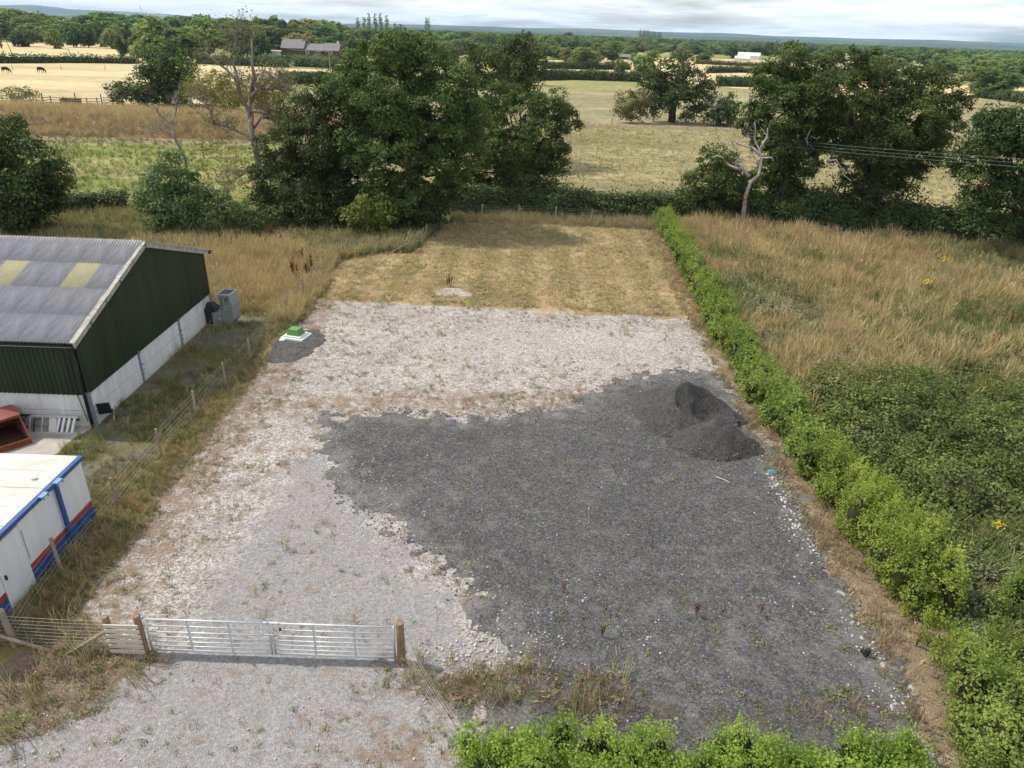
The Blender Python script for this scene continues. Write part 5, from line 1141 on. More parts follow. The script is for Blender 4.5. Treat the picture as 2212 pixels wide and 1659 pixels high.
# bramble thicket in the rough meadow
def mound(name, label, cat, lobes, leaf, lsize, n, seed):
    rng = np.random.default_rng(seed); lobes = np.array(lobes, float); o0 = np.array([lobes[0, 0], lobes[0, 1], 0])
    t = thing(name, label, cat, tuple(o0)); Cs = []; Ns = []
    ar = lobes[:, 3] * lobes[:, 4]; ks = (n * ar / ar.sum()).astype(int)
    for (x, y, z, rx, ry, rz), k in zip(lobes, ks):
        d = rng.normal(size=(k, 3)); d[:, 2] = np.abs(d[:, 2]); d /= np.linalg.norm(d, axis=1, keepdims=True)
        l_ = 1 + .9 * (fbm(d[:, 0] * 3 + x, d[:, 1] * 3 + y, seed, 3) - .5)
        c = d * np.array([rx, ry, rz]) * (l_ * (.84 + .22 * rng.random(k)))[:, None] + np.array([x, y, z]) - o0
        Cs.append(c); Ns.append(d + np.array([0, 0, .4]) + rng.normal(size=d.shape) * .55)
    C = np.concatenate(Cs); Nn = np.concatenate(Ns)
    V, Fq = leaf_quads(C, Nn, lsize, rng, .75); obj('foliage', np_mesh('foliage', V, Fq, M_[leaf]), t)
    mb = MB()
    for x, y, z, rx, ry, rz in lobes:
        for j in range(5):
            pass
        pts = []; m = 10
        vs_ = [(x - o0[0], y - o0[1], z + rz * .68)]
        for r_ in range(1, 4):
            a1 = r_ / 3 * math.pi / 2
            for k in range(m):
                a2 = 2 * math.pi * k / m; vs_.append((x - o0[0] + rx * .72 * math.sin(a1) * math.cos(a2), y - o0[1] + ry * .72 * math.sin(a1) * math.sin(a2), z + rz * .68 * math.cos(a1)))
        fs_ = [(0, 1 + k, 1 + (k + 1) % m) for k in range(m)]
        for r_ in range(2):
            for k in range(m): b = 1 + r_ * m; fs_.append((b + k, b + m + k, b + m + (k + 1) % m, b + (k + 1) % m))
        mb.add(vs_, fs_)
    mb.build('inner_core', M_['core'], t, smooth=True)
    return t
mound('bramble_thicket', 'dark bramble thicket right of the young hedge', 'bramble', [(12.9, 22.0, 0, 2.0, 2.8, 1.6), (15.2, 23.8, 0, 2.8, 2.8, 1.9), (13.4, 26.0, 0, 1.9, 2.4, 1.45), (17.6, 22.0, 0, 2.8, 2.8, 1.75), (12.8, 19.3, 0, 1.7, 2.0, 1.3), (15.2, 19.8, 0, 2.4, 2.2, 1.5), (20.0, 24.2, 0, 2.6, 2.8, 1.5), (19.8, 20.0, 0, 2.6, 2.4, 1.3), (16.6, 26.8, 0, 2.4, 2.2, 1.35), (12.9, 17.2, 0, 1.4, 1.5, 1.0), (22.6, 22.4, 0, 2.6, 2.6, 1.2)], 'bramble', .11, 70000, 61)

# ------------------------------------------------------------------ scattered ground cover (instanced)
PROTO = bpy.data.collections.new('ground cover kinds')      # never linked: only instanced
def proto(name, me):
    o = bpy.data.objects.new(name, me); return o
def blades(n, h, spread, wdt, lean, rng, mat, head=0.0, head_mat=None):
    """tuft of thin bent blades; optional seed heads"""
    V = []; Fq = []; fm = []
    for k in range(n):
        a = rng.uniform(0, 2 * math.pi); r = spread * math.sqrt(rng.random()); x, y = r * math.cos(a), r * math.sin(a)
        hh = h * rng.uniform(.55, 1.15); b = rng.uniform(0, 2 * math.pi); l_ = lean * hh * rng.uniform(.2, 1.2)
        dx_, dy_ = math.cos(b) * l_, math.sin(b) * l_; px_, py_ = -math.sin(b) * wdt, math.cos(b) * wdt
        i = len(V)
        V += [(x - px_, y - py_, 0), (x + px_, y + py_, 0), (x + dx_ * .35 + px_ * .8, y + dy_ * .35 + py_ * .8, hh * .55), (x + dx_ * .35 - px_ * .8, y + dy_ * .35 - py_ * .8, hh * .55),
              (x + dx_ + px_ * .25, y + dy_ + py_ * .25, hh), (x + dx_ - px_ * .25, y + dy_ - py_ * .25, hh)]
        Fq += [(i, i + 1, i + 2, i + 3), (i + 3, i + 2, i + 4, i + 5)]; fm += [0, 0]
        if head and rng.random() < head:
            i = len(V); w2 = wdt * 1.3
            V += [(x + dx_ * .8 - w2, y + dy_ * .8, hh * .85), (x + dx_ * .8 + w2, y + dy_ * .8, hh * .85), (x + dx_ * 1.2 + w2 * .4, y + dy_ * 1.2, hh * 1.18), (x + dx_ * 1.2 - w2 * .4, y + dy_ * 1.2, hh * 1.18)]
            Fq.append((i, i + 1, i + 2, i + 3)); fm.append(1 if head_mat else 0)
    return np_mesh('tuft', V, Fq, [mat] + ([head_mat] if head_mat else []), fmat=fm)
def leafy(n, r, h, lsz, rng, mat, shell=False):
    d = rng.normal(size=(n, 3)); d /= np.linalg.norm(d, axis=1, keepdims=True); d[:, 2] = abs(d[:, 2])
    C = d * (rng.random(n) ** .4)[:, None] * np.array([r, r, h]); V, Fq = leaf_quads(C, d + np.array([0, 0, .8]) + rng.normal(size=d.shape) * .5, lsz, rng, .5)
    return np_mesh('tuft', V, Fq, mat)
def stone_mesh(rng, r, flat, mat):
    bm = bmesh.new(); bmesh.ops.create_icosphere(bm, subdivisions=1, radius=r)
    for v in bm.verts:
        k = rng.uniform(.7, 1.25); v.co = Vector((v.co.x * k * 1.2, v.co.y * k, v.co.z * k * flat))
    me = bpy.data.meshes.new('stone'); bm.to_mesh(me); bm.free(); me.materials.append(mat); return me
M_['stone_w'] = solid('white limestone', (0.52, 0.505, 0.485), (0.36, 0.35, 0.335), 14, .9, .2)
M_['stone_d'] = solid('dark slate stone', (0.13, 0.13, 0.132), (0.08, 0.08, 0.082), 14, .85, .2)
rg = np.random.default_rng(99)
KINDS = {
    'straw': [blades(16, .78, .16, .008, .42, rg, M_['straw'], .5, M_['straw']) for _ in range(4)],
    'gold': [blades(16, .75, .18, .009, .6, rg, M_['gold'], .5, M_['gold']) for _ in range(3)],
    'mid': [blades(16, .66, .17, .009, .4, rg, M_['drygreen'], .3, M_['straw']) for _ in range(4)],
    'green': [blades(16, .48, .16, .010, .4, rg, M_['green']) for _ in range(3)],
    'hay': [blades(10, .10, .16, .010, 1.6, rg, M_['straw']) for _ in range(3)],
    'haymid': [blades(10, .10, .14, .010, 1.4, rg, M_['drygreen']) for _ in range(3)],
    'weed_b': [blades(12, .16, .13, .007, .7, rg, M_['brown']) for _ in range(3)] + [leafy(26, .17, .08, .05, rg, M_['brown'])],
    'weed_g': [leafy(24, .14, .10, .07, rg, M_['green']), leafy(30, .18, .14, .07, rg, M_['drygreen']), blades(12, .2, .12, .008, .6, rg, M_['green'])],
    'brownt': [blades(18, .42, .18, .007, .5, rg, M_['brown'], .3, M_['straw']) for _ in range(3)],
    'thistle': [leafy(60, .35, .8, .12, rg, M_['grey_green']) for _ in range(2)],
    'nettle': [leafy(60, .3, .7, .11, rg, M_['sallow']) for _ in range(2)],
    'darkweed': [leafy(60, .35, .5, .12, rg, M_['bramble']) for _ in range(2)],
    'white': [stone_mesh(rg, .05, .6, M_['stone_w']) for _ in range(4)],
    'dark': [stone_mesh(rg, .045, .6, M_['stone_d']) for _ in range(3)],
}
SRC = {}; order = []
for k_, ms in KINDS.items():
    SRC[k_] = []
    for m_ in ms:
        o = bpy.data.objects.new('zz_%03d' % len(order), m_); PROTO.objects.link(o); SRC[k_].append(len(order)); order.append(o)
def scatter_group():
    g = bpy.data.node_groups.new('scatter', 'GeometryNodeTree')
    g.interface.new_socket('Geometry', in_out='INPUT', socket_type='NodeSocketGeometry'); g.interface.new_socket('Geometry', in_out='OUTPUT', socket_type='NodeSocketGeometry')
    n = g.nodes.new; i = n('NodeGroupInput'); o_ = n('NodeGroupOutput'); ip = n('GeometryNodeInstanceOnPoints'); ci = n('GeometryNodeCollectionInfo')
    ci.inputs['Collection'].default_value = PROTO; ci.inputs['Separate Children'].default_value = True; ci.inputs['Reset Children'].default_value = True
    def att(nm, ty):
        a = n('GeometryNodeInputNamedAttribute'); a.data_type = ty; a.inputs['Name'].default_value = nm; return a.outputs['Attribute']
    l = g.links.new
    l(i.outputs[0], ip.inputs['Points']); l(ci.outputs[0], ip.inputs['Instance']); ip.inputs['Pick Instance'].default_value = True
    l(att('kind_index', 'INT'), ip.inputs['Instance Index']); l(att('turn', 'FLOAT_VECTOR'), ip.inputs['Rotation']); l(att('size', 'FLOAT_VECTOR'), ip.inputs['Scale'])
    l(ip.outputs[0], o_.inputs[0]); return g
SG = scatter_group()
def scatter(name, label, cat, pts, kinds, sizes, tilt=.12, seed=0):
    """kinds: array of kind names per point"""
    rng = np.random.default_rng(seed); n = len(pts)
    me = bpy.data.meshes.new(name); me.vertices.add(n); me.vertices.foreach_set('co', np.asarray(pts, np.float32).ravel())
    ki = np.array([SRC[k][rng.integers(len(SRC[k]))] for k in kinds], np.int32)
    a = me.attributes.new('kind_index', 'INT', 'POINT'); a.data.foreach_set('value', ki)
    rot = np.stack([rng.normal(size=n) * tilt, rng.normal(size=n) * tilt, rng.uniform(0, 6.283, n)], -1)
    a = me.attributes.new('turn', 'FLOAT_VECTOR', 'POINT'); a.data.foreach_set('vector', rot.astype(np.float32).ravel())
    sz = np.asarray(sizes, float); sz = np.repeat(sz[:, None], 3, 1) if sz.ndim == 1 else sz
    a = me.attributes.new('size', 'FLOAT_VECTOR', 'POINT'); a.data.foreach_set('vector', sz.astype(np.float32).ravel())
    o = obj(name, me); m = o.modifiers.new('scatter', 'NODES'); m.node_group = SG
    return tag(o, label, cat, kind='stuff')
def in_view(p, m=40):
    d = p - np.array([0, 0, CH]); dep = d[:, 1] * cP - d[:, 2] * sP; uu = d[:, 0] / dep; vv = (d[:, 1] * sP + d[:, 2] * cP) / dep
    x = 1106 + (uu * cR + vv * sR) * F; y = 829.5 - (-uu * sR + vv * cR) * F
    return (dep > 0) & (x > -m * 3) & (x < PW + m * 3) & (y > -m) & (y < PH + m * 3)
def rnd(n, x0, x1, y0, y1, seed):
    r = np.random.default_rng(seed); return r.uniform(x0, x1, n), r.uniform(y0, y1, n), r
def pick(r, prob):   # dict name -> weight array
    ks = list(prob); Wt = np.stack([np.clip(prob[k], 0, None) + 0 * prob[ks[0]] for k in ks], 0); Wt = Wt / Wt.sum(0)
    c = np.cumsum(Wt, 0); u = r.random(Wt.shape[1]); return np.array(ks)[(u[None] > c).sum(0).clip(0, len(ks) - 1)]
# right hand rough meadow
x, y, r = rnd(80000, 11.6, 46, 12, 57, 1)
meadow_h = lambda X, Y: .35 * fbm(X * .25, Y * .25, 41) * sstep(11.5, 14, X)
p = np.stack([x, y, meadow_h(x, y) + .04], -1); d_ = np.hypot(x, y)
k = in_view(p) & (r.random(len(x)) < np.clip(1.25 - d_ / 75, .35, 1)) & ((y < 57.5 - (x - 14) * .25)) & ((np.hypot((x - 16.0) / 5.6, (y - 22.6) / 5.0) + .5 * (fbm(x * .5, y * .5, 77) - .5) > .9) | (r.random(len(x)) < .06))
x, y, p = x[k], y[k], p[k]
a1 = fbm(x * .16, y * .16, 5); a2 = fbm(x * .3 + 7, y * .3, 6); a3 = fbm(x * .12 + 3, y * .12, 8)
shade = sstep(40, 52, y + (x - 25) * .6) * sstep(26, 34, x)
near = 1 - sstep(19, 30, y + (fbm(x * .4, y * .4, 88) - .5) * 6)
kd = pick(r, {'straw': .05 + 3.0 * sstep(.44, .56, a1) * (1 - near), 'gold': 3.4 * sstep(.44, .56, a2) * sstep(38, 46, y) * (1 - shade), 'mid': .7 + .2 * near + 1.2 * shade, 'green': .12 + 2.2 * sstep(.48, .57, a3) + 2.4 * sstep(.52, .60, fbm(x * .33 + 11, y * .33, 18)) + 1.0 * near + .6 * shade,
              'brownt': .2 + 1.6 * sstep(.53, .61, fbm(x * .28 + 40, y * .28, 19)), 'thistle': .02 + 1.2 * sstep(.53, .62, fbm(x * .2 + 30, y * .2, 12)), 'nettle': .02 + .2 * shade + .9 * near, 'darkweed': .02 + 1.6 * sstep(.53, .61, fbm(x * .26 + 60, y * .26, 15)) + 1.1 * near})
scatter('rough_grass', 'tall uncut straw and green grass of the right-hand meadow', 'grass', p, kd, r.uniform(.5, 1.3, len(x)) * (.35 + 1.2 * fbm(x * .5 + 5, y * .5, 21)), .26, 2)
# left hand meadow
x, y, r = rnd(60000, -44, -5, 33, 56, 3); p = np.stack([x, y, 0 * x + .05], -1)
plotd = sdf_poly(x, y, PLOT)
k = in_view(p) & (plotd < -.1) & ~((x < -14.6) & (y < 34.2)) & ~((x > -11.0) & (y < 37.0)) & ((y < 50 + 0 * x) | (r.random(len(x)) < .45)) & ~((x < -12.3) & (x > -14.8) & (y < 34.2)) & ((x > -15.5) | (y > 35.2 + 0 * x))
x, y, p = x[k], y[k], p[k]; a1 = fbm(x * .16, y * .16, 25); a2 = fbm(x * .3 + 7, y * .3, 26); far_ = sstep(43, 48.5, y - (x + 12) * .06); lf = 1 - sstep(-26, -17, x)
kd = pick(r, {'straw': (.5 + 2.2 * sstep(.38, .55, a1)) * (1 - .9 * far_) * (1 - .6 * lf), 'mid': .7 + .9 * far_ + 1.2 * lf, 'green': .2 + 1.6 * far_ + .9 * lf + 1.6 * sstep(.56, .64, fbm(x * .3 + 20, y * .3, 28)), 'brownt': .2 + 1.4 * sstep(.54, .62, fbm(x * .35 + 3, y * .35, 27)), 'nettle': .01 + .9 * far_ * (1 - lf), 'thistle': .01 + .12 * far_, 'gold': .25 * (1 - far_)})
scatter('rough_grass', 'tall straw coloured grass between the barn and left-hand oaks', 'grass', p, kd, r.uniform(.5, 1.25, len(x)) * (.35 + 1.1 * fbm(x * .5 + 2, y * .5, 29)), .28, 4)
# strip along the left fence, from gate to plot, and round the cabin
x, y, r = rnd(26000, -14.8, -10.4, 12.2, 40, 5); p = np.stack([x, y, 0 * x + .06], -1)
edge = -10.75 + .5 * (fbm(y * .6, y * 0, 31, 3) - .5)
dens = np.exp(-((x + 11.4) / .55) ** 2) + .35 * np.exp(-((x + 12.3) / .5) ** 2) + .8 * (y > 33.5) + .6 * (y < 20.5) * (x < -12) * (x > -13.6)
dens = np.where(y < 18, np.maximum(dens, .8 * (x > -12.5)), dens); dens = np.where(y > 35, 1, dens)
k = in_view(p) & (x < edge) & (r.random(len(x)) < dens) & ~((x < -12.3) & (y < 17.3)) & ~((x < BX + .25) & (y > 22)) & ~((x < -12.6) & (y > 31.8) & (y < 33.8)) & ~((np.hypot((x + 10.6) / 1.4, (y - 30.6) / 1.7) < 1) & (x > -11.4))
x, y, p = x[k], y[k], p[k]; a2 = fbm(x * .5, y * .5, 36); a3 = fbm(x * .7 + 9, y * .7, 38)
kd = pick(r, {'straw': .06 + .7 * sstep(.54, .66, a2) + .8 * (y > 33), 'mid': .6 + 0 * x, 'brownt': 1.3 + .5 * (y < 24), 'green': .5 + .9 * sstep(.48, .6, a3), 'weed_g': .8 + 0 * x, 'weed_b': .8 + 0 * x, 'darkweed': .02 + .35 * sstep(.52, .62, a3) * (x < -12)})
scatter('fence_grass', 'brown and green grass growing along the left wire fence', 'grass', p, kd, r.uniform(.35, .7, len(x)) * (.4 + .4 * a2), .35, 6)
# small weeds on the barn side ground
x, y, r = rnd(6500, -17.5, -11.8, 17.4, 33, 7); p = np.stack([x, y, 0 * x + .085], -1)
a2 = fbm(x * .45, y * .45, 46); k = ((x > BX + .2) | (y < 22.0)) & (r.random(len(x)) < .9 * sstep(.42, .58, a2) + .14) & ~((x < -15.3) & (y > 19))
x, y, p, a2 = x[k], y[k], p[k], a2[k]
kd = pick(r, {'weed_g': .9 + 0 * x, 'weed_b': .6 + 0 * x, 'brownt': .3 + 0 * x, 'mid': .3 + .5 * (x > -13), 'green': .25 * (a2 > .5), 'darkweed': .25 * (a2 > .58)})
scatter('yard_weeds', 'low weeds on the gritty ground beside the barn gable', 'weeds', p, kd, r.uniform(.35, .75, len(x)), .3, 8)
# weeds on gravel
x, y, r = rnd(30000, -11.2, 9.6, 8, 36.8, 9)
wd_ = a_weed(x, y); dk = a_dark(x, y); so = sdf_poly(x, y, LEFTV); st = sdf_poly(x, y, STRIP)
nn = fbm(x * 1.3, y * 1.3, 51)
pr_ = np.where(dk > 0, .05 + .22 * sstep(.5, .66, nn) * (y < 16) + .45 * np.exp(-((y - 10.9) / .8) ** 2) * sstep(.45, .6, fbm(x * .6, y * 2, 66)), .015 + .95 * np.clip(wd_ - .08, 0, 1) * sstep(.40, .62, nn))
st2 = sdf_poly(x, y, gp([(1640, 1505), (1760, 1498), (1880, 1510), (1900, 1535), (1780, 1545), (1650, 1530)])); pr_ = np.where(st2 > -.15, 1.3 * sstep(.35, .6, nn), pr_)
pr_ = np.where(so > -.2, 1.6, pr_); pr_ = np.where(st > -.3, 2.0 * sstep(-.35, .2, st + (nn - .5)), pr_)
pr_ = np.maximum(pr_, 1.2 * np.exp(-((x - 9.3) / .35) ** 2) * .4)
pr_ = np.maximum(pr_, 1.5 * np.exp(-(np.hypot(x + 2.45, y - 11.85) / .5) ** 2)); pr_ = np.maximum(pr_, 1.2 * np.exp(-(np.hypot(x + 8.6, y - 12.0) / .6) ** 2))
pr_ = np.maximum(pr_, .55 * np.exp(-(np.hypot((x + 1.4 + (y - 10.5) * .6) / .35, 0) ** 2)) * (y < 12))
k = (r.random(len(x)) < pr_) & (np.hypot((x - c1[0]) / 2, (y - c1[1]) / 2) > 1); x, y, dk, so, st, nn = x[k], y[k], dk[k], so[k], st[k], nn[k]
p = np.stack([x, y, np.where(dk > 0, .075, .055)], -1)
soil_ = (so > -.2) | (st > -.3)
kd = pick(r, {'weed_b': 1.0 + 1.2 * soil_, 'weed_g': .22 + .25 * (nn > .58) + .3 * (dk > 0) + .6 * soil_, 'brownt': .03 + .25 * soil_ + .5 * (st > -.3), 'mid': .02 + .12 * soil_ + .3 * (st > -.3)})
scatter('gravel_weeds', 'sparse brown and green weeds growing through the yard gravel', 'weeds', p, kd, r.uniform(.45, 1.05, len(x)) * np.where(soil_, 1.1, .85), .3, 10)
# hay on the mown plot
x, y, r = rnd(26000, -11, 12, 36, 57, 11); pd_ = sdf_poly(x, y, PLOT); k = pd_ > .1; x, y, pd_ = x[k], y[k], pd_[k]
nn = fbm(x * .35, y * .35, 55); sw = .5 + .5 * np.sin(x * 2.6 + .8 * fbm(x * .2, y * .2, 3))
k = r.random(len(x)) < .35 + .65 * sw; x, y, nn, pd_ = x[k], y[k], nn[k], pd_[k]
p = np.stack([x, y, mown_h(x, y) + .085], -1)
kd = pick(r, {'hay': 1.0 + 0 * x, 'haymid': .35 + 1.0 * sstep(.48, .62, nn), 'weed_g': .012 + .05 * (nn > .62), 'weed_b': .12 + .8 * (pd_ < .6)})
scatter('mown_hay', 'cut hay lying on the mown plot', 'hay', p, kd, r.uniform(.7, 1.4, len(x)), .3, 12)
# verge beside the young hedge
x, y, r = rnd(9000, 9.2, 11.8, 9, 57, 13); k = r.random(len(x)) < .25 + .6 * sstep(.45, .6, fbm(x * .8, y * .8, 59)); x, y = np.concatenate([x[k], r.uniform(-5.4, 12, 1500)]), np.concatenate([y[k], r.uniform(55.2, 58.4, 1500)])
p = np.stack([x, y, 0 * x + .075], -1); kd = pick(r, {'weed_b': 1 - .8 * (y > 55), 'hay': .8 - .7 * (y > 55), 'brownt': .35 + 1.2 * (y > 55), 'weed_g': .25 + 0 * x, 'mid': .6 * (y > 55)})
scatter('verge_grass', 'dry brown grass on the verge below the young hedge', 'grass', p, kd, r.uniform(.5, 1.1, len(x)), .3, 14)
# dry grass on the bank
x, y, r = rnd(16000, -96, -30, 92.5, 124, 15); s_ = bank_h(x, y); p = np.stack([x, y, s_ + .07], -1); k = in_view(p) & (r.random(len(x)) < .4 + .6 * (y < 104)); x, y, p = x[k], y[k], p[k]
kd = pick(r, {'gold': .35 + .5 * (y > 101), 'brownt': 1.0 + 1.6 * (y < 101.5), 'straw': .3 + .3 * (y > 101), 'mid': .2 + .3 * (y < 96)})
scatter('bank_grass', 'brown and golden dead grass on the earth bank', 'grass', p, kd, r.uniform(.8, 1.5, len(x)), .25, 16)
# grazed tussocks of the nearer pastures
x, y, r = rnd(46000, -58, 75, 58.5, 126, 23); p = np.stack([x, y, 0 * x + .05], -1)
k = in_view(p) & ~((x < -28) & (y > 92)) & (r.random(len(x)) < .35 + .65 * sstep(.42, .6, fbm(x * .25, y * .7, 81))); x, y, p = x[k], y[k], p[k]
gr_ = (x < -14 - (y - 60) * .1); a2 = fbm(x * .12, y * .2, 83)
kd = pick(r, {'hay': 1.0 - .85 * gr_, 'haymid': 1.0 - .4 * gr_, 'green': .05 + .10 * sstep(.5, .6, a2) + 1.3 * gr_ * sstep(.40, .52, a2), 'weed_g': .03 + .7 * gr_})
scatter('pasture_grass', 'short grazed tussocks on the pastures beyond the hedge', 'grass', p, kd, r.uniform(1.2, 2.6, len(x)) * np.where(kd == 'green', .4, 1), .3, 24)
# stones
x, y, r = rnd(60000, -11.2, 9.9, 8, 36, 17); dk = a_dark(x, y)
edge_ = np.exp(-((x - 9.0 - .04 * np.sin(y * 2)) / .28) ** 2) * (y > 11) * (y < 22.5) * sstep(.40, .55, fbm(x * 0, y * .9, 91))
pile_w = np.exp(-(((x + .9) / 1.2) ** 2 + ((y - 12.4) / .7) ** 2)); sp = fbm(x * 1.1, y * 1.1, 95)
bnd = np.exp(-(dk / .9) ** 2) * sstep(.35, .6, fbm(x * .9, y * .9, 97))
pr_ = np.where(dk > 0, .006 + .12 * sstep(.64, .76, sp) + .28 * bnd, .03 + .1 * bnd + .25 * np.exp(-((x + 9.6) / .9) ** 2) * (y < 24) + .12 * (y > 29)) + .9 * pile_w + .35 * np.exp(-(np.hypot((x - 1.2) / 1.6, (y - 13.6) / .8)) ** 2) * sstep(.45, .6, sp) + .25 * np.exp(-(np.hypot((x + 4.0) / 1.2, (y - 18.5) / 2.0)) ** 2) + .55 * edge_ + .10 * np.exp(-(np.hypot((x + 10.4) / .6, (y - 13.6) / 1.4)) ** 2)
k = r.random(len(x)) < pr_; x, y, dk, pile_k, edge_k = x[k], y[k], dk[k], pile_w[k], edge_[k]
p = np.stack([x, y, np.where(dk > 0, .085, .06) + .008], -1)
scatter('loose_stones', 'loose white limestone pieces on the chippings and yard edges', 'stones', p, np.where(r.random(len(x)) < .93, 'white', 'dark'), r.uniform(.25, .8, len(x)) * (.75 + .55 * np.maximum(pile_k, edge_k)), .4, 18)
x, y, r = rnd(26000, -6, 9.6, 9, 29, 19); dk = a_dark(x, y); hh = heap_h(x, y)
k = r.random(len(x)) < np.where(hh > .05, .22, np.where(np.abs(dk) < 1.2, .55 * np.exp(-(dk / .35) ** 2), .12 * (dk > 0))); x, y, hh = x[k], y[k], hh[k]
p = np.stack([x, y, np.maximum(hh + .04, .085)], -1)
hf = heap_h(x, y); big_ = ((hf > .01) & (hf < .28)).astype(float)
scatter('loose_chippings', 'loose dark slate pieces along the chippings edge and heap', 'stones', p, np.full(len(x), 'dark'), r.uniform(.25, .8, len(x)) * (1 + 1.0 * big_), .5, 20)

# ------------------------------------------------------------------ distant trees
def tree_variant(seed, kind):
    """unit tree (height 1, crown width about 0.8): leaves + trunk in one mesh; parts too small to tell apart this far off"""
    rng = np.random.default_rng(seed); lob = []
    if kind == 'poplar':
        for k in range(7): z = .16 + .13 * k; r_ = .085 * math.sin(math.pi * (k + 1.2) / 8.6) + .02; lob.append((rng.normal() * .012, rng.normal() * .012, z, r_, r_, .11))
        pr, per, dn, ls = .04, 9, .8, .04
    elif kind == 'shrub':
        for k in range(7): a = rng.uniform(0, 6.28); r_ = rng.uniform(.18, .30); lob.append((math.cos(a) * .28, math.sin(a) * .28, rng.uniform(.3, .62), r_, r_, r_ * 1.05))
        pr, per, dn, ls = .1, 11, .8, .09
    else:
        for k in range(14):
            a = rng.uniform(0, 6.28); rr = .28 * math.sqrt(rng.random()); z = .13 + .72 * (k + rng.random()) / 14; r_ = rng.uniform(.15, .24) * (1.15 - .6 * abs(z - .5)); lob.append((math.cos(a) * rr, math.sin(a) * rr, z, r_, r_, r_ * .85))
        lob.append((0, 0, .5, .28, .28, .36)); pr, per, dn, ls = .085, 11, .9, .085
    C, Nn = puff_points(lob, pr, per, dn, rng, .55); V, Fq = leaf_quads(C, Nn, ls, rng, .7)
    mb = MB(); mb.tube([(0, 0, -.02), (.01, 0, .2), (0, .01, .55)], [.028, .022, .01], 6, cap=False)
    for l_ in lob[:6]: mb.tube([(0, 0, .2), (l_[0] * .5, l_[1] * .5, l_[2] * .75), l_[:3]], [.014, .01, .004], 4, cap=False)
    tv = np.array(mb.v); tf = np.array(mb.f); n0 = len(V)
    return np.concatenate([V, tv]), np.concatenate([Fq, tf + n0]), np.concatenate([np.zeros(len(Fq), int), np.ones(len(tf), int)])
VAR = {}
def variant(kind, leaf, i):
    key = (kind, leaf, i)
    if key not in VAR:
        gk = ('geo', kind, i)
        if gk not in VAR: VAR[gk] = tree_variant(300 + i * 7 + len(kind) * 31, kind)
        V, Fq, fm = VAR[gk]; VAR[key] = np_mesh('distant_tree', V, Fq, [M_[leaf], M_['bark']], fmat=fm)
    return VAR[key]
M_['oakf'] = leaf_mat('distant oak leaves', (0.073, 0.112, 0.040), (0.112, 0.170, 0.057), (0.181, 0.254, 0.081), 0.42, 4.0)
M_['darkf'] = leaf_mat('distant dark leaves', (0.048, 0.084, 0.033), (0.076, 0.124, 0.045), (0.128, 0.181, 0.065), 0.42, 4.0)
M_['lightf'] = leaf_mat('distant light leaves', (0.11, 0.165, 0.055), (0.175, 0.245, 0.08), (0.26, 0.33, 0.12), 0.38, 4.0)
M_['olivef'] = leaf_mat('distant olive leaves', (0.105, 0.135, 0.05), (0.165, 0.195, 0.07), (0.24, 0.265, 0.10), 0.36, 4.0)
M_['copperf'] = leaf_mat('distant copper leaves', (0.064, 0.040, 0.040), (0.100, 0.065, 0.061), (0.154, 0.100, 0.090), 0.42, 4.0)
M_['pinkf'] = leaf_mat('distant yellow leaves', (0.17, 0.175, 0.055), (0.26, 0.25, 0.08), (0.35, 0.33, 0.12), 0.36, 4.0)
rsT = random.Random(5)
HUE = {'darkf': 'dark green', 'oakf': 'mid green', 'lightf': 'light green', 'olivef': 'olive green'}
def crowd(px, yt, yb, wp, leafs, noun, where):
    lf = rsT.choice(leafs); ftree(px, yt, yb, wp, lf, HUE[lf] + ' ' + noun + ' ' + where, HUE[lf] + ' trees ' + where)
def ftree(px, ytop, ybase, wpx, leaf, label, group=None, kind='round', name=None):
    g = G(px, ybase); top = P(px, ytop, g[1]); h = max(2.5, top[2]); wd = wpx * mpp(g[1], h * .5)
    o = bpy.data.objects.new(name or {'poplar': 'poplar_tree', 'shrub': 'field_bush'}.get(kind, 'field_tree'), variant(kind, leaf, rsT.randrange(4 if kind == 'round' else 2)))
    base_w = {'poplar': .20, 'shrub': .95}.get(kind, .80)
    o.location = (g[0], g[1], 0); s_ = wd / base_w; o.scale = (s_, s_, h); o.rotation_euler = (0, 0, rsT.uniform(0, 6.28)); link(o)
    return tag(o, label, 'bush' if kind == 'shrub' else 'tree', group)
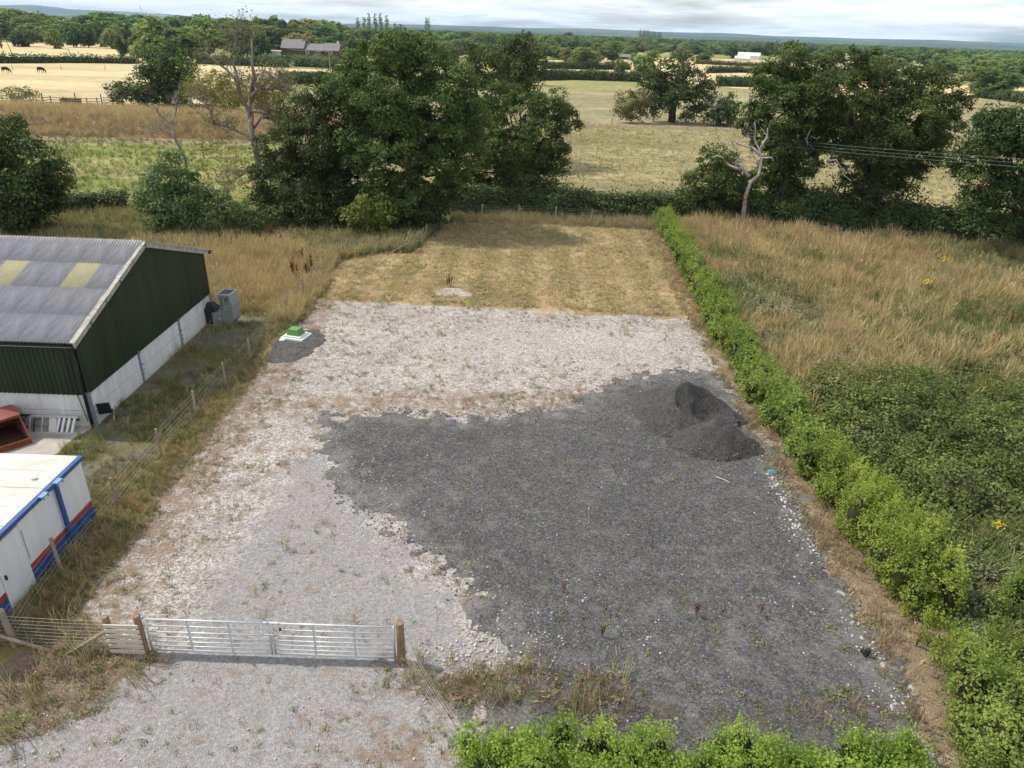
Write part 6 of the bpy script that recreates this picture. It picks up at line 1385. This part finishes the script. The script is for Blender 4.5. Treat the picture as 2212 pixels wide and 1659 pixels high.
NAMED = [
 (4, 36, 105, 12, 'oakf', 'narrow ivy clad tree at the very left edge of the pale fields', 'poplar'),
 (40, 66, 101, 34, 'darkf', 'low dark field tree, second from the left edge', 'round'), (64, 56, 101, 40, 'oakf', 'rounded field tree right beside the low dark one at left', 'round'),
 (118, 62, 105, 38, 'lightf', 'small light green tree alone in the far left field', 'round'), (160, 47, 102, 40, 'darkf', 'dark pointed tree right of the small light green tree', 'round'),
 (192, 50, 103, 40, 'darkf', 'left one of two dark trees touching each other before the far wood', 'round'), (219, 46, 101, 38, 'darkf', 'right one of two dark trees touching each other before the far wood', 'round'),
 (246, 54, 106, 38, 'olivef', 'pale olive tree at the right end of the far left field', 'round'), (266, 74, 122, 28, 'darkf', 'thin trunked dark tree standing in the hedge gap', 'round'), (302, 76, 124, 44, 'oakf', 'bushy tree just left above the round dark oak', 'round'),
 (350, 36, 126, 90, 'lightf', 'large bright green tree behind the round dark oak', 'round'), (392, 62, 127, 84, 'oakf', 'mid green tree right behind the round dark oak', 'round'), (452, 38, 124, 84, 'lightf', 'tall light green tree behind the bare ash top', 'round'),
 (440, 66, 126, 50, 'olivef', 'grey half bare tree behind left limbs of the ash', 'round'), (512, 48, 127, 62, 'oakf', 'green tree behind the ash crown, left of the house', 'round'), (556, 54, 128, 54, 'darkf', 'dark tree between ash crown and brick house', 'round'),
 (633, 70, 118, 42, 'pinkf', 'yellowing tree directly above the brick house roof', 'round'), (672, 70, 116, 30, 'pinkf', 'yellow leaved tree right of the house chimney', 'round'), (723, 70, 118, 46, 'darkf', 'dark domed tree right behind the brick house', 'round'), (698, 82, 118, 36, 'oakf', 'mid green tree behind the low end of the house', 'round'),
 (1063, 96, 142, 54, 'olivef', 'olive domed tree just right of the tallest oak crown', 'round'), (1100, 84, 182, 74, 'lightf', 'pale green tree behind the right-hand oak of the left group', 'round'), (1134, 76, 168, 66, 'lightf', 'tall pale willow at the edge of the middle pasture', 'round'), (1120, 128, 206, 50, 'oakf', 'green tree at the left corner of the middle pasture', 'round'),
 (1222, 103, 138, 26, 'olivef', 'small grey green tree left of the olive spreading tree', 'round'), (1262, 101, 149, 62, 'olivef', 'olive spreading tree with clear trunk in the golden field', 'round'), (1297, 92, 134, 36, 'olivef', 'pale rounded tree right of the olive spreading tree', 'round'),
 (1325, 88, 134, 46, 'oakf', 'dense green tree above the small hedge tree', 'round'), (1338, 127, 169, 30, 'oakf', 'small tree growing from the dark far pasture hedge', 'round'), (1390, 108, 174, 60, 'lightf', 'light green tree at the pasture hedge left of lone oak', 'round'),
 (1370, 86, 120, 50, 'olivef', 'olive green tree behind the small farm roof', 'round'), (1476, 102, 136, 32, 'olivef', 'pale tree behind right top of the lone dark oak', 'round'), (1455, 97, 116, 18, 'copperf', 'small copper leaved tree above the lone dark oak', 'round'), (1520, 112, 136, 34, 'darkf', 'dark spreading tree in the golden field right of lone oak', 'round'),
 (1227, 70, 92, 30, 'copperf', 'large copper leaved tree in the far centre tree line', 'round'), (1186, 75, 110, 46, 'oakf', 'round green tree left below the copper tree', 'round'), (1226, 86, 120, 54, 'darkf', 'dark tree directly below the large copper tree', 'round'),
 (1580, 96, 126, 40, 'darkf', 'dark tree left of the white farm sheds', 'round'), (1632, 96, 114, 36, 'oakf', 'tree behind the white farm sheds', 'round'),
 (1912, 118, 160, 66, 'lightf', 'pale willow above the right-hand spreading oak', 'round'), (1932, 104, 142, 56, 'oakf', 'green tree behind the pale willow at right', 'round'), (2010, 105, 150, 70, 'oakf', 'broad green tree right of pale willow, above oak crown', 'round'),
 (2143, 145, 212, 84, 'oakf', 'leaning field oak on the hedge bank at the right edge', 'round'), (2105, 130, 192, 64, 'olivef', 'tree left behind the leaning field oak', 'round'), (2205, 124, 186, 44, 'oakf', 'tree cut by the right edge above the golden field', 'round'),
 (2115, 237, 286, 46, 'darkf', 'left round bush in the pasture above the edge oak', 'shrub'), (2160, 232, 281, 40, 'darkf', 'right round bush in the pasture above the edge oak', 'shrub'),
]
for a in NAMED: ftree(*a[:5], a[5], None, a[6])
# far wood on the left: crowns one can pick apart, nothing tells them apart
tl = [(0, 21), (50, 20), (88, 21), (130, 36), (160, 34), (195, 25), (232, 29), (262, 25), (295, 30), (335, 34), (370, 34), (412, 31), (455, 32), (500, 37), (540, 37), (578, 36), (625, 40), (665, 41), (695, 42), (728, 47), (752, 57)]
for i in range(72):
    x = -30 + i * 11 + rsT.uniform(-5, 5); row = i % 3
    yt = np.interp(x, [a for a, b in tl], [b for a, b in tl]) + (0, 9, 18)[row] * rsT.uniform(.6, 1.2) + rsT.uniform(-3, 5)
    yb = (84, 86, 89)[row] + .03 * x
    crowd(x, yt, yb, rsT.uniform(46, 74), ['darkf', 'darkf', 'oakf', 'oakf', 'lightf', 'olivef'], 'tree', 'in the wood line behind the pale left fields')
for i in range(46):
    x = 745 + i * 10.5 + rsT.uniform(-5, 5); row = i % 3
    yt = 66 + .03 * (x - 745) + (0, 8, 17)[row] + rsT.uniform(-4, 5); yb = yt + rsT.uniform(26, 36)
    crowd(x, yt, min(yb, 128), rsT.uniform(34, 54), ['darkf', 'oakf', 'oakf', 'lightf', 'olivef'], 'tree', 'in the tree belt behind the centre oaks')
for i in range(64):
    x = 1180 + i * 16.5 + rsT.uniform(-7, 7); row = i % 3
    yt = 82 + .026 * (x - 1180) + (0, 6, 14)[row] + rsT.uniform(-3, 4); yb = yt + rsT.uniform(16, 26)
    if 1490 < x < 1660: yb = min(yb, 118); yt = min(yt, 100)
    crowd(x, yt, yb, rsT.uniform(28, 46), ['darkf', 'oakf', 'oakf', 'lightf', 'olivef'], 'tree', 'in the tree belt beyond the golden fields')
for i in range(26):
    x = 2020 + i * 9 + rsT.uniform(-4, 4); yt = 112 + .03 * (x - 2020) + rsT.uniform(-4, 16)
    crowd(x, yt, yt + rsT.uniform(28, 44), rsT.uniform(34, 52), ['lightf', 'lightf', 'oakf'], 'willow', 'in the grove behind the right-hand oaks')
for x, yt in ((774, 40), (788, 38), (799, 31), (812, 31), (823, 31), (836, 35)): ftree(x, yt, 78, 10, 'oakf', 'slender poplar of the row on the left skyline', 'skyline poplars', 'poplar')
for x in (921, 926): ftree(x, 40, 74, 7, 'oakf', 'one of two thin poplars close together on the skyline', 'poplar pair', 'poplar')
for k in range(8): ftree(1382 + k * 6.2, 64 + k * .9, 92, 7, 'oakf', 'slender poplar of the dense row at centre right skyline', 'far poplar row', 'poplar')

# woods too far off to tell the trees apart: one mass
fw = np.random.default_rng(44); n = 5200
V_ = []
PR2 = bpy.data.collections.new('far wood kinds')
for i, lf in enumerate(['darkf', 'oakf', 'oakf', 'lightf', 'olivef', 'darkf']):
    o = bpy.data.objects.new('zz_far_%d' % i, variant('round', lf, i % 4)); PR2.objects.link(o)
g2_ = SG.copy(); [nd for nd in g2_.nodes if nd.bl_idname == 'GeometryNodeCollectionInfo'][0].inputs['Collection'].default_value = PR2
ang = fw.uniform(R(-42), R(42), n); ds = 560 + 4200 * fw.random(n) ** 1.6
x = np.sin(ang) * ds; y = np.cos(ang) * ds
k = (fbm(x * .004, y * .004, 3, 3) + .12 * sstep(900, 2500, ds) > .44) & ~((x > 40) & (x < 330) & (y < 760)); x, y, ds = x[k], y[k], ds[k]
me = bpy.data.meshes.new('far_woodland'); me.vertices.add(len(x)); me.vertices.foreach_set('co', np.stack([x, y, 0 * x], -1).astype(np.float32).ravel())
a = me.attributes.new('kind_index', 'INT', 'POINT'); a.data.foreach_set('value', fw.integers(0, 6, len(x)).astype(np.int32))
a = me.attributes.new('turn', 'FLOAT_VECTOR', 'POINT'); a.data.foreach_set('vector', np.stack([0 * x, 0 * x, fw.uniform(0, 6.28, len(x))], -1).astype(np.float32).ravel())
h_ = fw.uniform(7.5, 12.5, len(x)); w_ = h_ * fw.uniform(1.0, 1.7, len(x)) * (1 + .6 * sstep(1200, 3000, ds))
a = me.attributes.new('size', 'FLOAT_VECTOR', 'POINT'); a.data.foreach_set('vector', np.stack([w_, w_, h_], -1).astype(np.float32).ravel())
o = obj('far_woodland', me); o.modifiers.new('scatter', 'NODES').node_group = g2_; tag(o, 'far belts of woodland merging towards the hills', 'woodland', kind='stuff')

# hills on the horizon
def hills(name, Y, prof, x0, x1, n=160, seed=3):
    xs_ = np.linspace(x0, x1, n); pxs = 1106 + xs_ / (Y * cP) * F
    hp = np.interp(pxs, [a for a, b in prof], [b for a, b in prof]) * (Y * cP) / F
    hp = hp * (1 + .35 * (fbm(xs_ * .0016, xs_ * 0, seed, 4) - .5)) + CH
    rows = []
    for f, k in ((-.12, 0.0), (-.07, .45), (-.03, .8), (0, 1.0), (.04, .9), (.1, .5), (.16, 0)):
        rows.append(np.stack([xs_ * (1 + f), np.full(n, Y * (1 + f)), hp * k * (1 + .12 * (fbm(xs_ * .003, xs_ * 0 + f * 50, seed + 4, 3) - .5)) - (1 if k == 0 else 0)], -1))
    V = np.concatenate(rows); idx = np.arange(len(V)).reshape(len(rows), n); q_ = np.stack([idx[:-1, :-1], idx[:-1, 1:], idx[1:, 1:], idx[1:, :-1]], -1).reshape(-1, 4)
    return tag(obj(name, np_mesh(name, V, q_, M_['hill'], smooth=True)), kind='structure')
hills('hills', 9000, [(-300, 18), (60, 18), (200, 15), (330, 11), (450, 6), (560, 0), (3000, 0)], -9000, -2500, seed=3)
hills('hills', 7200, [(-600, 0), (650, 2), (760, 6), (900, 9), (1100, 10), (1300, 11), (1500, 11), (1700, 10), (1900, 11), (2100, 13), (2300, 11), (2900, 12)], -3500, 9000, seed=8)
hills('hills', 5200, [(-600, 2), (700, 2), (900, 3), (1100, 4), (1500, 4.5), (1900, 6), (2050, 8), (2200, 7), (2900, 8)], -6500, 6500, seed=12)
# factory and chimney on the left ridge
fp = P(305, 26, 8600); t = thing('factory', 'hazy white factory with a tall chimney on the left horizon', 'factory', (fp[0], 8600, 0))
top = P(305, 13, 8600)[2]; bt = P(305, 30, 8600)[2]
MB().tube([(0, 0, 0), (0, 0, top)], [7, 5], 8).build('chimney', M_['render'], t)
MB().box((60, 0, (bt - 2) / 2 + 8), (150, 80, bt + 6)).build('works', M_['render'], t); MB().box((210, 0, bt / 2), (110, 80, bt + 2)).build('works', M_['render'], t)

# ------------------------------------------------------------------ houses and farm sheds
hp = G(675, 131)
t = thing('brick_house', 'long brick farmhouse with slate roofs and red chimney', 'house', (hp[0], hp[1], 0), R(-8)); k = mpp(hp[1])
def gable_block(x0, x1, y0, y1, ze, zr, wall, roof, pre, gmat=None):
    mb = MB(); mb.box(((x0 + x1) / 2, (y0 + y1) / 2, ze / 2), (x1 - x0, y1 - y0, ze)); mb.prism([(y0, ze), (y1, ze), ((y0 + y1) / 2, zr)], 'x', x0 + .02, x1 - .02); mb.build('wall', M_[wall], t)
    mb = MB(); ym = (y0 + y1) / 2
    mb.prism([(y0 - .35, ze - .25), (ym, zr + .12), (y1 + .35, ze - .25), (y1 + .35, ze - .05), (ym, zr + .36), (y0 - .35, ze - .05)], 'x', x0 - .3, x1 + .3); return mb.build('roof', M_[roof], t)
rf = gable_block(-13, -3.2, -1, 5.5, 4.6, 7.6, 'brick_d', 'slate', 'a'); MB().box((-3.8, 2.2, 7.9), (1.1, .9, 2.2)).build('chimney', M_['brick'], rf)
rf2 = gable_block(-3.0, 5.0, -.6, 5, 4.1, 6.2, 'brick_d', 'slate', 'b'); rf3 = gable_block(5.2, 12, -.4, 5, 4.2, 6.6, 'brick_d', 'slate', 'c'); MB().box((11, 2.2, 7), (.8, .8, 1.6)).build('chimney', M_['render'], rf3)
mb = MB(); mb.add([(-13.05, -.9, 4.55), (-13.05, 5.4, 4.55), (-13.05, 2.25, 7.5), (-13.05, -.9, .2), (-13.05, 5.4, .2)], [(0, 1, 2), (3, 4, 1, 0)]); mb.build('gable_wall', M_['brick'], t)
for x in (-1.6, 3.2, 8.6): f = MB().box((x, -.68, 3.1), (1.6, .12, 1.3)).build('window', M_['render'], t); MB().box((x - .35, -.76, 3.1), (.55, .05, 1.0)).build('pane', M_['glass'], f); MB().box((x + .35, -.76, 3.1), (.55, .05, 1.0)).build('pane', M_['glass'], f)
for x in (-4.4, 4.4): f = MB().box((x + .6, -1.06 if x < 0 else -.66, 1.1), (1.5, .12, 1.2)).build('window', M_['render'], t); MB().box((x + .6, -1.14 if x < 0 else -.74, 1.1), (1.2, .05, .9)).build('pane', M_['glass'], f)
mb = MB(); mb.prism([(.8, 1.9), (3.2, 1.9), (2.0, 3.1)], 'y', -1.9, -.62); mb.box((2.0, -1.2, .95), (2, 1.3, 1.9)); mb.build('porch', M_['slate'], t)
mb = MB(); mb.box((-16.5, 1, 1.5), (6, 5, 3)); mb.build('white_extension', M_['render'], t); MB().box((-16.5, 1, 3.12), (6.6, 5.6, .25)).build('extension_roof', M_['render'], t)
hp = G(655, 112); t = thing('white_house', 'small white gabled house above the brick farmhouse roof', 'house', (hp[0], hp[1], 0), R(70))
gable_block(-4, 4, -3, 3, 5.5, 8.5, 'render', 'slate', 'd'); f = MB().box((0, -3.05, 3.6), (1.6, .1, 1.3)).build('window', M_['glass'], t)
def shed(label, px, py, wpx, hpx, roof='render', wall='render', rz=0.0, depth=14):
    global t
    g = G(px, py); m = mpp(g[1]); t = thing('farm_shed', label, 'shed', (g[0], g[1], 0), rz); W2 = wpx * m / 2; Hh = hpx * m
    mb = MB(); mb.box((0, depth / 2, Hh * .3), (W2 * 2, depth, Hh * .6)); mb.prism([(-W2, Hh * .6), (W2, Hh * .6), (0, Hh)], 'y', .05, depth - .05); mb.build('wall', M_[wall], t)
    mb = MB(); mb.prism([(-W2 - .4, Hh * .56), (0, Hh * 1.0 + .1), (W2 + .4, Hh * .56), (W2 + .4, Hh * .62), (0, Hh + .5), (-W2 - .4, Hh * .62)], 'y', -.3, depth + .3); mb.build('roof', M_[roof], t)
    MB().box((0, -.06, Hh * .25), (W2 * .7, .12, Hh * .5)).build('door', M_['slate'], t)
shed('large white farm shed in the golden fields at centre right', 1640, 130, 30, 13, rz=R(72), depth=16)
shed('low white shed left of the large white farm shed', 1618, 132, 16, 8, rz=R(75), depth=10)
shed('far white shed among trees above the golden fields', 1512, 110, 18, 8, rz=R(80), depth=20)
shed('pale green roofed shed behind the right-hand spreading oak', 1882, 132, 34, 12, rz=R(75), depth=22)
shed('small grey roofed farm shed left of the light green hedge tree', 1360, 129, 18, 9, roof='slate', wall='brick_d', rz=R(80), depth=12)

# ------------------------------------------------------------------ poles and overhead wires
def pole(label, base, h, r=.14, arm=1.6):
    t = thing('utility_pole', label, 'pole', tuple(base)); MB().tube([(0, 0, -.3), (0, 0, h)], [r, r * .75], 8).build('shaft', M_['timber'], t)
    MB().box((0, 0, h - .25), (arm, .12, .14)).build('crossarm', M_['timber'], t)
    for s_ in (-.45, 0, .45): MB().tube([(s_ * arm, 0, h - .2), (s_ * arm, 0, h + .05)], .04, 6).build('insulator', M_['white'], t)
    return t
b1 = G(714, 162); pole('timber power pole in the pale field right of brick house', (b1[0], b1[1], 0), P(714, 110, b1[1])[2], .16)
b2 = G(598, 128); pole('timber power pole left of the brick house', (b2[0], b2[1], 0), P(598, 97, b2[1])[2], .16)
for px_, yb_, yt_, lb in ((30, 124, 90, 'leaning thin pole in the stubble beyond the cow field, left one'), (156, 122, 105, 'leaning thin pole in the stubble beyond the cow field, right one')):
    g = G(px_, yb_); o = MB().tube([(0, 0, -.2), (-1.2, 0, P(px_, yt_, g[1])[2])], [.16, .12], 6).build('thin_pole', M_['timber'], None); o.location = (g[0], g[1], 0); tag(o, lb, 'pole')
A_ = P(1225, 238, 72); A_[2] = 7.6

B_ = np.array([P(2330, 362, 44)[0], 44, 0]); B_[2] = P(2330, 362, 44)[2]
mb_line = thing('overhead_wires', 'three thin greenish overhead wires crossing the right-hand oaks', 'wires', (A_[0], A_[1], 0))
M_['wire_g'] = solid('green weathered cable', (0.20, 0.30, 0.24), (0.14, 0.22, 0.17), 2, .5, .4)
for i, dz in enumerate((0, .22, .5)):
    a = P(1225, 236 + i * 5, 72); b = P(2330, 352 + i * 9, 44); pts = [a + (b - a) * f - np.array([0, 0, .55 * math.sin(f * math.pi)]) for f in np.linspace(0, 1, 24)]
    o = MB().tube(pts, .0065, 5).build('wire', M_['wire_g'], mb_line); o.matrix_parent_inverse = Matrix.Translation((-A_[0], -A_[1], 0))
l2 = thing('overhead_wires', 'thin wires strung between the two poles by the brick house', 'wires', (b1[0], b1[1], 0))
for i in range(3):
    a = np.array([b1[0] + (i - 1) * .7, b1[1], P(714, 110, b1[1])[2]]); b = np.array([b2[0] + (i - 1) * .7, b2[1], P(598, 97, b2[1])[2]])
    o = MB().tube([a + (b - a) * f - np.array([0, 0, .9 * math.sin(f * math.pi)]) for f in np.linspace(0, 1, 14)], .022, 4).build('wire', M_['wire_g'], l2); o.matrix_parent_inverse = Matrix.Translation((-b1[0], -b1[1], 0))

# ------------------------------------------------------------------ cows
def cow(label, px, py, rz):
    g = G(px, py); t = thing('cow', label, 'cow', (g[0], g[1], .03), rz)
    sk_v = [(0, 0, 1.12), (.55, 0, 1.18), (.95, 0, 1.12), (-.55, 0, 1.15), (-.85, 0, 1.18),        # trunk
            (1.28, 0, .80), (1.52, 0, .38), (1.68, 0, .12),                                          # neck, head down grazing
            (.62, .24, .82), (.64, .24, .42), (.62, .24, .02), (.62, -.24, .82), (.58, -.24, .42), (.60, -.24, .02),
            (-.68, .25, .85), (-.60, .25, .58), (-.78, .25, .36), (-.72, .25, .02), (-.68, -.25, .85), (-.66, -.25, .58), (-.86, -.25, .36), (-.82, -.25, .02),
            (-1.0, 0, 1.05), (-1.03, 0, .55)]
    ed = [(0, 1), (1, 2), (0, 3), (3, 4), (2, 5), (5, 6), (6, 7), (1, 8), (8, 9), (9, 10), (1, 11), (11, 12), (12, 13), (3, 14), (14, 15), (15, 16), (16, 17), (3, 18), (18, 19), (19, 20), (20, 21), (4, 22), (22, 23)]
    ra = [.40, .38, .25, .40, .30, .19, .15, .09, .13, .075, .06, .13, .075, .06, .17, .10, .065, .06, .17, .10, .065, .06, .05, .03]
    me = bpy.data.meshes.new('body'); me.from_pydata(sk_v, ed, []); me.materials.append(M_['cow_b'])
    o = obj('body', me, t); o.modifiers.new('skin', 'SKIN'); sv = me.skin_vertices[0].data
    for v_, r_ in zip(sv, ra): v_.radius = (r_ * .82 if r_ > .3 else r_, r_)
    sv[0].use_root = True; s_ = o.modifiers.new('smooth', 'SUBSURF'); s_.levels = 1; s_.render_levels = 1
    mb = MB()
    for s in (-1, 1): mb.add([(1.30, s * .10, .72), (1.28, s * .34, .74), (1.22, s * .30, .64)], [(0, 1, 2)])
    mb.build('ears', M_['cow_b'], t)
    mb = MB(); mb.box((-.45, 0, .76), (.34, .3, .14)); mb.build('udder', M_['render'], t, bevel=.05)
cow('black cow grazing in the pale field, nearer the field edge at left', 13, 158, R(-8)); cow('black cow grazing in the pale field, right one of two', 89, 158, R(-12))

# ------------------------------------------------------------------ field gate, rails and trough at the left
fr = thing('rail_fence', 'old grey timber rail fence at the edge of the cow field', 'fence', (*G(90, 226)[:2], 0)); inv = Matrix.Translation((-G(90, 226)[0], -G(90, 226)[1], 0))
pts = [G(x_, y_) for x_, y_ in ((-10, 222), (30, 223), (68, 224), (95, 227), (112, 225), (140, 227), (166, 227), (190, 229), (212, 229), (222, 229))]
for i, p_ in enumerate(pts):
    o = MB().tube([(p_[0], p_[1], -.1), (p_[0], p_[1], 1.35 if i % 3 else 1.9)], .09, 6).build('post', M_['timber_dark'], fr); o.matrix_parent_inverse = inv
for a, b in zip(pts[:-1], pts[1:]):
    for z in (.35, .75, 1.15): o = MB().beam((a[0], a[1] - .08, z), (b[0], b[1] - .08, z), .05, .12).build('rail', M_['timber'], fr); o.matrix_parent_inverse = inv
pts = [G(x_, y_) for x_, y_ in ((86, 214), (105, 216), (122, 218), (135, 220))]
t = thing('field_gate', 'pale five-bar timber field gate beside the dark hedge stub', 'gate', (*G(226, 228)[:2], 0), R(58)); 
for z in (.25, .5, .75, 1.0, 1.25): MB().box((1.6, 0, z), (3.2, .05, .10)).build('rail', M_['timber_new'], t)
for x_ in (.0, 3.2): MB().box((x_, 0, .75), (.10, .07, 1.3)).build('stile', M_['timber_new'], t)
MB().beam((0, -.04, .25), (3.2, -.04, 1.25), .04, .1).build('brace', M_['timber_new'], t)
for px_, yb_, h_, lb in ((245, 228, 1.9, 'grey gate post left of the pale timber field gate'), (266, 222, 1.7, 'lone grey post before the dark hedge stub'), (144, 320, 1.7, 'single post in the green pasture')):
    g = G(px_, yb_); o = MB().tube([(0, 0, -.2), (.05, 0, h_)], [.12, .10], 8).build('field_post', M_['timber'], None); o.location = (g[0], g[1], 0); tag(o, lb, 'post')
for px_, lb in ((28, 'left electric fence stake in the cow field'), (133, 'middle electric fence stake in the cow field'), (228, 'right electric fence stake in the cow field')):
    g = G(px_, 152); o = MB().tube([(0, 0, -.1), (0, 0, 1.4)], [.07, .06], 6).build('fence_stake', M_['timber'], None); o.location = (g[0], g[1], 0); tag(o, lb, 'stake')
g = G(150, 226); t = thing('water_trough', 'dark rectangular cattle trough behind the rail fence', 'trough', (g[0], g[1] + .6, 0), R(4))
mb = MB()
for c_, d_ in (((0, -.4, .45), (3.2, .1, .9)), ((0, .4, .45), (3.2, .1, .9)), ((-1.55, 0, .45), (.1, .7, .9)), ((1.55, 0, .45), (.1, .7, .9))): mb.box(c_, d_)
mb.build('sides', M_['timber_dark'], t); MB().box((0, 0, .6), (3.0, .7, .04)).build('water', M_['water'], t)
for px_, yb_, lb in ((1321, 273, 'left pasture fence stake beside the track'), (1410, 274, 'right pasture fence stake beside the track')):
    g = G(px_, yb_); o = MB().tube([(0, 0, -.1), (0.05, 0, 1.35)], [.08, .07], 6).build('fence_stake', M_['timber'], None); o.location = (g[0], g[1], 0); tag(o, lb, 'stake')

# ------------------------------------------------------------------ dock, ragwort and litter
rsD = np.random.default_rng(8)
def dock_mesh(h, n, rng):
    mb = MB(); V = []; 
    C = []; 
    for k in range(n):
        a = rng.uniform(0, 6.28); tip = np.array([math.cos(a) * .14 * h, math.sin(a) * .14 * h, h * rng.uniform(.75, 1.05)]); b = np.array([math.cos(a) * .03, math.sin(a) * .03, 0])
        mb.tube([b, (b + tip) / 2, tip], [.009, .007, .004], 4, cap=False)
        m = 26; f = rng.uniform(.4, 1, m)[:, None]; C.append(b + (tip - b) * f + rng.normal(size=(m, 3)) * .025)
    C = np.concatenate(C); V, Fq = leaf_quads(C, rng.normal(size=C.shape), .07, rng, .8)
    tv = np.array(mb.v); tf = np.array(mb.f)
    return np_mesh('dock_plant', np.concatenate([V, tv]), np.concatenate([Fq, tf + len(V)]), [M_['rust'], M_['rust']])
DM = [dock_mesh(1.0, 4, rsD), dock_mesh(1.15, 6, rsD)]
def docks(pts, label, group, s=1.0):
    for i, (px_, py_) in enumerate(pts):
        g = G(px_, py_); o = obj('dock_plant', DM[i % 2]); o.location = (g[0], g[1], .05); sc_ = s * rsD.uniform(.75, 1.15); o.scale = (sc_, sc_, sc_); o.rotation_euler = (0, 0, rsD.uniform(0, 6)); tag(o, label, 'weed', group)
docks([(645, 625), (668, 608), (672, 596), (640, 612), (600, 560), (575, 555), (610, 540), (560, 532), (520, 540), (585, 520), (505, 548), (650, 580), (632, 590), (548, 515), (480, 530)], 'rust brown dock spike in the tall straw grass beside the barn', 'docks left of the mown plot', 1.15)
docks([(968, 624), (973, 624)], 'rust brown dock clump behind the pale slab on the mown plot', 'docks by the slab', .8)
docks([(1305, 1330), (1502, 1335), (1557, 1335), (1300, 1380), (1640, 1335), (1216, 1285)], 'dark red dock spike standing on the dark chippings', 'docks on the chippings', .45)
docks([(2100, 800), (2140, 770), (2190, 790), (2080, 820), (2180, 720)], 'rust brown dock spike in the right-hand rough meadow', 'docks in the right meadow', 1.1)
rw = leafy(70, .26, .25, .09, rsD, M_['yellow'])
def ragwort(px_, py_, lb, s=1.0):
    g = G(px_, py_); t = thing('ragwort', lb, 'wildflower', (g[0], g[1], .1))
    o = obj('flower_head', rw, t); o.location = (0, 0, .72 * s); o.scale = (s, s, s)
    o = obj('leaves', KINDS['nettle'][0], t); o.scale = (s, s, s)
for a in ((2030, 596, 'largest yellow ragwort clump in the right meadow, below edge oak', 1.3), (1995, 642, 'yellow ragwort below and left of the largest clump', 1.1), (2110, 605, 'yellow ragwort right of the largest clump', 1.0), (2063, 606, 'small yellow ragwort just right of the largest clump', .7), (2142, 1175, 'yellow ragwort above the litter at right', .8)): ragwort(*a)
def at_ground(px_, py_, z=.09): g = G(px_, py_); return (g[0], g[1], z)
rag('litter_rag', 'turquoise rag on the chippings near the white stone edge', 'rag', at_ground(1666, 1023), .14, .07, .06, M_['cyan'], 5)
rag('litter_rag', 'orange rag in the dead grass below right edge shrub', 'rag', at_ground(2136, 1376, .2), .22, .12, .1, M_['orange'], 7, .4)
rag('litter_rag', 'white plastic scrap in grass right of the hedge gap', 'rag', at_ground(2055, 1250, .45), .15, .08, .08, M_['white'], 9)
rag('litter_rag', 'flattened grey plastic scrap above the orange rag', 'rag', at_ground(2095, 1310, .2), .22, .08, .05, M_['greysheet'], 11, -.5)
o = MB().box((0, 0, .012), (.62, .34, .02)).build('plastic_sheet', M_['greysheet'], None, bevel=.006); o.location = at_ground(2098, 1470, .45); o.rotation_euler = (R(8), R(-4), R(8)); tag(o, 'flat grey green sheet lying behind the corner shrub', 'sheet')
t = thing('work_boot', 'dark boot lying on the chippings near the verge', 'boot', at_ground(1868, 1422), R(100))
MB().prism([(-.06, 0), (.2, 0), (.2, .05), (.05, .09), (.02, .26), (-.08, .26)], 'y', -.045, .045).build('upper', M_['black'], t, bevel=.015); MB().box((.07, 0, -.008), (.28, .1, .02)).build('sole', M_['grime'], t)
o = MB().tube([(0, 0, .03), (.3, .02, .03), (.5, -.02, .03)], [.02, .018, .012], 6).build('stick', M_['timber_new'], None); o.location = at_ground(1545, 1036); o.rotation_euler = (0, 0, R(-38)); tag(o, 'pale stick lying on the dark chippings', 'stick')
o = MB().tube([(0, 0, 0), (.02, 0, .3), (-.01, .01, .62)], [.03, .028, .02], 7).build('bleached_stump', M_['dead'], None); o.location = at_ground(2052, 1245, .3); tag(o, 'bleached bare stump standing in the weeds at right', 'stump')

# ------------------------------------------------------------------ air
def haze():
    x0, x1, y0, y1, z0, z1 = -11000, 11000, -60, 10600, -2, 172
    o = MB().box(((x0 + x1) / 2, (y0 + y1) / 2, (z0 + z1) / 2), (x1 - x0, y1 - y0, z1 - z0)).build('haze', [], None)
    m, t, N, L = new_mat('pale air'); o_ = N('ShaderNodeOutputMaterial'); v = N('ShaderNodeVolumePrincipled')
    v.inputs['Color'].default_value = (0.50, 0.74, 1.0, 1); v.inputs['Density'].default_value = 7.0e-5; v.inputs['Anisotropy'].default_value = 0.0
    L(v.outputs[0], o_.inputs['Volume']); o.data.materials.append(m); tag(o, 'pale blue summer haze over the far fields', 'haze', kind='stuff')
haze()
